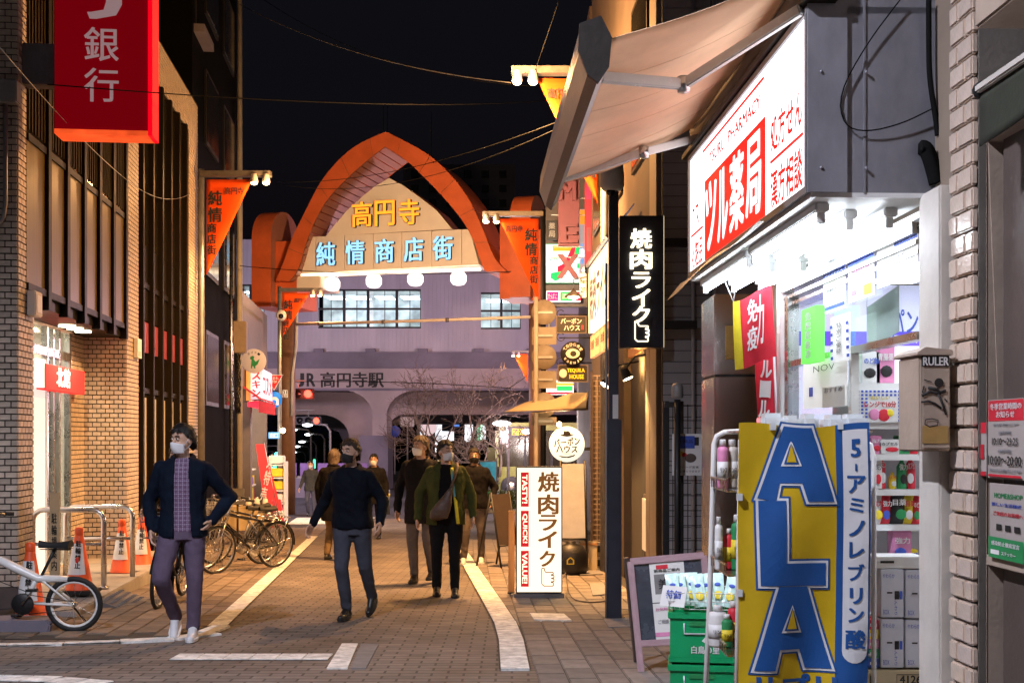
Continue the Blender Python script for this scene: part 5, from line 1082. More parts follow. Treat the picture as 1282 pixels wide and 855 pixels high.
for pts, r in (([(-9, 10), (2, 8), (8, 2)], 2.2), ([(-17, 0), (-6, 5), (2, 3), (14, 6)], 2.4), ([(4, 2), (10, -12), (14, -24)], 1.8), ([(-18, -8), (-8, -7), (0, -10), (8, -16)], 1.6), ([(-14, 12), (-16, 4), (-11, 2)], 1.2), ([(12, -4), (16, -8)], 1.0), ([(-12, -30), (-13, -36), (-7, -39), (3, -37), (4, -31), (-4, -29), (-12, -30)], .8), ([(-14, 20), (-4, 17)], .8)):
    b.tube([(x * s_, 0, z * s_) for x, z in pts], r * s_ * .9, 5, 0, M @ Matrix.Diagonal((1, .15, 1, 1)))
b.sph((5 * s_, 0, 16 * s_), (6 * s_, .0006, 6 * s_), 12, 0, M); b.build('ink_drawing', M_['ink'], mbx, I4)
# ---------------- neighbouring shop at the right edge
nb_ = thing('neighbour_shop', 'closed beige shop front with a dark door at the right edge', 'building', RT(WO + .3, 4.0, FR.g(4)))
g1, g2 = gp0 - .02, 2.4
NB = WO + .02
b = MB(); b.bx(NB, NB + .12, FR.t(1235, NB), gp0 - .015, -.4, 2.62); b.bx(NB, NB + .12, g2, FR.t(1235, NB), -.4, -.1 + 0); b.bx(NB, NB + .12, g2, FR.t(1235, NB), FR.z(712, 4.4, NB), FR.z(698, 4.4, NB)); b.bx(NB + .6, NB + 2, g2, gp0, -.4, 5); b.bx(NB, NB + .12, g2, FR.t(1235, NB), 2.5, 2.62); b.build('frame', M_['frame_beige'], nb_, RM, bevel=.006)
b = MB(); b.bx(NB + .05, NB + .07, g2, FR.t(1240, NB), -.1, 2.5); b.build('door_panel', M_['umber'], nb_, RM)
b = MB(); b.bx(NB - .22, NB + .4, g2, FR.t(1220, NB - .22), rz(60, 4.35), 5.0); b.build('upper_cladding', M_['frame_beige'], nb_, RM, bevel=.008)
ga = thing('rolled_awning', 'dark green rolled awning with a pale rail at the right edge', 'awning', RT(NB - .2, 4.3, 2.4))
ax = NB - .13; ta = FR.t(1226, ax)
b = MB(); b.bx(ax - .02, ax + .03, g2, ta, rz(118, ta, ax), rz(108, ta, ax)); b.build('front_rail', M_['offwhite'], ga, RM, bevel=.006)
b = MB(); b.grid(lambda u, v: (ax + .0 + .015 * math.sin(v * 12) * u, ta - v * (ta - g2), rz(118, ta, ax) - u * (.19 - .03 * math.sin(v * 5))), 6, 24); o = b.build('valance', M_['green_canvas'], ga, RM); md = o.modifiers.new('s', 'SOLIDIFY'); md.thickness = .004
b = MB(); b.cyl((ax + .01, ta - .01, rz(113, ta, ax)), (ax + .01, ta + .012, rz(113, ta, ax)), .032, .032, 14); b.build('end_cap', M_['black'], ga, RM)
b = MB(); b.bx(ax + .12, ax + .15, g2, ta - .15, rz(70, ta, ax), rz(64, ta, ax)); b.build('upper_rail', M_['white'], ga, RM)
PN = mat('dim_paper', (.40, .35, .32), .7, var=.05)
np_ = NB - .012
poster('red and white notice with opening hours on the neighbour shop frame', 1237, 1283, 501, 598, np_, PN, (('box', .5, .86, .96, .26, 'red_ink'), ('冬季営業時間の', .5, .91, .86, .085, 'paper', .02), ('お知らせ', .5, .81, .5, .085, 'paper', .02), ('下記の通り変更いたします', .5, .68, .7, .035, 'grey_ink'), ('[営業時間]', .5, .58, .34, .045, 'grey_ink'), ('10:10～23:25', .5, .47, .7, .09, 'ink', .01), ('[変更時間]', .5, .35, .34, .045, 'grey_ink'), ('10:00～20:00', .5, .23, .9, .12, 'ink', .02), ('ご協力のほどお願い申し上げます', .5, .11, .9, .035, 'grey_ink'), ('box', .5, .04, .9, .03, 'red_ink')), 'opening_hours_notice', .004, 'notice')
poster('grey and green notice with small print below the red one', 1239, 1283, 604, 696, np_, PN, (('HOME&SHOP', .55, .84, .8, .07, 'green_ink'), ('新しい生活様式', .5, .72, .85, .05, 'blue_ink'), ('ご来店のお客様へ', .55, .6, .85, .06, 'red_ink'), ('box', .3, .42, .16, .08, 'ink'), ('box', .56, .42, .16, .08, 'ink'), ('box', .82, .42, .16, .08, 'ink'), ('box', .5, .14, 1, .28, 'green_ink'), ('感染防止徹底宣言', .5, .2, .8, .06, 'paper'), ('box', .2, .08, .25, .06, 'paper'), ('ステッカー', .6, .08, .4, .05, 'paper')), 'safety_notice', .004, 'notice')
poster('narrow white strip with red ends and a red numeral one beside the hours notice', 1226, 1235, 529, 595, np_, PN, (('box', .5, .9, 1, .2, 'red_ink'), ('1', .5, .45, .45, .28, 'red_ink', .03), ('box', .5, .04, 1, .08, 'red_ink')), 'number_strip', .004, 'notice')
# ---------------- gap between pharmacy and grill: siding wall, mesh fence, steel cabinet
sw = thing('siding_building', 'grey horizontal siding wall of the building beside the grill restaurant', 'building', T(2.9, 12.6, gz(12.5)))
X0, X1 = SX(829, 12.5), 6.0
b = MB(); b.bx(X0, X1, 12.5, 20, -.7, 9.0); b.build('wall', M_['joint'], sw, I4)
z = -.6; w_ = 0; bm_ = {}
sd = MB(); sd.bx(-1, 1, -.02, 0, -.045, .045)
while z < 8.9:
    for a, c in ((X0 + .01, SX(890, 12.5) - .006), (SX(890, 12.5) + .006, SX(1010, 12.5)), (SX(1010, 12.5) + .01, X1)):
        if a > 4.5: continue
        q = MB(); q.prism([(a, z), (c, z), (c, z + .107), (a, z + .107)], 12.485 + random.uniform(-.002, .002), 12.5); q.build('siding_plank', M_['siding'], sw, I4)
    z += .115
for px in (868, 895):
    b = MB(); b.cyl((SX(px, 12.44), 12.44, -.6), (SX(px, 12.44), 12.44, 6), .02, .02, 8); b.build('downpipe', M_['siding'], sw, I4)
mf = thing('mesh_fence', 'black wire mesh fence closing the gap beside the pharmacy', 'fence', T(SX(862, 11.2), 11.2, gz(11.2)))
xm0, xm1 = SX(833, 11.2), SX(1000, 11.2); zm0, zm1 = gz(11.2) + .05, SZ(506, 11.2)
b = MB(); x = xm0
while x < xm1: b.bx(x - .004, x + .004, 11.196, 11.204, zm0, zm1); x += .07
z = zm0
while z < zm1 + .01: b.bx(xm0, xm1, 11.19, 11.196, z - .004, z + .004); z += .14
b.build('wire_panel', M_['black'], mf, I4)
for px in (834, 852, 930): b = MB(); b.bx(SX(px, 11.2) - .03, SX(px, 11.2) + .03, 11.2, 11.25, gz(11.2), zm1 + .03); b.build('post', M_['black'], mf, I4, bevel=.004)
vp = thing('vent_pipe', 'dark thin pipe with a lantern cap standing by the mesh fence', 'pipe', T(SX(848, 11), 11, gz(11)))
b = MB(); b.cyl((0, 0, 0), (0, 0, SZ(500, 11) - gz(11)), .03, .03, 10); b.build('pipe', M_['black'], vp); b = MB(); b.lathe([(.05, 0), (.055, .01), (.055, .1), (.04, .13), (.0, .14)], 12); b.build('cap', M_['pole_grey'], vp, WM[vp.name] @ T(0, 0, SZ(498, 11) - gz(11)))
b = MB(); b.bx(-.12, .0, -.01, .02, SZ(510, 11) - gz(11), SZ(503, 11) - gz(11)); b.build('bracket', M_['black'], vp)
ps2 = thing('food_poster', 'small food poster in a clear sleeve on the mesh fence', 'poster', T(SX(860, 11.1), 11.1, SZ(595, 11.1)))
pw_, ph_ = SX(879, 11.1) - SX(842, 11.1), SZ(543, 11.1) - SZ(595, 11.1)
b = MB(); b.bx(-pw_ / 2, pw_ / 2, 0, .006, 0, ph_); b.build('sheet', M_['paper'], ps2)
for (x, z, w, h, c) in ((-.05, .80, .62, .3, 'blue_ink'), (.33, .82, .15, .2, 'ink'), (.12, .42, .4, .22, 'umber'), (-.25, .52, .3, .14, 'yellow_ink'), (-.1, .5, .2, .1, 'red_ink')):
    b = MB(); b.sph((x * pw_, -.001, z * ph_), (w * pw_ / 2, .0015, h * ph_ / 2), 14) if c in ('umber', 'yellow_ink', 'red_ink') else b.bx((x - w / 2) * pw_, (x + w / 2) * pw_, -.002, 0, (z - h / 2) * ph_, (z + h / 2) * ph_); b.build('print', M_[c], ps2)
b = MB(); b.text('ハンバーグ定食', pw_ * .8, ph_ * .06, WM[ps2.name] @ T(0, -.003, ph_ * .2)); b.text('お持ち帰りできます', pw_ * .9, ph_ * .05, WM[ps2.name] @ T(0, -.003, ph_ * .1)); b.text('新商品', pw_ * .5, ph_ * .09, WM[ps2.name] @ T(-pw_ * .05, -.004, ph_ * .82)); b.build('lettering', M_['ink'], ps2, I4)
cab = thing('steel_cabinet', 'tall polished steel cabinet with a handle plate in the gap beside the pharmacy', 'cabinet', T(SX(920, 9), 9, gz(9)))
xa, xb = SX(894, 9), SX(975, 9); zc_ = SZ(470, 9)
M_['mirror_steel'] = mat('mirror_steel', (.62, .60, .60), .2, 1, var=.05, scale=1.2, bump=.35)
b = MB(); b.bx(xa, xb, 9, 9.6, gz(9), zc_ - .01); b.build('lower_door', M_['mirror_steel'], cab, I4, bevel=.01); b = MB(); b.bx(xa, xb, 9, 9.6, zc_ + .01, SZ(368, 9)); b.build('upper_door', M_['mirror_steel'], cab, I4, bevel=.01)
b = MB(); b.bx(SX(908, 9), SX(921, 9), 8.985, 9, SZ(450, 9), SZ(408, 9)); b.build('handle_plate', M_['brass'], cab, I4, bevel=.004)
b = MB(); b.bx(xa + .01, xb, 9.02, 9.58, zc_ - .011, zc_ + .011); b.build('seam', M_['black'], cab, I4)
# ================================================================ grill restaurant and the bars beyond
C0, C1 = FR.t(829, WO + .07), FR.t(741, WO + .07)
gr = thing('grill_restaurant', 'grill restaurant front with a warm wooden doorway and lit fascia boards', 'building', RT(WO + 1, (C0 + C1) / 2, FR.g(16)))
GO = WO + .07
d0, d1 = FR.t(815, GO), FR.t(781, GO)             # warm doorway near/far
b = MB(); b.bx(GO, GO + .9, C0 - .0, d0, -.8, 9); b.bx(GO, GO + .9, d0, d1, 2.55, 9); b.bx(GO, GO + .9, d1, C1, -.8, 9); b.bx(GO + .9, 5, C0, C1, 2.55, 9); b.build('wall', M_['grill_wall'], gr, RM)
b = MB(); b.bx(GO - .06, GO, C0 + .02, C0 + .5, -.6, 9); b.bx(GO - .06, GO, d0 - .28, d0, -.6, 2.6); b.build('column', M_['beige_wall'], gr, RM, bevel=.01)
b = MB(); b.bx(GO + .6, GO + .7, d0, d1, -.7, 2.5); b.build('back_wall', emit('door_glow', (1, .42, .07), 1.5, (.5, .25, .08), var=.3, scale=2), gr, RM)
n = 9
for k in range(n):
    y0 = d0 + (d1 - d0) * k / n; y1 = d0 + (d1 - d0) * (k + .72) / n
    q = MB(); q.bx(GO + .18, GO + .24, y0, y1, -.65, 2.35 if k % 3 else 1.2); q.build('plank', M_['wood'], gr, RM, bevel=.005)
b = MB(); b.bx(GO + .05, GO + .15, d0, d1, 2.4, 2.55); b.build('lintel', M_['wood'], gr, RM)
lamp('door_lamp', 'POINT', (0, 0, 0), (1, .5, .14), 420, None, .08); place(bpy.data.objects['door_lamp'], RT(GO + .1, (d0 + d1) / 2, 2.25), gr)
b = MB(); y = d0 + .9; b.grid(lambda u, v: (GO + .1 + .02 * math.sin(v * 9), y + .6 * u, 1.5 - 1.0 * v - .1 * u), 6, 10); b.build('noren_cloth', M_['white_cloth'], gr, RM)
dm = thing('door_menu', 'narrow dark menu stand inside the warm wooden doorway', 'menu stand', RT(GO + .08, d0 + .45, FR.g(14.5))); z = FR.g(14.5)
b = MB(); b.bx(GO + .02, GO + .08, d0 + .3, d0 + .75, z + .35, z + 1.15); b.build('board', M_['umber'], dm, RM, bevel=.006); b = MB(); b.bx(GO + .0, GO + .02, d0 + .36, d0 + .7, z + .5, z + 1.1); b.build('menu_sheet', M_['paper'], dm, RM); b = MB(); b.bx(GO + .03, GO + .07, d0 + .34, d0 + .37, z, z + .35); b.bx(GO + .03, GO + .07, d0 + .68, d0 + .71, z, z + .35); b.build('leg', M_['black'], dm, RM)
# upper facade windows above the awning line
for k in range(3):
    y = C0 + .9 + k * 2.3
    b = MB(); b.bx(GO - .03, GO, y, y + 1.3, 4.6, 6.6); w = b.build('window_frame', M_['bronze'], gr, RM); b = MB(); b.bx(GO - .035, GO - .03, y + .06, y + 1.24, 4.66, 6.54); b.build('pane', M_['dark_pane'], w, RM)
# lit fascia boards
o_ = WO - .3
fa0, fa1 = FR.t(763, o_), FR.t(737, o_)
zt2, zm2, zb2 = rz(300, fa0, o_), rz(395, fa0, o_), rz(432, fa0, o_)
fs_ = thing('fascia_sign', 'long lit white fascia sign with dark characters facing the street beside the navy post', 'sign', RT(o_, (fa0 + fa1) / 2, zm2))
b = MB(); b.bx(o_, WO + .05, fa0, fa1, zm2, zt2); b.build('sign_box', emit('fascia_white', (1, .86, .60), 1.5), fs_, RM); b = MB(); b.text('焼肉ライク', (fa1 - fa0) * .9, (zt2 - zm2) * .7, RS(o_ - .006, (fa0 + fa1) / 2, (zt2 + zm2) / 2), .06); b.build('lettering', M_['umber'], fs_, I4)
b = MB(); b.bx(o_ - .01, WO + .05, fa0 - .03, fa0, zm2 - .02, zt2 + .02); b.bx(o_ - .01, WO + .05, fa1, fa1 + .03, zm2 - .02, zt2 + .02); b.build('edge_frame', M_['black'], fs_, RM)
f2 = thing('menu_fascia', 'row of lit orange menu boards under the white fascia sign', 'sign', RT(o_, (fa0 + fa1) / 2, zb2))
for k in range(4):
    a = fa0 + (fa1 - fa0) * k / 4; c = fa0 + (fa1 - fa0) * (k + .93) / 4; q = MB(); q.bx(o_ + .02, o_ + .07, a, c, zb2, zm2 - .04); q.build('menu_board', emit('menu_orange', (1, .50, .22), .75, var=.4, scale=4) if k == 0 else bpy.data.materials['menu_orange'], f2, RM)
    q = MB(); q.text('並盛', (c - a) * .7, .12, RS(o_ + .015, (a + c) / 2, (zb2 + zm2) / 2), .03); q.build('lettering', M_['umber'], f2, I4)
can = thing('glass_canopy', 'pale blue-grey lean-to canopy strip above the lit fascia sign', 'canopy', RT(o_, (fa0 + fa1) / 2, zt2 + .2)); M_['canopy_blue'] = emit('canopy_blue', (.3, .34, .62), .12, (.35, .38, .5))
b = MB(); b.add([(o_ - .02, fa0, zt2 + .04), (o_ - .02, fa1, zt2 + .04), (WO, fa1, zt2 + .42), (WO, fa0, zt2 + .42)], [(0, 1, 2, 3)]); o = b.build('sheet', M_['canopy_blue'], can, RM); md = o.modifiers.new('s', 'SOLIDIFY'); md.thickness = .012; b = MB(); b.bx(o_ - .04, o_ - .01, fa0, fa1, zt2 + .02, zt2 + .06); b.build('rail', M_['steel'], can, RM)
# vertical projecting sign
vs_ = thing('vertical_sign', 'tall black vertical sign with glowing white characters and a thumbs-up hand', 'sign', P3(803, 435, 12.2))
Y = 12.2; x0, x1, z0, z1 = SX(775.5, Y), SX(831, Y), SZ(435, Y), SZ(270, Y)
b = MB(); b.bx(x0, x1, Y, Y + .22, z0, z1); b.build('sign_box', M_['navy_post'], vs_, I4, bevel=.008)
lit = emit('letter_warm', (1, .88, .62), 2.2); xc = SX(802.5, Y); k_ = Y / F
b = MB()
for ch, py, w, h in (('焼', 299, 27, 25), ('肉', 325, 28, 25), ('ラ', 351, 24, 20), ('イ', 373, 23, 22), ('ク', 394, 22, 21)): b.text(ch, w * k_, h * k_, T(xc, Y - .012, SZ(py, Y)), .05, .012)
b.build('lettering', lit, vs_, I4)
hand = [(-8, 13), (-8, -10), (-5, -13), (9, -13), (9, -8), (6, -8), (6, -6.5), (10, -6.5), (10, -2.5), (6.5, -2.5), (6.5, -1), (10, -1), (10, 2.5), (6, 2.5), (6, 4), (9, 4), (9, 7), (-2, 7), (-4, 10), (-4, 13), (-8, 13)]
def hand_icon(M, s, r, flip=1): 
    b = MB()
    for a, c in zip(hand, hand[1:]): b.tube([(a[0] * s * flip, 0, a[1] * s), (c[0] * s * flip, 0, c[1] * s)], r, 5, 0, M)
    return b
hand_icon(T(xc, Y - .012, SZ(415, Y)), k_ * .95, k_ * .85).build('hand_symbol', lit, vs_, I4)
b = MB(); b.bx(x1 - .05, x1 + .35, Y + .06, Y + .16, z0 + .2, z0 + .28); b.bx(x1 - .05, x1 + .35, Y + .06, Y + .16, z1 - .3, z1 - .22); b.build('bracket', M_['black'], vs_, I4)
b = MB(); b.bx(x1 - .002, x1 + .004, Y - .002, Y, z0, z1); b.build('edge_light', emit('edge_glow', (1, .8, .5), .8), vs_, I4)
# spotlights above the doorway
def spotlight(label, px, py, Y, d, pw, tgt):
    p = P(px, py, Y); s = thing('spotlight', label, 'spotlight', T(*p)); d = Vector(d).normalized()
    b = MB(); b.cyl(-d * .16, d * .0, .04, .065, 12); b.build('housing', M_['black'], s); b = MB(); b.cyl(d * .0, d * .005, .058, .058, 12); b.build('lens', M_['bulb_warm'], s); b = MB(); b.tube([tuple(-d * .1), tuple(-d * .1 + Vector((.12, 0, .16))), tuple(-d * .1 + Vector((.35, 0, .2)))], .012, 6); b.build('arm', M_['black'], s)
    l = lamp('spot_lamp', 'SPOT', (0, 0, 0), (1, .62, .24), pw, None, .05, 110); q = d.to_track_quat('-Z', 'Y').to_matrix().to_4x4(); place(l, T(*(p + d * .03)) @ q, s); return s
spotlight('black spotlight glowing warm right of the navy post under the vertical sign', 786, 474, 13.6, (.35, -.1, -.8), 170, None)
spotlight('black spotlight glowing warm left of the navy post', 757, 482, 14.2, (-.5, -.2, -.7), 150, None)
# navy post with camera dome
np2 = thing('navy_post', 'square navy steel post with a beige camera housing on top', 'post', T(SX(768, 11.3), 11.3, gz(11.3)))
Y = 11.3; b = MB(); b.bx(SX(762.5, Y), SX(774.5, Y), Y, Y + .1, SZ(526, Y), SZ(238, Y)); b.build('upper_shaft', M_['navy_post'], np2, I4, bevel=.006); b = MB(); b.bx(SX(760, Y), SX(778, Y), Y - .02, Y + .14, gz(Y) - .02, SZ(525, Y)); b.build('lower_shaft', M_['navy_post'], np2, I4, bevel=.008)
b = MB(); b.lathe([(.0, .23), (.105, .22), (.115, .16), (.115, .05), (.09, .01), (.05, 0)], 20, 0, T(SX(766, Y), Y - .02, SZ(240, Y))); b.build('camera_housing', M_['offwhite'], np2, I4); b = MB(); b.sph((SX(764, Y), Y - .03, SZ(239, Y) - .01), .045, 12); b.build('camera_dome', M_['black_gloss'], np2, I4)
b = MB(); b.tube([(SX(759, Y), Y - .01, gz(Y)), (SX(759, Y), Y - .01, SZ(330, Y))], .012, 6); b.build('conduit', M_['pole_grey'], np2, I4)
b = MB(); b.bx(SX(767, Y), SX(774, Y), Y - .006, Y, SZ(524, Y), SZ(494, Y)); b.build('sticker', M_['paper'], np2, I4)
# brown panel wall with mesh between grill and bars
mw = thing('bar_building', 'dark brown set-back building of small bars past the grill', 'building', RT(WO + 1.5, 22, FR.g(22)))
b = MB(); b.bx(GO + .5, 5, C1 + .02, 24, -1.2, 8.5); b.build('wall', mat('bar_wall', (.06, .045, .035), .8, var=.3, scale=2), mw, RM)
for k in range(5):
    z = 3.2 + (k // 3) * 2.4; y = C1 + .2 + (k % 3) * 1.1; b = MB(); b.bx(GO + .47, GO + .5, y, y + .9, z, z + 1.4); w = b.build('window_frame', M_['bronze'], mw, RM); b = MB(); b.bx(GO + .46, GO + .47, y + .07, y + .83, z + .07, z + 1.33); b.build('pane', M_['dark_pane'], w, RM)
ms = thing('lattice_screen', 'pale wire lattice screen standing beside the navy post', 'screen', T(SX(748, 17.5), 17.5, gz(17.5)))
Y = 17.5; xa, xb = SX(742, Y), SX(759, Y); b = MB(); z = gz(Y) + .1
while z < SZ(470, Y): b.bx(xa, xb, Y, Y + .006, z - .006, z + .006); z += .075
x = xa
while x < xb + .01: b.bx(x - .006, x + .006, Y - .007, Y, gz(Y), SZ(470, Y)); x += .065
b.build('lattice', M_['frame_beige'], ms, I4); b = MB(); b.bx(xa - .03, xa, Y - .01, Y + .02, gz(Y), SZ(465, Y)); b.bx(xb, xb + .03, Y - .01, Y + .02, gz(Y), SZ(465, Y)); b.build('upright', M_['umber'], ms, I4); b = MB(); b.bx(xa, xb, Y + .02, Y + .06, gz(Y), SZ(475, Y)); b.build('backing', M_['beige_wall'], ms, I4)
for k in range(2):
    s = thing('concrete_block', ['upper hollow concrete block at the foot of the lattice screen', 'lower hollow concrete block at the foot of the lattice screen'][k], 'block', T(SX(751, 17.1), 17.1, gz(17) + .2 - k * .2)); b = MB(); b.prism([(-.19, 0), (.19, 0), (.19, .19), (-.19, .19)], 0, .1); b.build('block', M_['concrete'], s, bevel=.006); b = MB()
    for x in (-.11, 0, .11): b.bx(x - .035, x + .035, -.003, 0, .05, .14)
    b.build('hole', M_['black'], s)
tw = thing('sign_tower_building', 'dark red-brown building carrying the lit store signs on the right', 'building', T(SX(800, 33), 33, gz(33))); b = MB(); b.bx(SX(742, 33), 9, 31, 40, -1.3, 9); b.build('wall', bpy.data.materials['bar_wall'], tw, I4); b = MB(); b.bx(SX(683, 34.3), SX(742, 34.3), 34.3, 34.6, SZ(384, 34.3), SZ(200, 34.3)); b.build('sign_frame', M_['umber'], tw, I4)
# tower of signs in the distance on the right
def flat_sign(label, x0, x1, y0, y1, Y, face, texts=(), th=.12, name='shop_sign', frame=None, cat='sign', bev=.01):
    s = thing(name, label, cat, P3((x0 + x1) / 2, y1, Y)); b = MB(); b.bx(SX(x0, Y), SX(x1, Y), Y, Y + th, SZ(y1, Y), SZ(y0, Y)); b.build('panel', face if not isinstance(face, str) else M_[face], s, I4, bevel=bev)
    for i, it in enumerate(texts):
        tx, cx, cy, w, h, m = it[:6]; k = Y / F; M = T(SX(cx, Y), Y - .004 - .003 * i, SZ(cy, Y)); b = MB()
        m = m if not isinstance(m, str) else M_[m]
        if tx == '#': b.quad((-w * k / 2, 0, -h * k / 2), (w * k / 2, 0, -h * k / 2), (w * k / 2, 0, h * k / 2), (-w * k / 2, 0, h * k / 2), 0, M); b.build('print', m, s, I4)
        elif tx == 'poly': b.prism([(x * k, z * k) for x, z in it[6]], -.001, .001, 0, M); b.build('print', m, s, I4)
        else: b.text(tx, w * k, h * k, M, it[6] if len(it) > 6 else .03, vert=len(it) > 7); b.build('lettering', m, s, I4)
    if frame:
        b = MB(); k = .02; b.bx(SX(x0, Y) - k, SX(x0, Y), Y - .02, Y + th, SZ(y1, Y) - k, SZ(y0, Y) + k); b.bx(SX(x1, Y), SX(x1, Y) + k, Y - .02, Y + th, SZ(y1, Y) - k, SZ(y0, Y) + k); b.bx(SX(x0, Y), SX(x1, Y), Y - .02, Y + th, SZ(y0, Y), SZ(y0, Y) + k); b.bx(SX(x0, Y), SX(x1, Y), Y - .02, Y + th, SZ(y1, Y) - k, SZ(y1, Y)); b.build('frame', M_[frame], s, I4)
    return s
E_ = lambda n, c, s: emit(n, c, s)
LG, LO, LR = E_('lit_green', (.02, .55, .16), .75), E_('lit_orange', (1, .36, .03), .9), E_('lit_red', (.85, .02, .06), .8)
flat_sign('lit convenience store sign of white, orange, red and green stripes behind the dark letter frame', 683.5, 730, 306, 354, 34, E_('store_white', (.80, .93, 1), .95), (('#', 707, 311, 30, 7, LO), ('poly', 712, 330, 1, 1, LR, [(4, 20), (14, 20), (2, -2), (-4, -14), (-14, -14), (-14, -4), (-6, 0)]), ('poly', 724, 316, 1, 1, LG, [(-3, 7), (5, 7), (5, -3), (-5, -3)]), ('#', 726, 333, 7, 6, LG), ('poly', 695, 346, 1, 1, LG, [(-6, -2), (-5, 4), (6, 6), (10, 6), (5, -4), (0, -6)]), ('SEVEN', 693, 325, 12, 4, LG, .02)), .2, frame='green_ink')
flat_sign('lit sign strip of pink and green panels under the store sign', 684, 727, 364, 378, 34, E_('strip_white', (1, .95, .95), .8), (('#', 692, 371, 14, 11, E_('lit_pink', (.85, .02, .25), .8)), ('たばこ', 692, 371, 12, 7, 'white'), ('#', 709, 371, 15, 11, LG), ('酒類', 709, 371, 11, 7, 'white'), ('#', 724, 371, 6, 11, E_('lit_pink2', (.8, .03, .1), .7))), .15)
flat_sign('lit white, green and red striped band low behind the tan awning', 684, 718, 476, 494, 33, E_('store_white2', (.9, .95, 1), .9), (('#', 701, 481, 34, 3, LO), ('#', 707, 486, 20, 6, LG), ('#', 700, 492, 34, 2.5, LR)), .15)
DK = mat('maroon', (.10, .018, .025), .6)
xs2 = thing('letter_frame', 'dark maroon metal frame with big letters in front of the store sign', 'sign', P3(710, 352, 30)); Y = 30; k = Y / F
b = MB(); b.bx(SX(699, Y), SX(725, Y), Y, Y + .1, SZ(308, Y), SZ(212, Y)); b.build('back_panel', DK, xs2, I4)
for ch, px, py, w, h in (('X', 711, 334, 27, 30), ('E', 712, 293, 22, 24), ('M', 710, 240, 22, 24)): b = MB(); b.text(ch, w * k, h * k, T(SX(px, Y), Y - .05, SZ(py, Y)), .1, .06); b.build('letter', DK, xs2, I4)
for py in (247, 268, 308, 321):
    q = MB(); q.bx(SX(690, Y), SX(742, Y), Y + .1, Y + .14, SZ(py + 1, Y), SZ(py, Y)); q.build('support_bar', M_['pole_grey'], xs2, I4)
flat_sign('slim red vertical sign edge at the right of the sign tower', 733, 741, 225, 330, 29, E_('edge_red', (.55, .02, .03), .3), (('#', 737, 240, 6, 20, LR), ('#', 737, 300, 5, 30, DK)), .3)
flat_sign('slim vertical sign with orange top and blue marks on the sign tower', 726, 732, 262, 345, 30.5, E_('slim_white', (.75, .72, .78), .35), (('#', 729, 272, 6, 18, LO), ('居酒屋', 729, 318, 5, 26, E_('lit_blue', (.1, .45, 1), .8), .03, 1)), .3)
flat_sign('small lit cream sign beside the lit fascia', 726, 734, 342, 372, 24, E_('cream', (1, .85, .6), .8), (('Bar', 730, 352, 7, 6, 'ink'), ('2F', 730, 363, 6, 6, 'ink')), .1)
flat_sign('dark upper sign with faint characters over the store sign', 684, 698, 276, 300, 33, 'black', (('薬', 691, 283, 8, 8, 'pole_grey'), ('局', 691, 293, 8, 8, 'pole_grey')), .15)
flat_sign('black plaque with hand-drawn white characters', 697.5, 733, 397, 416, 21, 'black', (('バーボン', 715, 402, 26, 7, 'paper', .03), ('ハウス', 716, 410.5, 20, 7, 'paper', .03), ('#', 729, 410, 2.5, 5, 'red_ink')), .06, 'hanging_sign', 'umber')
s = thing('hanging_sign', 'round black sign with a cream ring of letters and an egg shape', 'sign', P3(717, 443, 21)); k = 21 / F
b = MB(); b.lathe([(15.5 * k, 0), (15.5 * k, .05)], 28, 0, R(math.pi / 2, 'X') @ T(0, 0, -.0)); b.build('disc', M_['black'], s)
b = MB(); b.sph((0, -.055, 0), (9 * k, .004, 6 * k), 16); b.build('print', M_['offwhite'], s); b = MB(); b.sph((.5 * k, -.060, 0), (4 * k, .004, 3.6 * k), 14); b.build('print', M_['ink'], s); b = MB()
for i, ch in enumerate('てのひら食堂'): a = rad(150 - i * 24); b.text(ch, 4 * k, 4 * k, WM[s.name] @ T(11.5 * k * math.cos(a), -.056, 11.5 * k * math.sin(a)) @ R(-(a - math.pi / 2), 'Y'), .03)
for i, ch in enumerate('KOENJI'): a = rad(215 + i * 22); b.text(ch, 2.6 * k, 3 * k, WM[s.name] @ T(11.5 * k * math.cos(a), -.056, 11.5 * k * math.sin(a)) @ R(-(a + math.pi / 2), 'Y'), .03)
b.build('lettering', M_['offwhite'], s, I4)
flat_sign('black rectangular sign with a pale coin and yellow western letters', 699.5, 735, 458, 477, 21, 'black', (('TEQUILA', 721, 464, 22, 5.5, 'yellow_ink', .06), ('HOUSE', 722, 471.5, 18, 5.5, 'yellow_ink', .06)), .06, 'hanging_sign', 'umber')
s = [o for o in bpy.data.objects if o.name.startswith('hanging_sign')][-1]
b = MB(); b.sph((0, 0, 0), (5 * k, .004, 5.5 * k), 14, 0, P3(705, 467.5, 20.99)); b.build('print', M_['offwhite'], [o for o in bpy.data.objects if o.get('label', '').startswith('black rectangular')][0], I4)
ir = thing('sign_bracket', 'curled black iron bracket carrying the small hanging signs', 'bracket', P3(737, 420, 21)); b = MB()
for py in (395, 424, 455):
    b.tube([tuple(P(x, py - 1, 21.03)) for x in (700, 720, 745)], .012, 5); b.tube([tuple(P(702 + 5 * math.cos(a), py - 2 + 5 * math.sin(a), 21.03)) for a in [rad(40 * i) for i in range(9)]], .008, 5)
b.build('ironwork', M_['black'], ir, I4)
wl_ = thing('wall_lamp', 'small copper shade lamp glowing warm under the store sign', 'lamp', P3(718, 372, 24)); b = MB(); b.lathe([(.03, .16), (.05, .12), (.17, .02), (.18, 0)], 16); b.build('lamp_shade', M_['umber'], wl_); b = MB(); b.sph((0, 0, .0), (.12, .12, .03), 12); b.build('bulb', M_['bulb_warm'], wl_); b = MB(); b.tube([(0, 0, .16), (0, 0, .35), (.25, 0, .4)], .012, 6); b.build('arm', M_['black'], wl_)
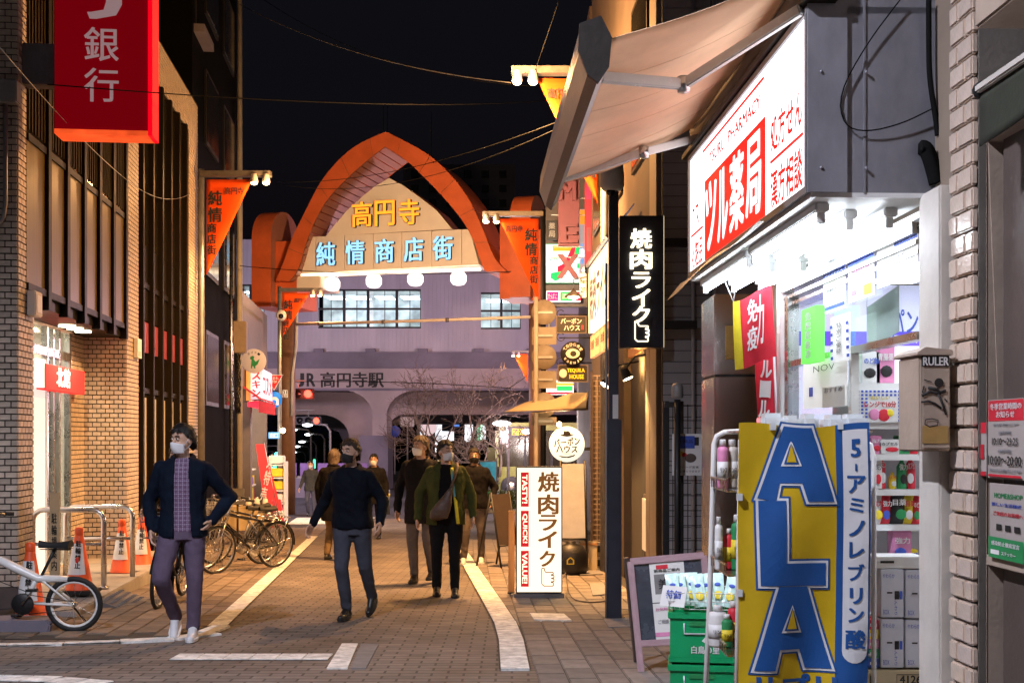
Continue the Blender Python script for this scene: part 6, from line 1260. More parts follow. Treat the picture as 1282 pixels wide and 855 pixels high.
lamp('wall_lamp_light', 'POINT', (0, 0, 0), (1, .62, .3), 120, None, .1); place(bpy.data.objects['wall_lamp_light'], P3(718, 376, 23.8), wl_)
# tan awning and round lit sign
ta_ = thing('tan_awning', 'tan fabric awning lit warm from below in front of the bars', 'awning', P3(690, 520, 24)); 
A0, A1, A2, A3 = P(628, 517, 25.5), P(735, 512, 22), P(738, 489, 22), P(652, 505, 25.5)
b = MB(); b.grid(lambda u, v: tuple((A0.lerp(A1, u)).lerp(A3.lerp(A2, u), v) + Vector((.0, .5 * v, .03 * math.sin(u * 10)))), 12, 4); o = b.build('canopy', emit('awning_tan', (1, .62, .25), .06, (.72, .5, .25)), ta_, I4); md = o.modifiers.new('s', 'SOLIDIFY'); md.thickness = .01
b = MB(); b.tube([A0, A1], .02, 6); b.tube([A1, A2 + Vector((0, .5, 0))], .02, 6); b.build('frame', M_['umber'], ta_, I4)
lamp('awning_lamp', 'POINT', (0, 0, 0), (1, .68, .35), 160, None, .1); place(bpy.data.objects['awning_lamp'], P3(700, 535, 23), ta_)
b = MB(); b.sph((0, 0, 0), .05, 10); b.build('bulb', M_['bulb_warm'], ta_, P3(700, 531, 23))
rsn = thing('round_lit_sign', 'round lit white sign with a cowboy hat and dark brush characters', 'sign', P3(709.5, 556, 19)); k = 19 / F
b = MB(); b.lathe([(21.5 * k, -.06), (22.3 * k, -.05), (22.3 * k, .05), (21.5 * k, .06)], 32, 0, R(math.pi / 2, 'X')); b.build('disc', emit('round_white', (.92, .95, .78), .95), rsn)
b = MB(); M = WM[rsn.name] @ T(0, -.064, 0)
b.text('バーボン', 33 * k, 10 * k, M @ T(0, 0, 3 * k) @ R(rad(-6), 'Y'), .05); b.text('ハウス', 27 * k, 9 * k, M @ T(0, 0, -6 * k), .05); b.text('TEQUILA', 11 * k, 2 * k, M @ T(0, 0, -12 * k)); b.build('lettering', M_['ink'], rsn, I4)
b = MB(); b.prism([(x * k, z * k) for x, z in ((-9, 12), (-6, 10.5), (0, 9.5), (6, 10.5), (9, 13), (5, 12), (4, 15), (1, 17), (-1, 16), (-4, 17), (-4.5, 12.5))], -.066, -.062); b.prism([(x * k, z * k) for x, z in ((-11, -14), (-6, -16.5), (2, -17), (9, -15), (11, -12), (8, -13.5), (0, -15.5))], -.066, -.062); b.build('hat_picture', M_['ink'], rsn)
b = MB(); b.bx(22 * k, 30 * k, -.02, .02, -.1, -.05); b.bx(29 * k, 31 * k, -.03, .03, -.35, .2); b.build('bracket', M_['black'], rsn)
# rear-facing signs stack on a pale pole
sp = thing('sign_pole', 'pale pole stacked with the grey backs of round and square street signs', 'sign pole', T(SX(672, 25), 25, gz(25)))
Y = 25; b = MB(); b.cyl((SX(671, Y), Y, gz(Y)), (SX(671, Y), Y, SZ(372, Y)), .05, .05, 12); b.build('pole', M_['frame_beige'], sp, I4)
for py, kind in ((391, 'c'), (420, 's'), (447, 'c'), (475, 's'), (507, 'c'), (527, 'r')):
    b = MB()
    if kind == 'c': b.lathe([(.26, 0), (.265, .015), (.26, .03)], 24, 0, P3(681, py, Y + .1) @ R(math.pi / 2, 'X'))
    else: b.bx(SX(666, Y), SX(697, Y), Y + .08, Y + .11, SZ(py + (11 if kind == 's' else 5), Y), SZ(py - (11 if kind == 's' else 5), Y))
    b.build('sign_plate', M_['sign_back'], sp, I4); b = MB(); b.bx(SX(668, Y), SX(692, Y), Y + .04, Y + .08, SZ(py + 1.5, Y), SZ(py - 1.5, Y)); b.build('clamp', M_['pole_grey'], sp, I4)
# ---------------- flag lamp posts
LP_COL = (1, .49, .17)
def flag_post(label, flabel, px, Y, side, zlamp, ppw, fw=.85, fh=1.75, arm=1.3, txt=True, pole_r=.065, col=LP_COL, kind='SPOT', tilt=0, aux=0, cone=148, pm='steel_grey'):
    p = P(px, 500, Y); s = thing('lamp_post', label, 'street lamp', T(p.x, Y, gz(Y)), 'twin-lamp posts along the shopping street'); h = zlamp - gz(Y)
    b = MB(); b.cyl((0, 0, 0), (0, 0, h + .25), pole_r, pole_r * .85, 12); b.build('pole', M_[pm], s)
    b = MB(); b.bx(0, side * arm, -.14, .04, h + .1, h + .2); b.build('arm', M_['awning_metal'], s, bevel=.008)
    for i, x in enumerate((arm - .08, arm - .3)):
        q = MB(); q.lathe([(.05, .16), (.055, .15), (.075, .02), (.075, 0)], 14, 0, T(side * x, -.12, h - .02)); q.build('lamp_head', M_['pole_grey'], s)
        q = MB(); q.sph((side * x, -.12, h - .03), (.06, .06, .035), 12); q.build('lens', M_['bulb_warm'], s)
    l = lamp('post_lamp', kind, (0, 0, 0), col, ppw, None, .12, cone); place(l, WM[s.name] @ T(side * (arm - .08), -.12, h - .16) @ R(rad(tilt), 'X'), s)
    if aux: l = lamp('post_lamp', 'POINT', (0, 0, 0), col, aux, None, .1); place(l, WM[s.name] @ T(side * (arm + .1), -1.0 if aux > 500 else -.3, h - .16), s)
    f = thing('flag', flabel, 'flag', WM[s.name] @ T(side * .06, 0, h + .06), 'orange pennants on the lamp posts')
    def fn(u, v):
        w = fw * (1 - v); return (side * (.04 + u * w), .022 * math.sin(u * 5 + v * 4) * u, -fh * v)
    b = MB(); b.grid(fn, 10, 14); o = b.build('cloth', M_['flag_orange'], f); md = o.modifiers.new('s', 'SOLIDIFY'); md.thickness = .004
    if txt:
        b = MB(); M = WM[f.name] @ T(side * .2, -.03, 0); b.text('純情', .26, .62, M @ T(0, 0, -.5), .05, vert=True); b.text('商店街', .17, .6, M @ T(side * -.06, 0, -1.1), .04, vert=True); b.text('高円寺', .36, .14, WM[f.name] @ T(side * .56, -.055, -.22), .03); b.build('lettering', M_['ink'], f, I4)
    return s
flag_post('twin-lamp post at the end of the bank building', 'orange pennant on the post at the end of the bank building', 252, 22.1, 1, 6.05, 1100, aux=130, cone=110)
flag_post('twin-lamp post in front of the corner shop before the arch', 'orange pennant on the post in front of the corner shop', 350, 35.7, 1, 5.58, 900, .8, 1.3, aux=90, cone=110)
flag_post('twin-lamp post in front of the right leg of the arch', 'orange pennant in front of the right leg of the arch', 680, 25.7, -1, 5.98, 5200, col=(1, .66, .38), tilt=78, cone=125, aux=120, pm='black')
flag_post('twin-lamp post half hidden behind the beige awning', 'orange pennant half hidden behind the beige awning', 757, 16.7, -1, 6.3, 5200, tilt=30, aux=1300)
flag_post('small twin-lamp post beyond the right arch leg', 'small pink pennant beyond the right arch leg', 664, 50, -1, 4.75, 300, .6, 1.2, .8, False)
s = thing('camera_ball', 'beige ball camera on the post before the arch', 'camera', P3(352, 395, 35.5)); b = MB(); b.sph((0, 0, 0), (.16, .16, .17), 14); b.build('housing', M_['offwhite'], s); b = MB(); b.sph((.02, -.13, -.03), (.08, .05, .08), 10); b.build('lens', M_['black_gloss'], s)
NW = (.84, .85, 1)
flag_post('twin-lamp post beside the camera on the left pavement', 'orange pennant on the post beside the camera', -1900, 2.6, 1, 6.9, 2800, col=NW)
# road signs on that post
Y = 35.4; tri = thing('stop_sign', 'red and white triangular stop sign on the post by the corner shop', 'sign', P3(343, 478, Y)); k = Y / F
b = MB(); b.prism([(-11.5 * k, 9 * k), (11.5 * k, 9 * k), (0, -11 * k)], 0, .03); b.build('plate', M_['white'], tri); b = MB(); b.prism([(-10 * k, 8 * k), (10 * k, 8 * k), (0, -9.4 * k)], -.006, -.001); b.build('red_face', emit('sign_red_lit', (.9, .03, .03), .35), tri); b = MB(); b.text('止まれ', 12 * k, 4 * k, WM[tri.name] @ T(0, -.01, 4.5 * k), .04); b.text('STOP', 8 * k, 3 * k, WM[tri.name] @ T(0, -.01, 0), .04); b.build('lettering', M_['white'], tri, I4)
s = thing('arrow_sign', 'round blue sign with a white left-turn arrow under the stop sign', 'sign', P3(343, 500, Y)); b = MB(); b.lathe([(10 * k, 0), (10 * k, .03)], 24, 0, R(math.pi / 2, 'X') @ T(0, 0, -.03)); b.build('plate', emit('blue_lit', (.02, .22, .8), .5), s); b = MB(); b.prism([(x * k, z * k) for x, z in ((-8, 1), (-2, 6), (-2, 3), (3, 3), (6, 0), (6, -7), (3, -7), (3, -2), (1, -.6), (-2, -.6), (-2, -4))], -.008, -.001); b.build('arrow', M_['white'], s)
flat_sign('small white plate with blue marks below the arrow sign', 336, 350, 541, 549, Y, E_('plate_lit', (.12, .4, .85), .5), (('出口', 343, 545, 10, 6, 'white'),), .03, 'road_sign')
flat_sign('small white square plate right of the post by the arrow sign', 353.5, 360, 488, 498, Y, 'white', (('31', 356.7, 491, 5, 4, 'ink'), ('日', 356.7, 495.5, 4, 4, 'ink')), .02, 'road_sign')
s = thing('small_lamp', 'small round glowing lamp low on the post by the corner shop', 'lamp', P3(354, 539, 35.4)); b = MB(); b.sph((0, 0, 0), .08, 12); b.build('bulb', M_['bulb_warm'], s); b = MB(); b.cyl((0, .05, .05), (0, .2, .1), .02, .02, 6); b.build('arm', M_['black'], s)
# long pipe across the street
s = thing('crossing_pipe', 'long thin rusty pipe spanning the street under the arch', 'pipe', P3(515, 402, 34)); b = MB(); b.tube([P(371, 406, 35.5), P(515, 402, 34), P(664, 397, 32.6)], .045, 10); b.build('pipe', M_['frame_beige'], s, I4); b = MB()
for px, py, Y in ((400, 405.3, 35.2), (480, 403, 34.3), (560, 400.6, 33.5), (625, 398.6, 33)): b.cyl(P(px - 2, py + .05, Y), P(px + 2, py, Y), .06, .06, 10)
b.build('joint_ring', M_['umber'], s, I4)
s = thing('tall_pole', 'tall pale slender pole rising past the top of the picture on the left', 'pole', T(SX(300, 28.5), 28.5, gz(28.5))); b = MB(); b.cyl((0, 0, 0), (0, 0, 13), .075, .06, 12); b.build('pole', M_['offwhite'], s); b = MB(); b.box((.02, -.1, 4.6), (.35, .18, .75)); b.build('meter_box', M_['frame_beige'], s, bevel=.02); b = MB()
for i in range(5): b.tube([(.05 * math.sin(j * 1.7 + i), -.1 + .03 * math.cos(j * 1.3 + i), 4.2 - j * .2) for j in range(8)], .012, 4)
b.build('cable_bundle', M_['black'], s)
s = thing('downpipe', 'thin bluish downpipe on the dark building left of the tall pole', 'pipe', T(SX(289.5, 27), 27, gz(27))); b = MB(); b.cyl((0, 0, 0), (0, 0, 8), .04, .04, 8); b.build('pipe', M_['steel'], s); b = MB(); b.bx(-.06, .06, -.02, .05, 3, 3.06); b.bx(-.06, .06, -.02, .05, 5.4, 5.46); b.build('clip', M_['steel_grey'], s)
# overhead wires
def W2(label, a, c, sag=.15, r=.01, m='wire_black'): wire('overhead_wire', label, [a, c], r * .75, m, 'wire', sag, 14)
W2('pale overhead wire crossing in front of the red bank sign', P(0, 60, 9), P(152, 220, 15.5), .05, .005, 'offwhite'); W2('pale overhead wire sagging from the second pier to the pennant post', P(152, 220, 15.5), P(248, 236, 22), .25, .006, 'pole_grey')
W2('long dark overhead wire level across the red bank sign and the sky', P(60, 106, 10), P(690, 126, 22), .12, .008); W2('upper dark overhead wire sloping down to the awning lamps', P(300, 6, 24), P(640, 104, 18), .25, .011, 'steel_grey')
W2('second dark overhead wire sloping from the top of the picture to the awning lamps', P(330, 0, 24), P(660, 108, 18), .35, .008); W2('pale overhead wire rising right across the arch top', P(345, 228, 24), P(700, 152, 17), .25, .008); W2('second pale overhead wire just under the one across the arch top', P(345, 230, 24), P(700, 160, 17), .4, .007)
W2('dark overhead cable level in front of the lanterns', P(300, 333, 28), P(640, 340, 30), .12, .012); W2('thin dark cable below the station lettering', P(350, 478, 44), P(640, 486, 44), -.1, .02)
W2('dark cable sloping from the small hanging lamps to the arch leg', P(600, 498, 30), P(660, 470, 30), .1, .012); W2('thin vertical pale cable right of the navy post', P(700, 0, 15), P(662, 110, 17), .02, .006)
# upper storey items behind the awning
s = thing('upper_terrace', 'dim upper terrace with wire lattice behind the top of the awning', 'balcony', P3(760, 30, 20)); Y = 20; b = MB(); b.bx(SX(738, Y), SX(800, Y), Y, Y + 1, SZ(40, Y), SZ(8, Y)); b.build('wall', M_['umber'], s, I4); b = MB()
for k in range(9): b.bx(SX(741 + k * 4, Y), SX(741.6 + k * 4, Y), Y - .02, Y, SZ(40, Y), SZ(14, Y))
for k in range(6): b.bx(SX(741, Y), SX(774, Y), Y - .03, Y - .02, SZ(14.6 + k * 5, Y), SZ(14 + k * 5, Y))
b.build('lattice', M_['pole_grey'], s, I4)
s = thing('duct', 'large dim round duct on the upper wall behind the awning', 'duct', P3(810, 0, 16)); b = MB(); b.cyl(P(812, 40, 16.5), P(830, -60, 16.5), .28, .28, 20); b.build('duct', M_['beige_wall'], s, I4); b = MB(); b.cyl(P(814, 20, 16.5), P(816, 12, 16.5), .3, .3, 20); b.build('band', M_['umber'], s, I4)
# ================================================================ pharmacy street stock: banner, rack, easel board, crates
def basis(px, py, Y): return P3(px, py, Y)
Y = 5.45; k = Y / F
bn = thing('nobori_banner', 'tall yellow and blue banner with big blue letters hanging in front of the rack', 'banner', P3(1005, 855, Y)); 
bx0, bx1, bz1, bz0 = SX(925, Y), SX(1087, Y), SZ(532, Y), -.12
def bfn(u, v):
    z = bz1 + (bz0 - bz1) * v + (.012 * math.sin(u * 7 + 1) if v < .05 else 0)
    return (bx0 + (bx1 - bx0) * u + .012 * math.sin(v * 5) * (u - .2), Y + .022 * math.sin(u * 10 + v * 3.5) * (.35 + .8 * v) + .010 * math.sin(v * 9 + u * 4) + .016 * noise.noise(Vector((u * 3, v * 5, 1.7))), z)
def on_banner(u, v, d): x, y, z = bfn(u, v); return (x, y - d, z)
UY = .745
def bgrid(u0, u1, v0, v1, d, nu, nv):
    b = MB(); b.grid(lambda u, v: on_banner(u0 + (u1 - u0) * u, v0 + (v1 - v0) * v, d), nu, nv); return b
bgrid(0, UY, 0, 1, 0, 30, 40).build('yellow_cloth', M_['yellow_cloth'], bn, I4); bgrid(UY, 1, 0, 1, 0, 16, 40).build('blue_cloth', M_['blue_cloth'], bn, I4)
def cloth_text(pts2d, faces, d, m, name):               # flat shape -> draped on the banner (u, v) with a subdivided mesh
    me = bpy.data.meshes.new(name); me.from_pydata([(x, z, 0) for x, z in pts2d], [], faces)
    bm = bmesh.new(); bm.from_mesh(me); bmesh.ops.triangulate(bm, faces=bm.faces); 
    for _ in range(3):
        ed = [e for e in bm.edges if e.calc_length() > .03]
        if ed: bmesh.ops.subdivide_edges(bm, edges=ed, cuts=1); bmesh.ops.triangulate(bm, faces=bm.faces)
    for v in bm.verts:
        u, w = (v.co.x - bx0) / (bx1 - bx0), (v.co.y - bz1) / (bz0 - bz1); v.co = Vector(on_banner(u, w, d))
    bm.to_mesh(me); bm.free(); me.materials.append(M_[m]); return link(name, me, bn, I4)
def uvp(px, py): return (SX(px, Y), SZ(py, Y))
LA = {'A1': ([(949, 623), (982, 533), (1015, 533), (1041, 627), (1010, 627), (1003, 604), (975, 604), (970, 627)], [(982, 580), (998, 580), (990, 554)]),
      'L': ([(950, 627), (982, 627), (982, 705), (1032, 705), (1032, 732), (952, 732)], None), 'A2': ([(944, 838), (974, 734), (1009, 734), (1041, 836), (1010, 836), (1002, 812), (975, 812), (969, 838)], [(982, 788), (999, 788), (991, 760)])}
def grow(poly, g):
    cx = sum(p[0] for p in poly) / len(poly); cy = sum(p[1] for p in poly) / len(poly); out = []; n = len(poly)
    ar = sum(poly[i][0] * poly[(i + 1) % n][1] - poly[(i + 1) % n][0] * poly[i][1] for i in range(n)); sgn = 1 if ar > 0 else -1
    for i in range(n):
        a, p, c = [Vector(poly[j % n]) for j in (i - 1, i, i + 1)]; e1 = (p - a).normalized(); e2 = (c - p).normalized()
        n1 = Vector((e1.y, -e1.x)) * sgn; n2 = Vector((e2.y, -e2.x)) * sgn; m_ = (n1 + n2); m_ = m_ / max(m_.dot(n1), .55) if m_.length > .1 else n1; out.append(tuple(p + m_ * g))
    return out
for nm, (o_, h_) in LA.items():
    for g, d, m in ((6.0, .003, 'blue_cloth'), (3.6, .006, 'white_cloth'), (.6, .009, 'blue_cloth')):
        q = [uvp(*p) for p in grow(o_, g)]; cloth_text(q, [tuple(range(len(q)))], d, m, 'lettering')
    if h_:
        for g, d, m in ((3.4, .012, 'white_cloth'), (.8, .015, 'blue_cloth'), (-1.6, .018, 'yellow_cloth')):
            q = [uvp(*p) for p in grow(h_, g)]; cloth_text(q, [tuple(range(len(q)))], d, m, 'lettering')
# white pill strip with characters
pill = [(1054, 540)] + [(1069 + 15.5 * math.cos(rad(a)), 814 + 15 * math.sin(rad(a))) for a in range(180, -1, -20)] + [(1084, 540)]
q = [uvp(*p) for p in pill]; cloth_text(q, [tuple(range(len(q)))], .003, 'white_cloth', 'white_strip')
for ch, py, w, h in (('5', 562, 12, 20), ('|', 585, 2.6, 9), ('ア', 606, 22, 22), ('ミ', 632, 18, 18), ('ノ', 661, 19, 20), ('レ', 688, 18, 20), ('ブ', 716, 20, 21), ('リ', 745, 16, 20), ('ン', 769, 19, 18), ('酸', 799, 25, 24)):
    v, f, bb = glyph('I' if ch == '|' else ch, .05, 0, 2); x0_, z0_ = uvp(1069.5 - (0 if py < 800 else .5), py)
    pts = [(x0_ + (a - (bb[0] + bb[1]) / 2) * w * k / (bb[1] - bb[0]), z0_ + (c - (bb[2] + bb[3]) / 2) * h * k / (bb[3] - bb[2])) for a, c, _ in v]; cloth_text(pts, f, .006, 'blue_cloth', 'lettering')
v, f, bb = glyph('サプリ', .05, 0, 2); x0_, z0_ = uvp(993, 862); pts = [(x0_ + (a - (bb[0] + bb[1]) / 2) * 110 * k / (bb[1] - bb[0]), z0_ + (c - (bb[2] + bb[3]) / 2) * 36 * k / (bb[3] - bb[2])) for a, c, _ in v]; cloth_text(pts, f, .004, 'blue_cloth', 'lettering')
b = MB()
for px, py in ((926, 622), (926, 742), (1052, 533), (968, 534)): b.bx(SX(px, Y) - .012, SX(px, Y) + .012, Y - .008, Y + .02, SZ(py, Y) - .016, SZ(py, Y) + .016)
b.build('clip', M_['plastic_clear'], bn, I4)
# rack with side tiers
rk = thing('product_rack', 'white tubular rack with rounded top and tiers of small goods behind the banner', 'rack', T(SX(1000, 5.8), 5.8, gz(5.8)))
def gy(Y): return gz(Y)
Ya, Yb = 5.62, 6.1
for (px, Yq, py) in ((907, Yb, 541), ):
    pass
xL, xR = SX(925, Ya), SX(1094, Ya)
b = MB(); b.tube([(xL - .015, Ya, gy(Ya)), (xL + .0, Ya, .9), (xL + .01, Ya, 1.30)], .012, 8); b.tube([(xR, Ya, gy(Ya)), (xR, Ya, 1.28), (xR - .015, Ya, 1.34), (xR - .06, Ya, 1.36)], .012, 8)
xl2 = SX(893, Yb); xe = xL + .012
top = [(xl2 - .055, Yb - .02, gy(Yb)), (xl2 - .02, Yb - .02, .6), (xl2, Yb - .02, SZ(556, Yb)), (xl2 + .015, Yb - .02, SZ(546, Yb)), (xl2 + .05, Yb - .05, SZ(541, Yb)), (xl2 + .12, Yb - .1, SZ(540, Yb)), (xL + .01, Ya, 1.30)]
b.tube([Vector(p) for p in top], .014, 10); b.build('frame', M_['white_paint'], rk, I4)
tiers = [SZ(611, 5.9), SZ(712, 5.9), SZ(808, 5.9)]
for z in tiers:
    b = MB(); b.bx(xl2 - .01, xR, Ya + .02, Yb - .02, z - .008, z); 
    for i in range(9): b.bx(xl2 - .02, xl2 - .015, Ya + .03 + i * .05, Ya + .034 + i * .05, z, z + .05)
    b.bx(xl2 - .022, xl2 - .014, Ya + .02, Yb - .03, z + .046, z + .054); b.build('tier', M_['steel'], rk, I4)
rn = random.Random(4); 
for i, (z, px, c, w, h, lab) in enumerate(((tiers[0], 903, 'pink_ink', .055, .24, 'pink bottle on the top tier of the rack, left one'), (tiers[0], 916, 'offwhite', .06, .24, 'cream bottle on the top tier of the rack, right one'), (tiers[1], 898, 'white', .04, .26, 'white pump bottle on the middle tier of the rack'), (tiers[1], 912, 'red_ink', .05, .2, 'red patterned bottle on the middle tier of the rack'), (tiers[1], 920, 'green_ink', .05, .27, 'green bottle on the middle tier of the rack'), (tiers[2], 898, 'paper', .09, .2, 'white floral packet on the lowest tier of the rack'), (tiers[2], 908, 'green_ink', .06, .16, 'green bottle on the lowest tier of the rack'), (tiers[2], 918, 'red_ink', .06, .22, 'red and white bottle on the lowest tier of the rack'))):
    s = thing('bottle', lab, 'bottle', T(SX(px, 5.9), 5.86 + .03 * (i % 2), z)); b = MB(); b.lathe([(w * .46, 0), (w * .5, .01), (w * .5, h * .76), (w * .44, h * .83), (w * .2, h * .86), (w * .2, h * .89)], 14); b.build('body', M_[c], s); b = MB(); b.lathe([(w * .27, h * .87), (w * .27, h * .985), (w * .24, h)], 10); b.build('cap', M_['white'], s); b = MB(); b.lathe([(w * .505, h * .2), (w * .505, h * .55)], 14); b.build('label_print', M_['yellow_ink' if c in ('green_ink', 'red_ink') else 'white'], s)
    b = MB(); b.text('リンス', w * .6, h * .1, WM[s.name] @ T(0, -w * .51, h * .38), .02); b.build('lettering', M_['ink'], s, I4)
# toilet-roll packs on top
for i, (px0, px1, py0, py1, dY) in enumerate(((953, 984, 517, 536, .1), (981, 1004, 520, 536, .02), (1003, 1026, 518, 536, .03), (1033, 1060, 519, 538, .02), (1056, 1087, 518, 538, .0))):
    Yq = 5.62 + dY; w = SX(px1, Yq) - SX(px0, Yq); h = .13
    s = thing('tissue_pack', ['leftmost clear-wrapped tissue pack on top of the rack', 'second clear-wrapped tissue pack from the left on the rack', 'third clear-wrapped tissue pack from the left on the rack', 'fourth clear-wrapped tissue pack from the left on the rack', 'rightmost clear-wrapped tissue pack on top of the rack'][i], 'packet', T(SX((px0 + px1) / 2, Yq), Yq, SZ(py0, Yq) - h), 'wrapped tissue packs on the rack')
    b = MB(); b.box((0, .06, h / 2), (w, .14, h)); o = b.build('wrapper', M_['plastic_clear'], s, bevel=.022)
    b = MB(); b.sph((w * .3, -.012, h * .35), (.015, .004, .015), 8); b.sph((w * .12, -.012, h * .25), (.012, .004, .02), 8); b.build('print', M_['blue_ink'], s)
b = MB(); b.bx(xl2 + .05, xR, Ya + .0, Yb - .1, SZ(536, 5.7) - .022, SZ(536, 5.7) - .012); b.build('top_shelf', M_['steel'], rk, I4)
# hanging small flags under the sign
hb = thing('hanging_banner', 'small red and yellow banner with white characters hanging under the pharmacy sign', 'banner', P3(945, 365, 7.3)); Yh = 7.3
h0, h1, h2, h3 = P(918, 378, 7.45), P(967, 357, 7.1), P(972, 447, 7.1), P(921, 463, 7.45)
hf = lambda u, v: tuple(h0.lerp(h1, u).lerp(h3.lerp(h2, u), v) + Vector((0, .02 * math.sin(u * 7 + v * 3), -.01 * math.sin(u * 6))))
b = MB(); b.grid(hf, 16, 16, 0); o = b.build('cloth', M_['red_cloth'], hb, I4)
b = MB(); b.grid(lambda u, v: tuple(Vector(hf(u * .2, v)) + Vector((-.003, -.004, 0))), 5, 14); b.build('yellow_edge', M_['yellow_ink'], hb, I4)
HMx = Matrix(((h1 - h0).normalized(), (h1 - h0).normalized().cross(Vector((0, 0, 1))).normalized() * -1, Vector((0, 0, 1)))).transposed().to_4x4(); HMx.translation = (h0 + h2) / 2 + Vector((-.03, -.03, 0))
b = MB(); b.text('免疫', .1, .33, HMx @ T(.02, 0, .02), .05, vert=True); b.text('力', .07, .3, HMx @ T(.10, 0, .03), .05); b.build('lettering', M_['white'], hb, I4)
b = MB()
for p, q in ((h0, P(905, 345, 7.4)), (h0, P(924, 340, 7.4)), (h1, P(944, 340, 7.2)), (h1, P(978, 335, 7.1))): b.tube([p, q], .004, 4)
b.build('string', M_['white'], hb, I4)
v2 = thing('nobori_banner', 'narrow red banner with white strokes beside the pharmacy door', 'banner', P3(965, 520, 7.6)); Yv = 7.6
b = MB(); b.grid(lambda u, v: tuple(P(944 + 30 * u + 6 * v, 440 + 90 * v, Yv) + Vector((0, .02 * math.sin(u * 8 + v * 2), 0))), 8, 16); o = b.build('cloth', M_['red_cloth'], v2, I4); md = o.modifiers.new('s', 'SOLIDIFY'); md.thickness = .003
b = MB(); b.text('ルール', .07, .38, P3(958, 487, Yv - .03) @ R(rad(3), 'Y'), .06, vert=True); b.build('lettering', M_['white'], v2, I4)
b = MB(); b.cyl(P(968, 415, Yv - .03), P(975, 600, Yv - .03), .008, .008, 8); b.build('pole', M_['white_paint'], v2, I4)
v3 = thing('nobori_banner', 'plain dark red banner right behind the narrow red one', 'banner', P3(980, 520, 7.75)); b = MB(); b.grid(lambda u, v: tuple(P(972 + 12 * u + 2 * v, 395 + 135 * v, 7.7) + Vector((0, .01 * math.sin(u * 8), 0))), 5, 12); b.build('cloth', M_['red_cloth'], v3, I4); b = MB(); b.cyl(P(972, 390, 7.68), P(974, 600, 7.68), .008, .008, 8); b.build('pole', M_['white_paint'], v3, I4)
# easel board
Ye = 8.25; eb = thing('easel_board', 'mauve framed easel board with white papers on a dark surface', 'easel', T(SX(840, Ye), Ye, gz(Ye)))
q = [P(789, 703, Ye + .12), P(881, 695, Ye + .12), P(902, 846, Ye - .05), P(806, 846, Ye - .05)]
q[2] = P(893, 842, Ye); q[3] = P(803, 846, Ye)
ux = (q[1] - q[0]).normalized(); 
def ebm(a, c, w, t=.028):
    d = (c - a); ax = d.normalized(); nn = ux.cross((q[3] - q[0]).normalized()).normalized(); yy = nn.cross(ax).normalized() if abs(nn.dot(ax)) < .9 else nn
    M = Matrix((ax, nn, ax.cross(nn))).transposed().to_4x4(); M.translation = (a + c) / 2; s = MB(); s.box((0, 0, 0), (d.length, t, w)); return s, M
q4, q5 = q[3].lerp(q[0], .28), q[2].lerp(q[1], .28)
for nm, a, c, w in (('leg', q[0], q[3], .045), ('leg', q[1], q[2], .045), ('top_rail', q[0], q[1], .05), ('bottom_rail', q4, q5, .045)):
    s, M = ebm(a, c, w); s.build(nm, M_['board_frame'], eb, M, bevel=.004)
for k_ in (0, 1):
    a = q[k_]; c = q[3 - k_].copy(); c.y += .55; c.z = gz(c.y); s, M = ebm(a + Vector((.0, .03, -.03)), c, .04, .025); s.build('leg', M_['umber'], eb, M)
nn = ux.cross((q[3] - q[0]).normalized()).normalized(); nn = nn if nn.y < 0 else -nn
def eq(u0, u1, v0, v1, d): 
    def pt(u, v): return tuple(q[0].lerp(q[1], u).lerp(q4.lerp(q5, u), v) + nn * d)
    return [pt(u0, v1), pt(u1, v1), pt(u1, v0), pt(u0, v0)]
b = MB(); b.add(eq(.02, .98, .02, 1, -.006), [(0, 1, 2, 3)]); b.add(eq(.02, .98, .02, 1, -.012), [(3, 2, 1, 0)]); b.build('board', mat('blackboard', (.05, .055, .075), .25, var=.3, scale=5, coat=.4), eb, I4)
def esheet(u0, u1, v0, v1, d, m, nm='paper'): b = MB(); b.add(eq(u0, u1, v0, v1, d), [(0, 1, 2, 3)]); return b.build(nm, M_[m], eb, I4)
esheet(.25, .72, .03, .52, .002, 'paper'); esheet(.25, .72, .53, .98, .002, 'paper'); esheet(.25, .72, .88, .93, .004, 'pink_ink', 'print'); esheet(.3, .66, .18, .42, .004, 'grey_tile', 'print'); esheet(.72, .9, .33, .6, .003, 'paper'); esheet(.34, .5, .07, .12, .004, 'red_ink', 'print'); esheet(.76, .84, .38, .52, .005, 'pink_ink', 'print')
eM = Matrix((ux, -nn, ux.cross(-nn))).transposed().to_4x4()
def et(tx, u, v, w, h, m): M = eM.copy(); M.translation = q[0].lerp(q[1], u).lerp(q4.lerp(q5, u), v) + nn * .006; b = MB(); b.text(tx, w, h, M, .02); b.build('lettering', M_[m], eb, I4)
et('新商品ご案内', .48, .14, .18, .022, 'ink'); et('お気軽にどうぞ', .48, .6, .2, .022, 'pink_ink'); et('美肌', .48, .3, .13, .07, 'ink'); et('ご相談ください', .48, .75, .18, .03, 'grey_ink')
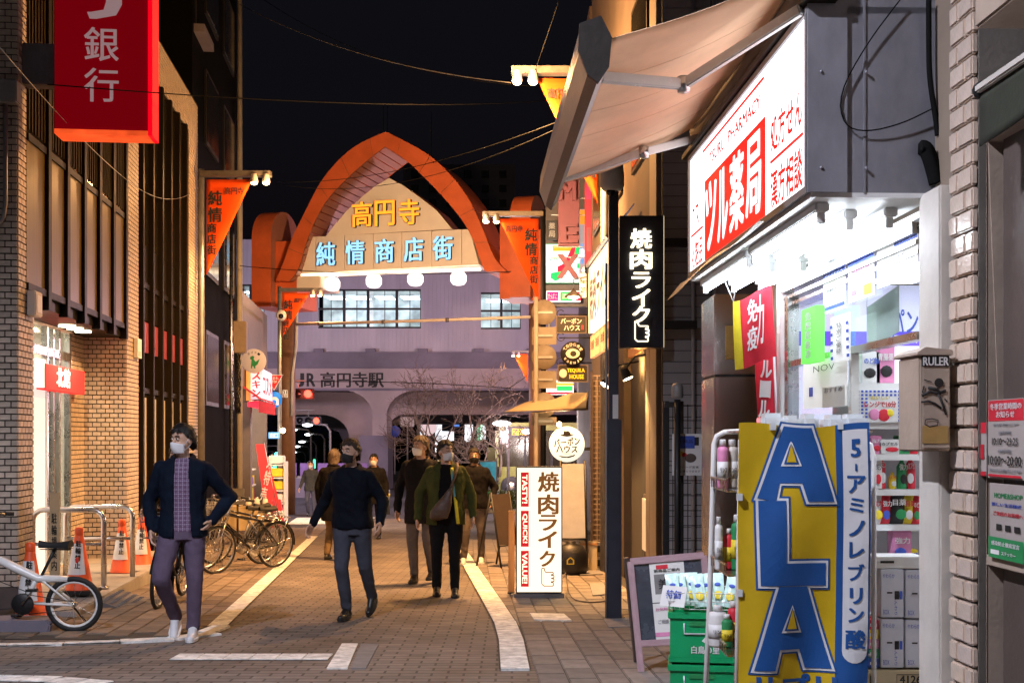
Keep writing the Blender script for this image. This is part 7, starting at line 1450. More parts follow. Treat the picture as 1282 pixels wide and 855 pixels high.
# green crates with wire basket and packets
for i in range(2):
    Yc = 7.0; g = gz(Yc); s = thing('plastic_crate', ['upper green plastic crate with a white swan logo under the wire basket', 'lower green plastic crate on the ground beneath another'][i], 'crate', T(SX(878, Yc), Yc, g + (.3 if i == 0 else 0)) @ R(rad(-8))); w, d, h = .36, .30, .285
    b = MB(); b.bx(-w / 2, w / 2, -d / 2, -d / 2 + .012, 0, h); b.bx(-w / 2, w / 2, d / 2 - .012, d / 2, 0, h); b.bx(-w / 2, -w / 2 + .012, -d / 2 + .012, d / 2 - .012, 0, h); b.bx(w / 2 - .012, w / 2, -d / 2 + .012, d / 2 - .012, 0, h); b.bx(-w / 2, w / 2, -d / 2, d / 2, 0, .012); b.build('shell', M_['crate_green'], s)
    b = MB(); b.bx(-w / 2 - .012, w / 2 + .012, -d / 2 - .012, -d / 2 - .001, h - .035, h + .004); b.bx(-w / 2 - .012, -w / 2 - .001, -d / 2, d / 2, h - .035, h + .004); b.bx(-w / 2 - .008, w / 2 + .008, -d / 2 - .008, -d / 2 - .001, .0, .03); b.build('rim', M_['crate_green'], s, bevel=.004)
    b = MB(); b.bx(-.07, .07, -d / 2 - .006, -d / 2 - .001, h - .075, h - .05); b.build('handle', M_['green_ink'], s)
    if i == 0:
        b = MB(); b.prism([(-.02, -.005), (.01, .03), (.02, .06), (.035, .05), (.04, .02), (.07, .0), (.08, -.03), (.02, -.03)], -d / 2 - .004, -d / 2 - .001, 0, T(.02, 0, .13)); b.text('白鳥の里', .16, .045, T(.02, -d / 2 - .003, .075) , .05); b.build('logo', M_['white'], s)
    b = MB(); b.tube([(-.1, -d / 2 - .004, h - .06), (-.1, -d / 2 - .004, h - .12), (.04, -d / 2 - .004, h - .12)], .006, 4); b.build('outline_print', M_['plastic_clear'], s)
Yc = 7.0; zb_ = gz(Yc) + .6; wbk = thing('wire_basket', 'white wire basket of clear snack packets on the green crates', 'basket', T(SX(878, Yc), Yc, zb_) @ R(rad(-8)))
b = MB()
for z, e in ((.005, 0), (.05, .01), (.1, .02)): b.tube([(-.18 - e, -.15 - e, z), (.18 + e, -.15 - e, z), (.18 + e, .15 + e, z), (-.18 - e, .15 + e, z)], .003, 4, closed=True)
for i in range(14): x = -.18 + i * .36 / 13; b.tube([(x, -.15, 0), (x * 1.1, -.17, .1)], .002, 4)
b.build('wire_frame', M_['white_paint'], wbk)
for i in range(7):
    s = thing('snack_packet', ['leftmost clear packet with yellow print in the wire basket', 'second clear packet from the left in the wire basket', 'third clear packet from the left in the wire basket', 'middle clear packet in the wire basket', 'third clear packet from the right in the wire basket', 'second clear packet from the right in the wire basket', 'rightmost clear packet in the wire basket'][i], 'packet', WM[wbk.name] @ T(-.15 + i * .05, -.08 + .03 * (i % 3), .01) @ R(rad(-24), 'X') @ R(rad(rn.uniform(-14, 14)), 'Y')); b = MB(); w, h = .075, .2
    b.grid(lambda u, v: (w * (u - .5), -.018 * math.sin(u * math.pi) * math.sin(v * math.pi), h * v), 6, 8); b.grid(lambda u, v: (w * (.5 - u), .018 * math.sin(u * math.pi) * math.sin(v * math.pi), h * v), 6, 8); b.build('pouch', mat('packet_mint', (.55, .78, .74), .2, var=.2, scale=20, coat=.6) if i == 0 else bpy.data.materials['packet_mint'], s)
    b = MB(); b.sph((0, -.02, h * .3), (w * .34, .003, h * .13), 10); b.build('print', M_['yellow_ink'], s); b = MB(); b.sph((.0, -.018, h * .62), (w * .25, .003, h * .06), 10); b.build('print', M_['blue_ink'], s)
lb = thing('price_card', 'blue and white price cards leaning at the left of the wire basket', 'card', WM[wbk.name] @ T(-.17, -.16, .02)); b = MB(); b.box((0, 0, .06), (.16, .004, .12), 0, R(rad(-30)) @ R(rad(-20), 'X')); b.build('card', M_['paper'], lb); b = MB(); b.text('特価', .1, .05, WM[lb.name] @ R(rad(-30)) @ R(rad(-20), 'X') @ T(0, -.004, .07), .05); b.build('lettering', M_['blue_ink'], lb, I4)
# lit pavement sign
Y = 13.1; z0 = gz(Y); lsn = thing('pavement_sign', 'lit white standing sign with brown characters and a red strip on casters', 'sign', T(SX(675, Y), Y, z0)); k = Y / F
x0, x1, zt, zb = SX(646, Y), SX(704, Y), SZ(584, Y), SZ(742, Y)
b = MB(); b.bx(x0, x1, Y, Y + .2, zb, zt); b.build('case', M_['black'], lsn, I4, bevel=.008)
b = MB(); b.bx(x0 + .012, x1 - .012, Y - .006, Y - .001, zb + .012, zt - .012); b.build('face', emit('board_white', (1, .84, .62), 1.35), lsn, I4); b = MB(); b.bx(x0 + .012, x1 - .012, Y + .201, Y + .206, zb + .012, zt - .012); b.build('face', bpy.data.materials['board_white'], lsn, I4)
b = MB(); b.bx(x0 - .02, x1 + .02, Y - .01, Y + .21, SZ(748, Y), SZ(743, Y)); b.build('base', M_['steel_grey'], lsn, I4)
for px in (650, 700):
    b = MB(); b.lathe([(.025, -.012), (.028, 0), (.025, .012)], 12, 0, T(SX(px, Y), Y + .02, z0 + .028) @ R(math.pi / 2, 'Y')); b.build('caster', M_['black'], lsn, I4)
br_ = emit('brown_ink', (.30, .12, .03), .55); b = MB()
for ch, py, w, h in (('焼', 603, 27, 25), ('肉', 631, 26, 25), ('ラ', 654, 23, 20), ('イ', 675, 24, 21), ('ク', 699, 20, 20)): b.text(ch, w * k, h * k, T(SX(687 - (py - 600) * .02, Y), Y - .009, SZ(py, Y)), .05)
b.build('lettering', br_, lsn, I4); hand_icon(T(SX(685, Y), Y - .009, SZ(722, Y)), k * .85, k * .6).build('hand_symbol', br_, lsn, I4)
for a, c in ((591, 634), (639, 684), (689, 734)):
    b = MB(); b.bx(SX(652, Y), SX(662, Y), Y - .009, Y - .007, SZ(c, Y), SZ(a, Y)); b.build('red_strip', emit('strip_red', (.8, .02, .03), .6), lsn, I4) if a == 591 else b.build('red_strip', bpy.data.materials['strip_red'], lsn, I4)
for tx, py, l in (('TASTY!', 612, 36), ('QUICK!', 661, 37), ('VALUE!', 711, 38)):
    b = MB(); b.text(tx, l * k, 6.5 * k, T(SX(657, Y), Y - .011, SZ(py, Y)) @ R(rad(90), 'Y'), .04); b.build('lettering', bpy.data.materials['board_white'], lsn, I4)
wire('power_cord', 'thin dark power cord from the lit standing sign along the pavement', spl([tuple(P(706, 722, 13.1)), tuple(G(709, 735) + Vector((0, 0, .2))), tuple(G(712, 752) + Vector((0, 0, .03))), tuple(G(735, 757) + Vector((0, 0, .025))), tuple(G(762, 755) + Vector((0, 0, .025)))]), .008, 'umber', 'cord')
# easels behind it
def aframe(label, px, Y, w, h, m, tilt=0):
    s = thing('menu_easel', label, 'easel', T(SX(px, Y), Y, gz(Y)) @ R(tilt)); 
    for sx in (-1, 1):
        for yy in (0, .45): b = MB(); b.tube([(sx * w / 2, yy, 0), (sx * w / 2 * .9, .2, h)], .016, 6); b.build('leg', M_['black'], s)
    b = MB(); b.add([(-w / 2 + .02, .07, h * .3), (w / 2 - .02, .07, h * .3), (w / 2 - .04, .18, h * .97), (-w / 2 + .04, .18, h * .97), (-w / 2 + .02, .09, h * .3), (w / 2 - .02, .09, h * .3), (w / 2 - .04, .2, h * .97), (-w / 2 + .04, .2, h * .97)], [(0, 1, 2, 3), (7, 6, 5, 4), (0, 4, 5, 1), (3, 2, 6, 7)]); b.build('board', M_[m], s)
    b = MB(); b.tube([(-w / 2, .03, h * .3), (w / 2, .03, h * .3)], .014, 6); b.build('rail', M_['black'], s)
aframe('dark menu easel behind the left edge of the lit standing sign', 640, 17.5, .5, 1.1, 'umber', rad(55)); aframe('white-faced easel leaning behind the right edge of the lit standing sign', 718, 16.6, .38, 1.55, 'white', rad(0))
tb_ = thing('bin_bag', 'dark rubbish bag with a small yellow mark beside the lattice screen', 'bag', T(SX(715, 16.2), 16.2, gz(16.2))); b = MB(); b.lathe([(.02, 0), (.2, .0), (.23, .12), (.22, .3), (.16, .4), (.06, .43), (.07, .46)], 16); b.build('bag', M_['black'], tb_); b = MB(); b.text('⌂', .1, .1, WM[tb_.name] @ T(-.02, -.232, .22), .03); b.build('print', M_['yellow_ink'], tb_, I4)
cb = thing('wood_board', 'pale wooden board leaning beside the rubbish bag', 'board', T(SX(737, 16.6), 16.6, gz(16.6))); b = MB(); b.box((0, .05, .22), (.25, .03, .45), 0, R(rad(-12), 'X')); b.build('board', M_['cardboard'], cb, bevel=.005); b = MB(); b.box((0, .03, .4), (.25, .01, .03), 0, R(rad(-12), 'X')); b.build('batten', M_['wood'], cb)
sb = thing('side_panel_stand', 'thin wooden panel edge right behind the lit standing sign', 'panel', T(SX(642, 13.6), 13.6, gz(13.6))); b = MB(); b.bx(-.05, .02, 0, .06, .02, .95); b.build('panel', M_['wood'], sb, bevel=.004); b = MB(); b.bx(-.06, .03, -.03, .1, 0, .03); b.build('foot', M_['black'], sb)
# ================================================================ cones, rails, bicycles
cone_n = 0
def traffic_cone(label, px, py, h, zb, slv=True):
    Y = None
    for q in range(300):                                  # row of the base gives the distance on its own floor
        Yq = 9 + q * .03; z = gz(Yq) + zb
        if ZC - z > 0 and HY + F * (ZC - z) / Yq <= py: Y = Yq; break
    s = thing('traffic_cone', label, 'traffic cone', T(SX(px, Y), Y, gz(Y) + zb), 'orange cones in front of the bank')
    b = MB(); b.box((0, 0, .02), (.36, .36, .04)); b.build('base', M_['black'] if slv else M_['orange_cone'], s, bevel=.008)
    b = MB(); b.lathe([(.155, .035), (.14, .05), (.045, h - .03), (.035, h - .005), (.0, h)], 20); b.build('cone_body', M_['orange_cone'], s)
    b = MB(); b.lathe([(.036, h - .03), (.044, h - .01), (.044, h + .05), (.03, h + .065), (0, h + .068)], 14); b.build('cap', M_['orange_cone'], s)
    b = MB(); r = lambda z: .14 + (.045 - .14) * (z - .05) / (h - .08) + .006
    w = rad(52); n = 8
    for i in range(n):
        a0, a1 = -math.pi / 2 - w + 2 * w * i / n, -math.pi / 2 - w + 2 * w * (i + 1) / n
        b.quad(*[(r(z) * math.cos(a), r(z) * math.sin(a), z) for a, z in ((a0, .2), (a1, .2), (a1, h - .1), (a0, h - .1))])
    b.build('sleeve', M_['white'], s)
    b = MB(); b.text('駐輪禁止', .06, h * .48, WM[s.name] @ T(0.02, -(r(.4)) - .004, .41) @ R(rad(-9), 'X'), .04, vert=True); b.build('lettering', M_['ink'], s, I4)
traffic_cone('traffic cone behind the white folding bicycle against the brick pier', 38, 778, .66, .02); traffic_cone('traffic cone between the railings left of centre on the bank step', 99, 742, .62, .13)
traffic_cone('traffic cone right of the railing by the second brick pier', 153, 720, .62, .13); traffic_cone('traffic cone farthest right beside the walking man with purple trousers', 178, 712, .62, .13)
def guard_rail(label, pxa, pxb, Y, h):
    z = gz(Y) + .13; xa, xb = SX(pxa, Y), SX(pxb, Y); s = thing('guard_rail', label, 'railing', T((xa + xb) / 2, Y, z), 'steel railings on the bank step'); L = (xb - xa) / 2; r_ = .12
    pts = [(-L, 0, 0), (-L, 0, h - r_)] + [(-L + r_ - r_ * math.cos(a), 0, h - r_ + r_ * math.sin(a)) for a in (rad(22), rad(45), rad(68))] + [(-L + r_, 0, h)] + [(L - r_, 0, h)] + [(L - r_ + r_ * math.sin(a), 0, h - r_ + r_ * math.cos(a)) for a in (rad(22), rad(45), rad(68))] + [(L, 0, h - r_), (L, 0, 0)]
    b = MB(); b.tube(pts, .03, 12); b.build('rail', M_['steel'], s); b = MB(); b.tube([(-L, 0, h * .56), (L, 0, h * .56)], .02, 8); b.build('cross_bar', M_['steel'], s)
    for x in (-L, L): b = MB(); b.lathe([(.055, 0), (.055, .012), (.04, .02)], 14, 0, T(x, 0, 0)); b.build('floor_flange', M_['steel'], s)
guard_rail('steel railing nearest the camera on the bank step', 41, 130, 13.05, .85); guard_rail('steel railing farther back by the second brick pier', 82, 166, 14.2, .85)
wsp = thing('wooden_notice_post', 'narrow wooden notice post with vertical writing behind the white bicycle saddle', 'notice post', T(SX(68, 12.2), 12.2, gz(12.2) + .13)); b = MB(); b.bx(-.05, .05, 0, .03, 0, 1.05); b.build('post', M_['cardboard'], wsp, bevel=.004); b = MB(); b.text('駐輪場案内', .055, .6, WM[wsp.name] @ T(0, -.004, .55), .03, vert=True); b.build('lettering', M_['ink'], wsp, I4)
def wheel_part(root, x, R_, name='wheel', n=28, spokes=24, tw=.02, rimm='steel', tyrm='rubber', fold=False):
    M = WM[root.name] @ T(x, 0, R_)
    b = MB(); b.cyl((0, -.035, 0), (0, .035, 0), .022, .022, 10); w = b.build(name, M_['steel'], root, M)
    def ring(r, t, m, nm, k=8):
        q = MB(); q.tube([(r * math.cos(a), 0, r * math.sin(a)) for a in [2 * math.pi * i / n for i in range(n)]], t, k, closed=True); q.build(nm, M_[m], w, M)
    ring(R_ - tw, tw, tyrm, 'tyre'); ring(R_ - tw * 2.1, tw * .55, rimm, 'rim')
    q = MB()
    for i in range(spokes):
        a = 2 * math.pi * i / spokes; c = a + (.35 if i % 2 else -.35); q.tube([(.02 * math.cos(c), .02 if i % 4 < 2 else -.02, .02 * math.sin(c)), ((R_ - tw * 2) * math.cos(a), 0, (R_ - tw * 2) * math.sin(a))], .0022, 3, cap=False)
    q.build('spokes', M_['steel'], w, M)
def bicycle(name, label, M, R_=.335, wb=1.05, paint='black_paint', basket=True, fold=False, group=None, cat='bicycle'):
    s = thing(name, label, cat, M, group); xr, xf = -wb / 2, wb / 2
    wheel_part(s, xr, R_, tw=.02 if not fold else .024, rimm='steel' if not fold else 'white_paint', spokes=24 if not fold else 12); wheel_part(s, xf, R_, tw=.02 if not fold else .024, rimm='steel' if not fold else 'white_paint', spokes=24 if not fold else 12)
    P_ = M_[paint]; b = MB(); bbx = (xr + .42, 0, .28 if not fold else .26); st_ = (xr + .27, 0, .68 if not fold else .5); hd1, hd2 = (xf - .16, 0, .82 if not fold else .68), (xf - .11, 0, .66 if not fold else .52)
    if fold:
        b.tube([(xr + .05, 0, R_ + .22), (xr + .3, 0, .47), (0, 0, .56), (xf - .35, 0, .63), hd2], [.03, .036, .04, .04, .03], 10); b.tube([bbx, (xr + .3, 0, .5)], .022, 8)
    else:
        b.tube([bbx, hd2], .018, 8); b.tube([st_, hd1], .017, 8); b.tube([bbx, st_], .016, 8)
    for y in (-.05, .05): b.tube([bbx, (xr, y, R_)], .011, 6); b.tube([(st_[0] + .02, y * .4, st_[2] - .02), (xr, y, R_)], .010, 6)
    b.build('frame', P_, s)
    b = MB(); hx, hz = xf - .2, 1.0 if not fold else .98
    b.tube([hd2, hd1, (hx, 0, hz - .05)], .017, 8)
    for y in (-.045, .045): b.tube([(xf - .1, y * .6, R_ * 2 + .03), (xf, y, R_)], .011, 6)
    b.build('fork', P_ if fold else M_['steel'], s)
    b = MB(); b.tube([(hx - .16, -.28, hz + .02), (hx - .04, -.2, hz + .03), (hx + .02, -.06, hz), (hx + .02, .06, hz), (hx - .04, .2, hz + .03), (hx - .16, .28, hz + .02)], .012, 8); b.build('handlebar', M_['steel'], s)
    for y in (-.28, .28): b = MB(); b.tube([(hx - .17, y, hz + .02), (hx - .06, y * .82, hz + .028)], .018, 8); b.build('grip', M_['rubber'], s)
    sx, sz = xr + (.2 if not fold else .15), .86 if not fold else .77
    b = MB(); b.tube([st_, (sx, 0, sz - .03)], .014, 8); b.build('seat_post', M_['black'] if fold else M_['steel'], s)
    b = MB(); b.grid(lambda u, v: (sx - .13 + .27 * u, (v - .5) * (.17 - .12 * u ** .6) , sz + .035 - .04 * (2 * v - 1) ** 2 - .02 * math.sin(u * 3.1)), 10, 8); b.grid(lambda u, v: (sx - .13 + .27 * u, (.5 - v) * (.17 - .12 * u ** .6), sz - .045 + .0 * v), 6, 4); b.grid(lambda u, v: (sx - .13 + .27 * u, -.5 * (.17 - .12 * u ** .6), sz - .03 + .025 * v), 8, 2); b.grid(lambda u, v: (sx - .13 + .27 * u, .5 * (.17 - .12 * u ** .6), sz - .03 + .025 * v), 8, 2); b.add([(sx - .13, -.085, sz - .03), (sx - .13, .085, sz - .03), (sx - .13, .085, sz), (sx - .13, 0, sz + .035), (sx - .13, -.085, sz)], [(0, 1, 2, 3, 4)]); b.build('saddle', M_['rubber'], s)
    b = MB(); b.lathe([(.09, -.006), (.095, 0), (.09, .006)], 18, 0, T(bbx[0], .05, bbx[2]) @ R(math.pi / 2, 'X')); b.build('chainring', M_['black'] if fold else M_['steel'], s)
    b = MB(); b.tube([(bbx[0], -.07, bbx[2]), (bbx[0] + .1, -.07, bbx[2] - .13)], .009, 6); b.tube([(bbx[0], .07, bbx[2]), (bbx[0] - .1, .07, bbx[2] + .13)], .009, 6); b.build('crank', M_['steel'], s)
    for sgn in (-1, 1): b = MB(); b.box((bbx[0] - sgn * .1, sgn * .11, bbx[2] + sgn * .13), (.09, .07, .02)); b.build('pedal', M_['black'], s, bevel=.004)
    b = MB(); b.tube([(bbx[0], .055, bbx[2] + .09), (xr, .055, R_ + .035)], .004, 4); b.tube([(bbx[0], .055, bbx[2] - .09), (xr, .055, R_ - .035)], .004, 4); b.build('chain', M_['black'], s)
    b = MB(); b.tube([(hx - .06, .2, hz + .02), (hx + .08, .12, hz + .04), (hx + .07, .03, hz - .12), (xf - .08, .02, R_ * 2 + .03)], .004, 4); b.tube([(hx - .06, -.2, hz + .02), (hx + .06, -.1, hz + .05), (hd2[0] - .02, -.03, hd2[2]), (bbx[0], -.02, bbx[2] + .1), (xr + .1, -.01, R_ + .1)], .004, 4); b.build('brake_cable', M_['black'], s)
    b = MB(); b.box((xf - .1, 0, R_ * 2 + .01), (.05, .07, .04)); b.build('brake', M_['steel_grey'], s, bevel=.004); b = MB(); b.box((xr - .03, 0, sz - .14), (.015, .06, .045)); b.build('reflector', M_['red'], s, bevel=.004)
    b = MB(); b.tube([(xr + .02, -.06, R_ - .04), (xr - .08, -.18, .03 - .02)], .009, 6); b.build('kickstand', M_['steel' if not fold else 'black'], s)
    if not fold:
        for x, a0, a1, nm in ((xr, 20, 185, 'mudguard'), (xf, 10, 150, 'mudguard')):
            b = MB(); rr = R_ + .018; N_ = 12; vs = []
            for i in range(N_ + 1):
                a = rad(a0 + (a1 - a0) * i / N_)
                for y in (-.028, 0, .028): vs.append((x + (rr - abs(y) * .3) * math.cos(a), y, R_ + (rr - abs(y) * .3) * math.sin(a)))
            b.add(vs, [(i * 3 + j, i * 3 + j + 1, i * 3 + j + 4, i * 3 + j + 3) for i in range(N_) for j in (0, 1)], 0, None, True); b.build(nm, P_, s)
        b = MB()
        for y in (-.06, .06): b.tube([(xr - .2, y, R_ * 2 + .05), (xr + .2, y, R_ * 2 + .06)], .006, 5); b.tube([(xr - .15, y, R_ * 2 + .05), (xr, y, R_)], .006, 5)
        for x in (-.18, -.05, .08): b.tube([(xr + x, -.06, R_ * 2 + .055), (xr + x, .06, R_ * 2 + .055)], .005, 5)
        b.build('carrier', M_['steel'], s)
    if basket:
        b = MB(); bx_, bz_ = xf + .1, R_ * 2 + .06
        for z, g in ((0, .0), (.08, .015), (.16, .03), (.24, .045)): b.tube([(bx_ - .13 - g, -.15 - g, bz_ + z), (bx_ + .13 + g, -.15 - g, bz_ + z), (bx_ + .13 + g, .15 + g, bz_ + z), (bx_ - .13 - g, .15 + g, bz_ + z)], .004, 4, closed=True)
        for i in range(7):
            y = -.15 + i * .05
            for sx_ in (-1, 1): b.tube([(bx_ + sx_ * .13, y, bz_), (bx_ + sx_ * .175, y * 1.3, bz_ + .24)], .003, 4)
        for i in range(5):
            x = -.11 + i * .055
            for sy in (-1, 1): b.tube([(bx_ + x, sy * .15, bz_), (bx_ + x * 1.3, sy * .195, bz_ + .24)], .003, 4)
            b.tube([(bx_ + x, -.15, bz_), (bx_ + x, .15, bz_)], .003, 4)
        b.build('basket', M_['steel_grey'], s)
    return s
def bike_at(rear, front): 
    a, c = Vector((rear[0], rear[1], 0)), Vector((front[0], front[1], 0)); m = (a + c) / 2; d = c - a
    return T(m.x, m.y, gz(m.y) + .018) @ R(math.atan2(d.y, d.x)) @ R(rad(-5), 'X')
Yb_ = 10.35; xr_ = SX(92, Yb_)
bicycle('folding_bicycle', 'white folding bicycle with a black saddle at the left edge by the brick pier', T(xr_ - .48, Yb_, gz(Yb_)) @ R(rad(184)) @ R(rad(-3), 'X'), .245, .96, 'white_paint', False, True)
bicycle('parked_bicycle', 'black parked bicycle with its rear wheel next to the white edge line', bike_at((-3.41, 17.1), (-4.02, 16.3)), group='bicycles parked beside the bank')
bicycle('parked_bicycle', 'second parked bicycle, half hidden behind the one next to the edge line', bike_at((-3.72, 17.75), (-4.35, 16.95)), paint='steel_grey', group='bicycles parked beside the bank')
bicycle('parked_bicycle', 'parked bicycle farthest back in the row, nearest the corner shop', bike_at((-3.85, 18.9), (-4.5, 18.1)), group='bicycles parked beside the bank')
bicycle('pushed_bicycle', 'bicycle being pushed toward the camera beside the hidden walker', bike_at((-3.62, 13.15), (-3.58, 12.1)), .335, 1.05, group=None)
bicycle('plaza_bicycle', 'far bicycle standing before the hedge beside the black-coated walker', T(SX(613, 40.6), 40.6, gz(40.6)) @ R(rad(60)), basket=False, paint='green_ink')
s = thing('signboard_stand', 'small dark signboard standing among the parked bicycles', 'sign', T(SX(297, 22), 22, gz(22))); b = MB(); b.box((0, 0, .95), (.26, .04, .3)); b.build('board', M_['steel_grey'], s, bevel=.01); b = MB(); b.cyl((0, .03, 0), (0, .03, .85), .02, .02, 8); b.build('post', M_['black'], s)
s = thing('goods_table', 'pale draped goods table behind the parked bicycles', 'table', T(SX(306, 23), 23, gz(23))); b = MB(); b.grid(lambda u, v: (-.5 + u, -.25 + .5 * v, .75 + .02 * math.sin(u * 9)), 8, 4); b.grid(lambda u, v: (-.5 + u, -.25 - .02 * math.sin(u * 20), .75 - .45 * v), 16, 4); b.build('drape', M_['cardboard'], s); b = MB()
for x in (-.45, .45): b.cyl((x, 0, 0), (x, 0, .74), .02, .02, 6)
b.build('leg', M_['steel'], s)
for i in range(6):
    q = thing('display_item', ['first white item on the draped table', 'second white item on the draped table', 'third white item on the draped table', 'fourth white item on the draped table', 'fifth white item on the draped table', 'sixth white item on the draped table'][i], 'item', T(SX(306, 23) - .4 + i * .16, 23, gz(23) + .76), 'white items on the draped table'); b = MB(); b.lathe([(.05, 0), (.06, .03), (.045, .12), (.02, .14)], 10); b.build('jar', M_['white'], q); b = MB(); b.lathe([(.03, .13), (.03, .16)], 10); b.build('lid', M_['steel'], q)
for k, (px, Y) in enumerate(((337, 30.5), (345, 31.5))):
    s = thing('shop_cone', ['red striped cone in front of the corner shop', 'second red cone beside the corner shop rack'][k], 'traffic cone', T(SX(px, Y) + .1, Y, gz(Y))); b = MB(); b.lathe([(.16, .0), (.15, .05), (.04, .68), (0, .7)], 16); b.build('cone_body', M_['red'], s); b = MB(); b.lathe([(.115, .25), (.09, .4)], 16, 0, None); b.build('band', M_['white'], s); b = MB(); b.box((0, 0, .015), (.36, .36, .03)); b.build('base', M_['red'], s)
# ================================================================ people
_dg = None
def remesh(mb, vox, smooth_it=3, disp=0.0, fr=9.0, seed=0, stretch=1.0):
    me = bpy.data.meshes.new('tmp'); me.from_pydata(mb.v, [], mb.f); o = bpy.data.objects.new('tmp', me); COL.objects.link(o)
    m = o.modifiers.new('r', 'REMESH'); m.mode = 'VOXEL'; m.voxel_size = vox; m.use_smooth_shade = True
    if smooth_it: q = o.modifiers.new('s', 'SMOOTH'); q.factor = .5; q.iterations = smooth_it
    r = bpy.data.meshes.new_from_object(o.evaluated_get(bpy.context.evaluated_depsgraph_get())); bpy.data.objects.remove(o); bpy.data.meshes.remove(me)
    if disp:
        r.update(); off = Vector((seed * 3.1, seed * 1.7, 0)); ns = [v.normal.copy() for v in r.vertices]
        for v, n in zip(r.vertices, ns):
            c = v.co; v.co = c + n * disp * (.7 * noise.noise(Vector((c.x * 9, c.y * 9, c.z * 3)) + off) - .9 * abs(noise.noise(Vector((c.x * 9 + c.z * 6, c.y * 8 - c.z * 3, c.z * fr * .8)) + off)) + .4 * noise.noise(Vector((c.x * 24, c.y * 24, c.z * 17)) + off))
    for p in r.polygons: p.use_smooth = True
    return r
def cap(mb, p0, p1, r0, r1, n=12):
    p0, p1 = Vector(p0), Vector(p1); d = (p1 - p0); L = d.length; d = d / max(L, 1e-6); pts = []; rs = []
    for i in range(4): a = math.pi / 2 * (1 - i / 4); pts.append(p0 - d * r0 * math.sin(a)); rs.append(max(r0 * math.cos(a), .0005))
    pts += [p0, p1]; rs += [r0, r1]
    for i in range(1, 5): a = math.pi / 2 * i / 4; pts.append(p1 + d * r1 * math.sin(a)); rs.append(max(r1 * math.cos(a), .0005))
    mb.tube(pts, rs, n)
def loft(mb, rings, n=20):
    vs = []; fs = []
    for cx, cy, z, rx, ry in rings:
        for j in range(n): a = 2 * math.pi * j / n; vs.append((cx + rx * math.copysign(abs(math.cos(a)) ** .85, math.cos(a)), cy + ry * math.copysign(abs(math.sin(a)) ** .85, math.sin(a)), z))
    for i in range(len(rings) - 1):
        for j in range(n): fs.append((i * n + j, i * n + (j + 1) % n, (i + 1) * n + (j + 1) % n, (i + 1) * n + j))
    fs += [tuple(range(n - 1, -1, -1)), tuple((len(rings) - 1) * n + j for j in range(n))]; mb.add(vs, fs)
BASE = dict(shL=(.168, .01, 1.375), elL=(.25, .03, 1.12), wrL=(.27, -.06, .88), hiL=(.09, 0, .90), knL=(.10, -.02, .49), anL=(.10, .03, .085),
            shR=(-.168, .01, 1.375), elR=(-.25, .03, 1.12), wrR=(-.27, -.06, .88), hiR=(-.09, 0, .90), knR=(-.10, -.02, .49), anR=(-.10, .03, .085))
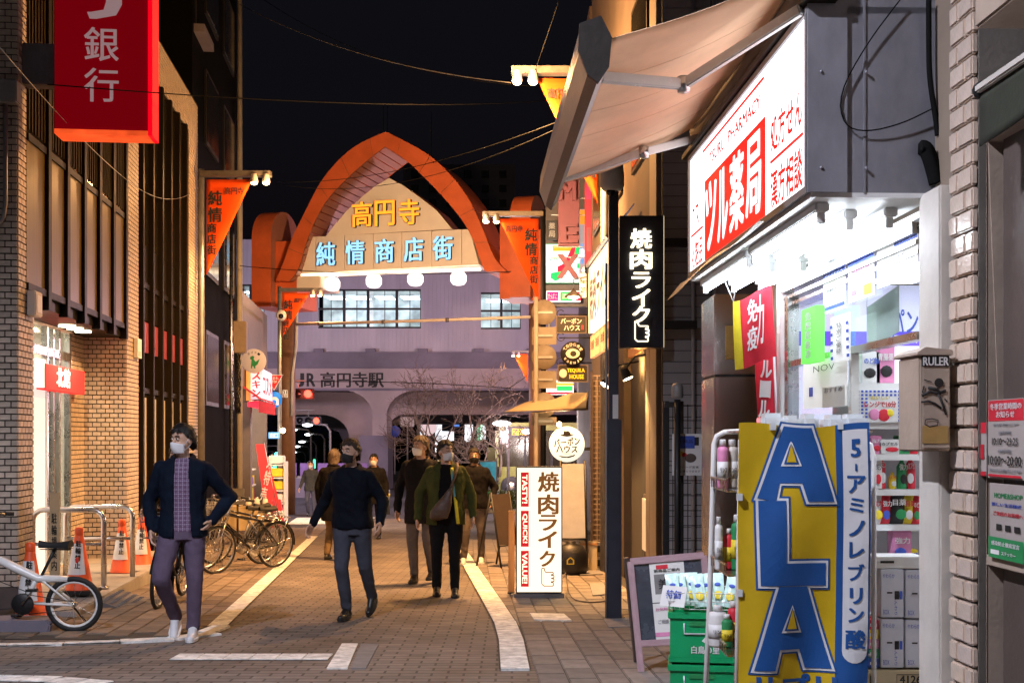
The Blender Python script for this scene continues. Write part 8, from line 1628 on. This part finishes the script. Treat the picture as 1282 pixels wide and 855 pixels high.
def person(label, px, pyf, Y, H, yaw, pose, top, bottom, shoe, hair='hair_black', mask='white', near=True, hem=.80, coat_open=None, shirt=None, hy=0.0, lean=0.0, hair_len=0.0, fat=1.0, foot=None, hands=True, sleeve=1.0, seed=0, hp=0.0, collar=None, toeL=None, toeR=None):
    k = H / 1.72; M = T((px - 641) / F * Y, Y, gz(Y) + .018) @ R(rad(yaw)) @ Matrix.Scale(k, 4)
    root = thing('person', label, 'person', T((px - 641) / F * Y, Y, gz(Y)))
    J = {n: Vector(v) for n, v in {**BASE, **pose}.items()}; vox = .0075 if near else .011
    lv = lambda z: Vector((0, lean * (z - .9), 0))
    for n in J:
        if n[:2] in ('sh', 'el', 'wr'): J[n] = J[n] + lv(J[n].z)
    HC = Vector((0, -.025, 1.60)) + lv(1.6); RH = R(rad(hy)) @ R(rad(hp), 'X'); HM = T(*HC) @ RH
    hv = lambda p: HM @ Vector(p)
    def torso(mb, g, z0, gz_=0, bell=0.0, top_=True):
        f = fat; R_ = []
        for z, rx, ry in ((.82, .158, .112), (.92, .163, .12), (1.03, .148, .112), (1.15, .155, .118), (1.27, .172, .122), (1.36, .172, .11), (1.42, .135, .088), (1.455, .075, .066)):
            if z < z0 - .02: continue
            l = lv(z); t = max(0, 1.1 - z) * bell; R_.append((l.x, l.y + .01, z, (rx * (f if z < 1.3 else (1 + f) / 2) + g + t), (ry * f + g + t)))
        l = lv(z0); R_ = [(l.x, l.y + .01, z0, R_[0][3], R_[0][4])] + R_ if R_[0][2] > z0 + .01 else R_
        loft(mb, R_)
    # body: one continuous skin
    b = MB(); torso(b, -.012, .84)
    cap(b, Vector((0, .012, 1.42)) + lv(1.42), HC + Vector((0, .015, -.06)), .055, .052)
    b.sph((0, .012, .028), (.074, .094, .092), 20, 0, HM); b.sph((0, -.022, -.045), (.058, .066, .068), 18, 0, HM); b.sph((0, -.052, -.092), (.026, .022, .02), 12, 0, HM)
    cap(b, hv((0, -.078, .012)), hv((0, -.102, -.028)), .010, .014, 8); b.sph((0, -.084, -.062), (.024, .012, .012), 10, 0, HM); b.sph((0, -.076, .03), (.05, .012, .008), 10, 0, HM)
    for s in (-1, 1): b.sph((s * .074, .012, -.012), (.012, .022, .034), 10, 0, HM)
    for s in 'LR':
        cap(b, J['sh' + s], J['el' + s], .047, .038); cap(b, J['el' + s], J['wr' + s], .038, .026)
        cap(b, J['hi' + s], J['kn' + s], .08, .055); cap(b, J['kn' + s], J['an' + s], .053, .036)
        if hands:
            w = J['wr' + s]; d = (w - J['el' + s]).normalized(); sg = 1 if s == 'L' else -1
            inw = Vector((-sg, -.25, 0)); inw = (inw - d * inw.dot(d)).normalized(); fw = d.cross(inw) * sg
            if fw.y > 0: fw = -fw
            pc = w + d * .035; cap(b, w, w + d * .03, .025, .026, 10)
            for i in range(4): o_ = fw * (.03 - .02 * i); cap(b, w + d * .02 + o_ * .8, w + d * .085 + o_, .0145, .0125, 8)
            for i, ln in enumerate((.068, .078, .072, .055)):
                o_ = fw * (.032 - .0215 * i); p0 = w + d * .085 + o_; p1 = p0 + (d + inw * .25) .normalized() * ln * .5; p2 = p1 + (d + inw * 1.0).normalized() * ln * .5; cap(b, p0, p1, .0098, .0092, 8); cap(b, p1, p2, .0092, .008, 8)
            t0 = w + d * .03 + fw * .026; t1 = t0 + (d * .6 + fw * .7 + inw * .3).normalized() * .045; cap(b, t0, t1, .0125, .011, 8); cap(b, t1, t1 + (d + fw * .15 + inw * .3).normalized() * .032, .011, .0095, 8)
    me = remesh(b, vox * .85 if near else vox * .9, 2); me.materials.append(M_['skin']); link('body', me, root, M)
    # eyes, brows
    for s in (-1, 1):
        q = MB(); q.sph((s * .031, -.083, .010), (.0125, .007, .0075), 10, 0, HM); e = q.build('eye', M_['white'], root, M); q = MB(); q.sph((s * .031, -.0885, .010), (.0062, .003, .0066), 8, 0, HM); q.build('iris', M_['ink'], e, M)
        q = MB(); q.tube([hv((s * .014, -.090, .030)), hv((s * .032, -.089, .035)), hv((s * .05, -.076, .030))], .004, 5); q.build('eyebrow', M_['hair_black'], root, M)
    # hair: closed shell with an uneven hairline
    q = MB(); rnd = random.Random(seed + 5); n, kk = 40, 22; vs = []; fs = []
    def hline(a):                                        # lowest latitude kept, by azimuth (a = 0 at the front)
        f = math.cos(a); return (.064 if f > .75 else .064 - (.75 - f) * .09) - hair_len * max(0, .75 - f) + .008 * math.sin(a * 9)
    for layer, g in ((0, 1.0), (1, .90)):
        for i in range(kk + 1):
            for j in range(n):
                a = 2 * math.pi * j / n; th_ = math.pi * .5 * (i / kk) ; zl = hline(a)
                zt_ = .128 + (zl - .128) * (1 - math.cos(th_)) ; rr = math.sin(min(math.pi / 2, math.acos(max(-1, min(1, (zt_ - .022) / .108)))))
                t_ = 1.03 + (.10 * noise.noise(Vector((math.cos(a) * 3, math.sin(a) * 3, zt_ * 14 + seed))) + .10 * noise.noise(Vector((math.cos(a) * 9, math.sin(a) * 9, zt_ * 30 + seed)))) * g
                rr = max(rr, .86) if zt_ < .022 else rr
                vs.append(hv((math.sin(a) * .0855 * rr * t_ * g, .013 - math.cos(a) * .106 * rr * t_ * g, (zt_ - .02) * (1 if layer == 0 else .93) + .02)))
    w_ = (kk + 1) * n
    for l in (0, 1):
        for i in range(kk):
            for j in range(n): f = (l * w_ + i * n + j, l * w_ + (i + 1) * n + j, l * w_ + (i + 1) * n + (j + 1) % n, l * w_ + i * n + (j + 1) % n); fs.append(f if l == 0 else f[::-1])
    for j in range(n): fs.append((kk * n + j, w_ + kk * n + j, w_ + kk * n + (j + 1) % n, kk * n + (j + 1) % n))
    q.add(vs, fs, 0, None, True)
    for i in range(170 if near else 60):                 # loose locks over the shell and past the hairline
        a = rnd.uniform(-math.pi, math.pi); i_ = rnd.randint(3, kk); j_ = int((a % (2 * math.pi)) / (2 * math.pi) * n) % n; p0 = Vector(vs[i_ * n + j_]); up_ = Vector(vs[max(i_ - 7, 0) * n + j_]); d = (p0 - up_); d = d.normalized() if d.length > .004 else Vector((0, -1, -.5)); o_ = (p0 - hv((0, .01, .0))).normalized(); sd_ = d.cross(o_).normalized(); ln = rnd.uniform(.025, .05); w2 = rnd.uniform(.004, .008)
        s0 = p0 - d * ln * .6 + o_ * .002; s1 = p0 + o_ * .009 + sd_ * rnd.uniform(-.004, .004); s2 = p0 + d * ln * (.6 if abs(a) > .9 else .35) + o_ * .003 + sd_ * rnd.uniform(-.012, .012); q.add([s0 - sd_ * w2, s0 + sd_ * w2, s1 + sd_ * w2, s1 - sd_ * w2, s2], [(0, 1, 2, 3), (3, 2, 4)])
    q.build('hair', M_[hair], root, M)
    if mask:
        q = MB()
        def mf(u, v):
            a = rad(-72 + 144 * u); z = -.034 - .072 * v; bul = 1 + .16 * math.sin(v * math.pi) * math.cos(a) ** 2
            return hv((.071 * math.sin(a) * (1 - .22 * v), -.012 - (.086 - .012 * v) * math.cos(a) * bul - .014 * max(0, math.cos(a)) ** 6 * (1 - v), z + .020 * math.cos(a) ** 4 * (1 - v)))
        q.grid(mf, 16, 10); o = q.build('face_mask', M_[mask], root, M); md = o.modifiers.new('s', 'SOLIDIFY'); md.thickness = .003
        q = MB()
        for s in (-1, 1): q.tube([hv((s * .066, -.04, -.038)), hv((s * .078, .005, .015)), hv((s * .08, .03, .0))], .002, 4); q.tube([hv((s * .058, -.04, -.085)), hv((s * .077, .01, -.045)), hv((s * .08, .03, .0))], .002, 4)
        q.build('ear_loop', M_[mask], root, M)
    # trousers
    q = MB(); f = fat; loft(q, [(0, .01, .80, .155 * f + .012, .115 * f + .012), (0, .01, .92, .168 * f, .125 * f), (0, .01, 1.0, .155 * f, .118 * f)])
    for s in 'LR':
        h, kn, an = J['hi' + s], J['kn' + s], J['an' + s]; cap(q, h, kn, .098 * f, .070, 14); cap(q, kn, an + Vector((0, .004, .01)), .069, .054, 14); cap(q, h + Vector((0, 0, -.02)), (h + kn) / 2, .1 * f, .082 * f, 14)
    me = remesh(q, vox * 1.2, 3, .010, 11, seed + 2, 1.4); me.materials.append(M_[bottom]); link('trousers', me, root, M)
    # shoes
    for s in 'LR':
        an, kn = J['an' + s], J['kn' + s]; d = (toeL if s == 'L' else toeR) or (0, -1, 0); d = Vector(d).normalized(); sd = Vector((-d.y, d.x, 0)); sd = sd.normalized() if sd.length > .01 else Vector((1, 0, 0)); up = sd.cross(d) * -1; up = up if up.z > 0 else -up
        q = MB(); c = an + up * -.052; cap(q, c - d * .055, c + d * .04, .036, .038, 12); cap(q, c + d * .04 - up * .004, c + d * .155 - up * .012, .041, .030, 12); cap(q, an - d * .01 + up * .0, c - d * .02, .043, .040, 12); cap(q, an + d * .01 - up * .005, c + d * .09 - up * 0, .038, .034, 12)
        me = remesh(q, vox * .9, 2); me.materials.append(M_[shoe]); o = link('shoe', me, root, M)
        q = MB(); vs = []
        for i in range(16): a = 2 * math.pi * i / 16; r_ = Vector((math.cos(a) * .142, math.sin(a) * (.045 if math.cos(a) < 0 else .05), 0)); vs.append(c + d * (.052 + r_.x) + sd * r_.y - up * .036)
        vs2 = [v + up * .022 for v in vs]; q.add(vs + vs2, [tuple(range(16)), tuple(range(31, 15, -1))] + [(i, (i + 1) % 16, 16 + (i + 1) % 16, 16 + i) for i in range(16)]); q.build('sole', M_['white' if shoe == 'white_shoe' else 'rubber'], o, M)
    # shirt under an open coat, then the coat
    if shirt:
        q = MB(); torso(q, .008, .86); me = remesh(q, vox * 1.2, 3, .006, 12, seed + 9); me.materials.append(M_[shirt]); link('shirt', me, root, M)
    q = MB(); torso(q, .030, hem, bell=.04)
    for s in 'LR':
        e = J['wr' + s].lerp(J['el' + s], 1 - sleeve) if sleeve < 1 else J['wr' + s]; cap(q, J['sh' + s] + Vector((0, 0, -.005)), J['el' + s], .068, .060, 14); cap(q, J['el' + s], e, .062, .046, 14)
    me = remesh(q, vox * 1.3, 4, .014, 8, seed, 1.5)
    if coat_open:                                        # cut the front open, then give the cloth thickness
        bm = bmesh.new(); bm.from_mesh(me); kill = []
        for v in bm.verts:
            l = lv(v.co.z); wd = coat_open(v.co.z)
            if v.co.y < l.y - .03 and wd[0] < v.co.x < wd[1]: kill.append(v)
            elif v.co.z < hem + .012 and abs(v.co.x) < .2 and ((v.co.x / .15) ** 2 + (v.co.y / .1) ** 2) < 1: kill.append(v)
            elif v.co.z > 1.44 and abs(v.co.x) < .045: kill.append(v)
        bmesh.ops.delete(bm, geom=kill, context='VERTS'); bm.to_mesh(me); bm.free()
    me.materials.append(M_[top]); o = link('jacket', me, root, M)
    if coat_open: md = o.modifiers.new('s', 'SOLIDIFY'); md.thickness = .010; md.offset = -1
    q = MB(); l = lv(1.46); ring = [(l.x + .082 * math.cos(a), l.y + .012 + .078 * math.sin(a), 1.452 + .022 * math.sin(a)) for a in [rad(-60 + (300 * i / 18)) for i in range(19)]]
    q.tube(ring, [.012] + [.022] * 17 + [.012], 8); q.build('collar', M_[collar or top], root, M)
    return root, M, J, lv
mk('navy_cloth', (.006, .010, .021), .8, spec=.08, var=.2, scale=8); mk('navy_dark', (.006, .008, .014), .75, spec=.08, var=.2, scale=8); mk('purple_cloth', (.115, .085, .13), .85, spec=.08, var=.1, scale=6); mk('slate_cloth', (.06, .064, .085), .85, spec=.08, var=.12, scale=6); mk('black_cloth', (.012, .011, .012), .85, spec=.08, var=.2, scale=6); mk('green_jacket', (.06, .065, .018), .75, spec=.08, var=.15, scale=5); mk('brown_cloth', (.10, .065, .045), .8, spec=.08, var=.15); mk('grey_trouser', (.12, .10, .09), .85, spec=.08, var=.12); mk('denim', (.075, .085, .15), .85, spec=.08, var=.12); mk('grey_jacket', (.045, .05, .06), .8, spec=.08, var=.15); mk('tan_cloth', (.18, .12, .06), .8, spec=.08, var=.15)
mk('white_shoe', (.7, .7, .72), .5, var=.06); mk('black_shoe', (.015, .014, .014), .35, var=.1); mk('mask_white', (.78, .79, .82), .7, var=.03); mk('mask_black', (.012, .012, .013), .7); mk('lining_yellow', (.55, .50, .03), .7, var=.2, scale=9); mk('lining_teal', (.12, .38, .42), .7, var=.2, scale=9); mk('bag_brown', (.10, .06, .04), .5, var=.2, scale=6)
# plaid shirting
m = bpy.data.materials.new('plaid'); nt, bs = _nodes(m); N, L_ = nt.nodes.new, nt.links.new; tc = N('ShaderNodeTexCoord'); cols_ = (.16, .08, .15, 1)
prev = None
for ax_, sc_, cc in (('X', 9, (.42, .34, .46, 1)), ('Z', 9, (.42, .34, .46, 1)), ('X', 21, (.05, .03, .08, 1)), ('Z', 21, (.05, .03, .08, 1))):
    w = N('ShaderNodeTexWave'); w.bands_direction = ax_; w.inputs['Scale'].default_value = sc_; L_(tc.outputs['Object'], w.inputs['Vector']); gt = N('ShaderNodeMath'); gt.operation = 'GREATER_THAN'; gt.inputs[1].default_value = .72; L_(w.outputs[0], gt.inputs[0]); mu = N('ShaderNodeMath'); mu.operation = 'MULTIPLY'; mu.inputs[1].default_value = .6; L_(gt.outputs[0], mu.inputs[0])
    mx = N('ShaderNodeMix'); mx.data_type = 'RGBA'; L_(mu.outputs[0], mx.inputs[0]); mx.inputs[7].default_value = cc
    if prev is None: mx.inputs[6].default_value = cols_
    else: L_(prev, mx.inputs[6])
    prev = mx.outputs[2]
L_(prev, bs.inputs['Base Color']); bs.inputs['Roughness'].default_value = .85; M_['plaid'] = m
vopen = lambda a, c, za=.8, zb=1.45: (lambda z: (a[0] + (a[1] - a[0]) * (z - za) / (zb - za), c[0] + (c[1] - c[0]) * (z - za) / (zb - za)))
# the man striding on the left
person('man in open navy jacket, plaid shirt and purple trousers striding past the bank', 229, 803, 9.85, 1.76, 6, dict(elL=(.36, .13, 1.13), wrL=(.23, .0, .95), elR=(-.27, .06, 1.11), wrR=(-.24, -.02, .88), knL=(.10, -.04, .49), anL=(.08, .0, .085), knR=(-.15, -.14, .50), anR=(-.09, .17, .15)), 'navy_cloth', 'purple_cloth', 'white_shoe', coat_open=vopen((-.05, -.045), (.085, .055)), shirt='plaid', hy=-38, seed=1, hp=4, toeR=(0, -.75, -.6), mask='mask_white', hem=.83, fat=1.0)
person('person in dark clothes pushing a bicycle, mostly hidden behind the man in purple trousers', 222, 755, 12.85, 1.66, 0, dict(elR=(-.3, .0, 1.12), wrR=(-.3, -.25, 1.0), elL=(.22, .0, 1.12), wrL=(.2, -.25, 1.02), knL=(.14, -.06, .49), anL=(.19, -.04, .085)), 'black_cloth', 'black_cloth', 'black_shoe', hair='hair_brown', mask='mask_white', near=False, seed=2, hair_len=.05)
# the man in the centre
person('man in navy jacket and grey-blue trousers with a black mask striding down the middle', 441, 776, 11.3, 1.68, -14, dict(elL=(.30, .05, 1.13), wrL=(.33, -.12, .93), elR=(-.30, .08, 1.13), wrR=(-.40, -.02, .90), knR=(-.03, -.20, .50), anR=(-.02, -.10, .095), knL=(.12, .03, .50), anL=(.10, .26, .17)), 'navy_dark', 'slate_cloth', 'black_shoe', hair='hair_brown', mask='mask_black', hy=-14, seed=3, hem=.86, toeL=(0, -.8, -.6), lean=-.05, fat=1.05)
person('person in a dark coat seen from behind, just left of the man in the middle', 418, 705, 19, 1.74, 170, dict(knL=(.1, -.12, .5), anR=(-.1, .15, .12)), 'black_cloth', 'tan_cloth', 'black_shoe', hair='hair_grey', mask=None, near=False, seed=4, hem=.6, hands=True, hair_len=.06)
person('masked man in a dark coat looking out right of the man in the middle', 468, 675, 25, 1.76, 0, {}, 'black_cloth', 'black_cloth', 'black_shoe', mask='mask_white', near=False, seed=5, hem=.7)
person('far man in grey jacket and blue jeans walking out of the distant street', 389, 648, 37, 1.74, 0, dict(anR=(-.1, .16, .12), knR=(-.1, -.08, .5), wrR=(-.32, -.05, .9)), 'grey_jacket', 'denim', 'black_shoe', mask='mask_white', near=False, seed=6)
person('grey-haired masked man in a long black coat left of the man in green', 527, 732, 14.9, 1.82, -12, dict(elR=(-.28, .05, 1.13), wrR=(-.28, -.02, .86), knR=(-.1, -.03, .49), anR=(-.09, .04, .085), knL=(.1, -.04, .5), anL=(.1, .12, .12)), 'black_cloth', 'grey_trouser', 'black_shoe', hair='hair_grey', mask='mask_white', hy=-30, seed=7, hem=.70, collar='brown_cloth')
# the man in the green jacket
r_, Mg, Jg, lvg = person('man in an open green jacket with yellow lining and a brown shoulder bag', 558, 747, 13.4, 1.73, 4, dict(elL=(.29, .05, 1.12), wrL=(.30, -.02, .88), elR=(-.29, .06, 1.12), wrR=(-.31, .0, .86), knR=(-.10, -.04, .49), anR=(-.10, .03, .085), knL=(.1, -.10, .49), anL=(.1, -.10, .085)), 'green_jacket', 'black_cloth', 'black_shoe', mask='mask_white', hy=34, seed=8, hem=.78, coat_open=vopen((-.10, -.05), (.12, .05)), shirt='black_cloth', fat=1.12, sleeve=1.0)
b = MB(); b.grid(lambda u, v: (.118 - .068 * v + .035 * u, -.158 + .03 * u - .01 * math.sin(v * 9), .80 + .62 * v), 4, 14); o = b.build('lining', M_['lining_yellow'], r_, Mg); md = o.modifiers.new('s', 'SOLIDIFY'); md.thickness = .006
b = MB(); b.grid(lambda u, v: (.088 - .04 * v + .02 * u, -.162 + .006 * math.sin(v * 7), 1.10 + .30 * v), 3, 10); b.build('lining', M_['lining_teal'], r_, Mg, label='teal lining strip')
bag = thing('shoulder_bag', 'slouchy brown shoulder bag worn across the front of the man in green', 'bag', Mg @ T(-.06, -.2, .85)); q = MB(); loft(q, [(-.10, -.19, .84, .03, .02), (-.08, -.20, .87, .10, .05), (-.06, -.205, .95, .11, .06), (-.02, -.2, 1.04, .085, .05), (.02, -.195, 1.12, .05, .035), (.05, -.185, 1.2, .025, .02)]); me = remesh(q, .008, 2, .012, 14, 3); me.materials.append(M_['bag_brown']); link('pouch', me, bag, Mg)
b = MB(); b.tube([(.05, -.185, 1.18), (.09, -.165, 1.3), (.13, -.10, 1.42), (.13, .02, 1.46), (.05, .12, 1.35)], .016, 6); b.build('strap', M_['bag_brown'], bag, Mg)
person('person in a black jacket and grey trousers half hidden behind the man in green', 594, 708, 18, 1.74, 0, dict(elL=(.3, .04, 1.13), wrL=(.27, -.05, .95), knR=(-.12, -.08, .5), anR=(-.16, -.06, .085)), 'black_cloth', 'grey_trouser', 'white_shoe', mask='mask_black', near=False, seed=9, hem=.82, fat=1.12)
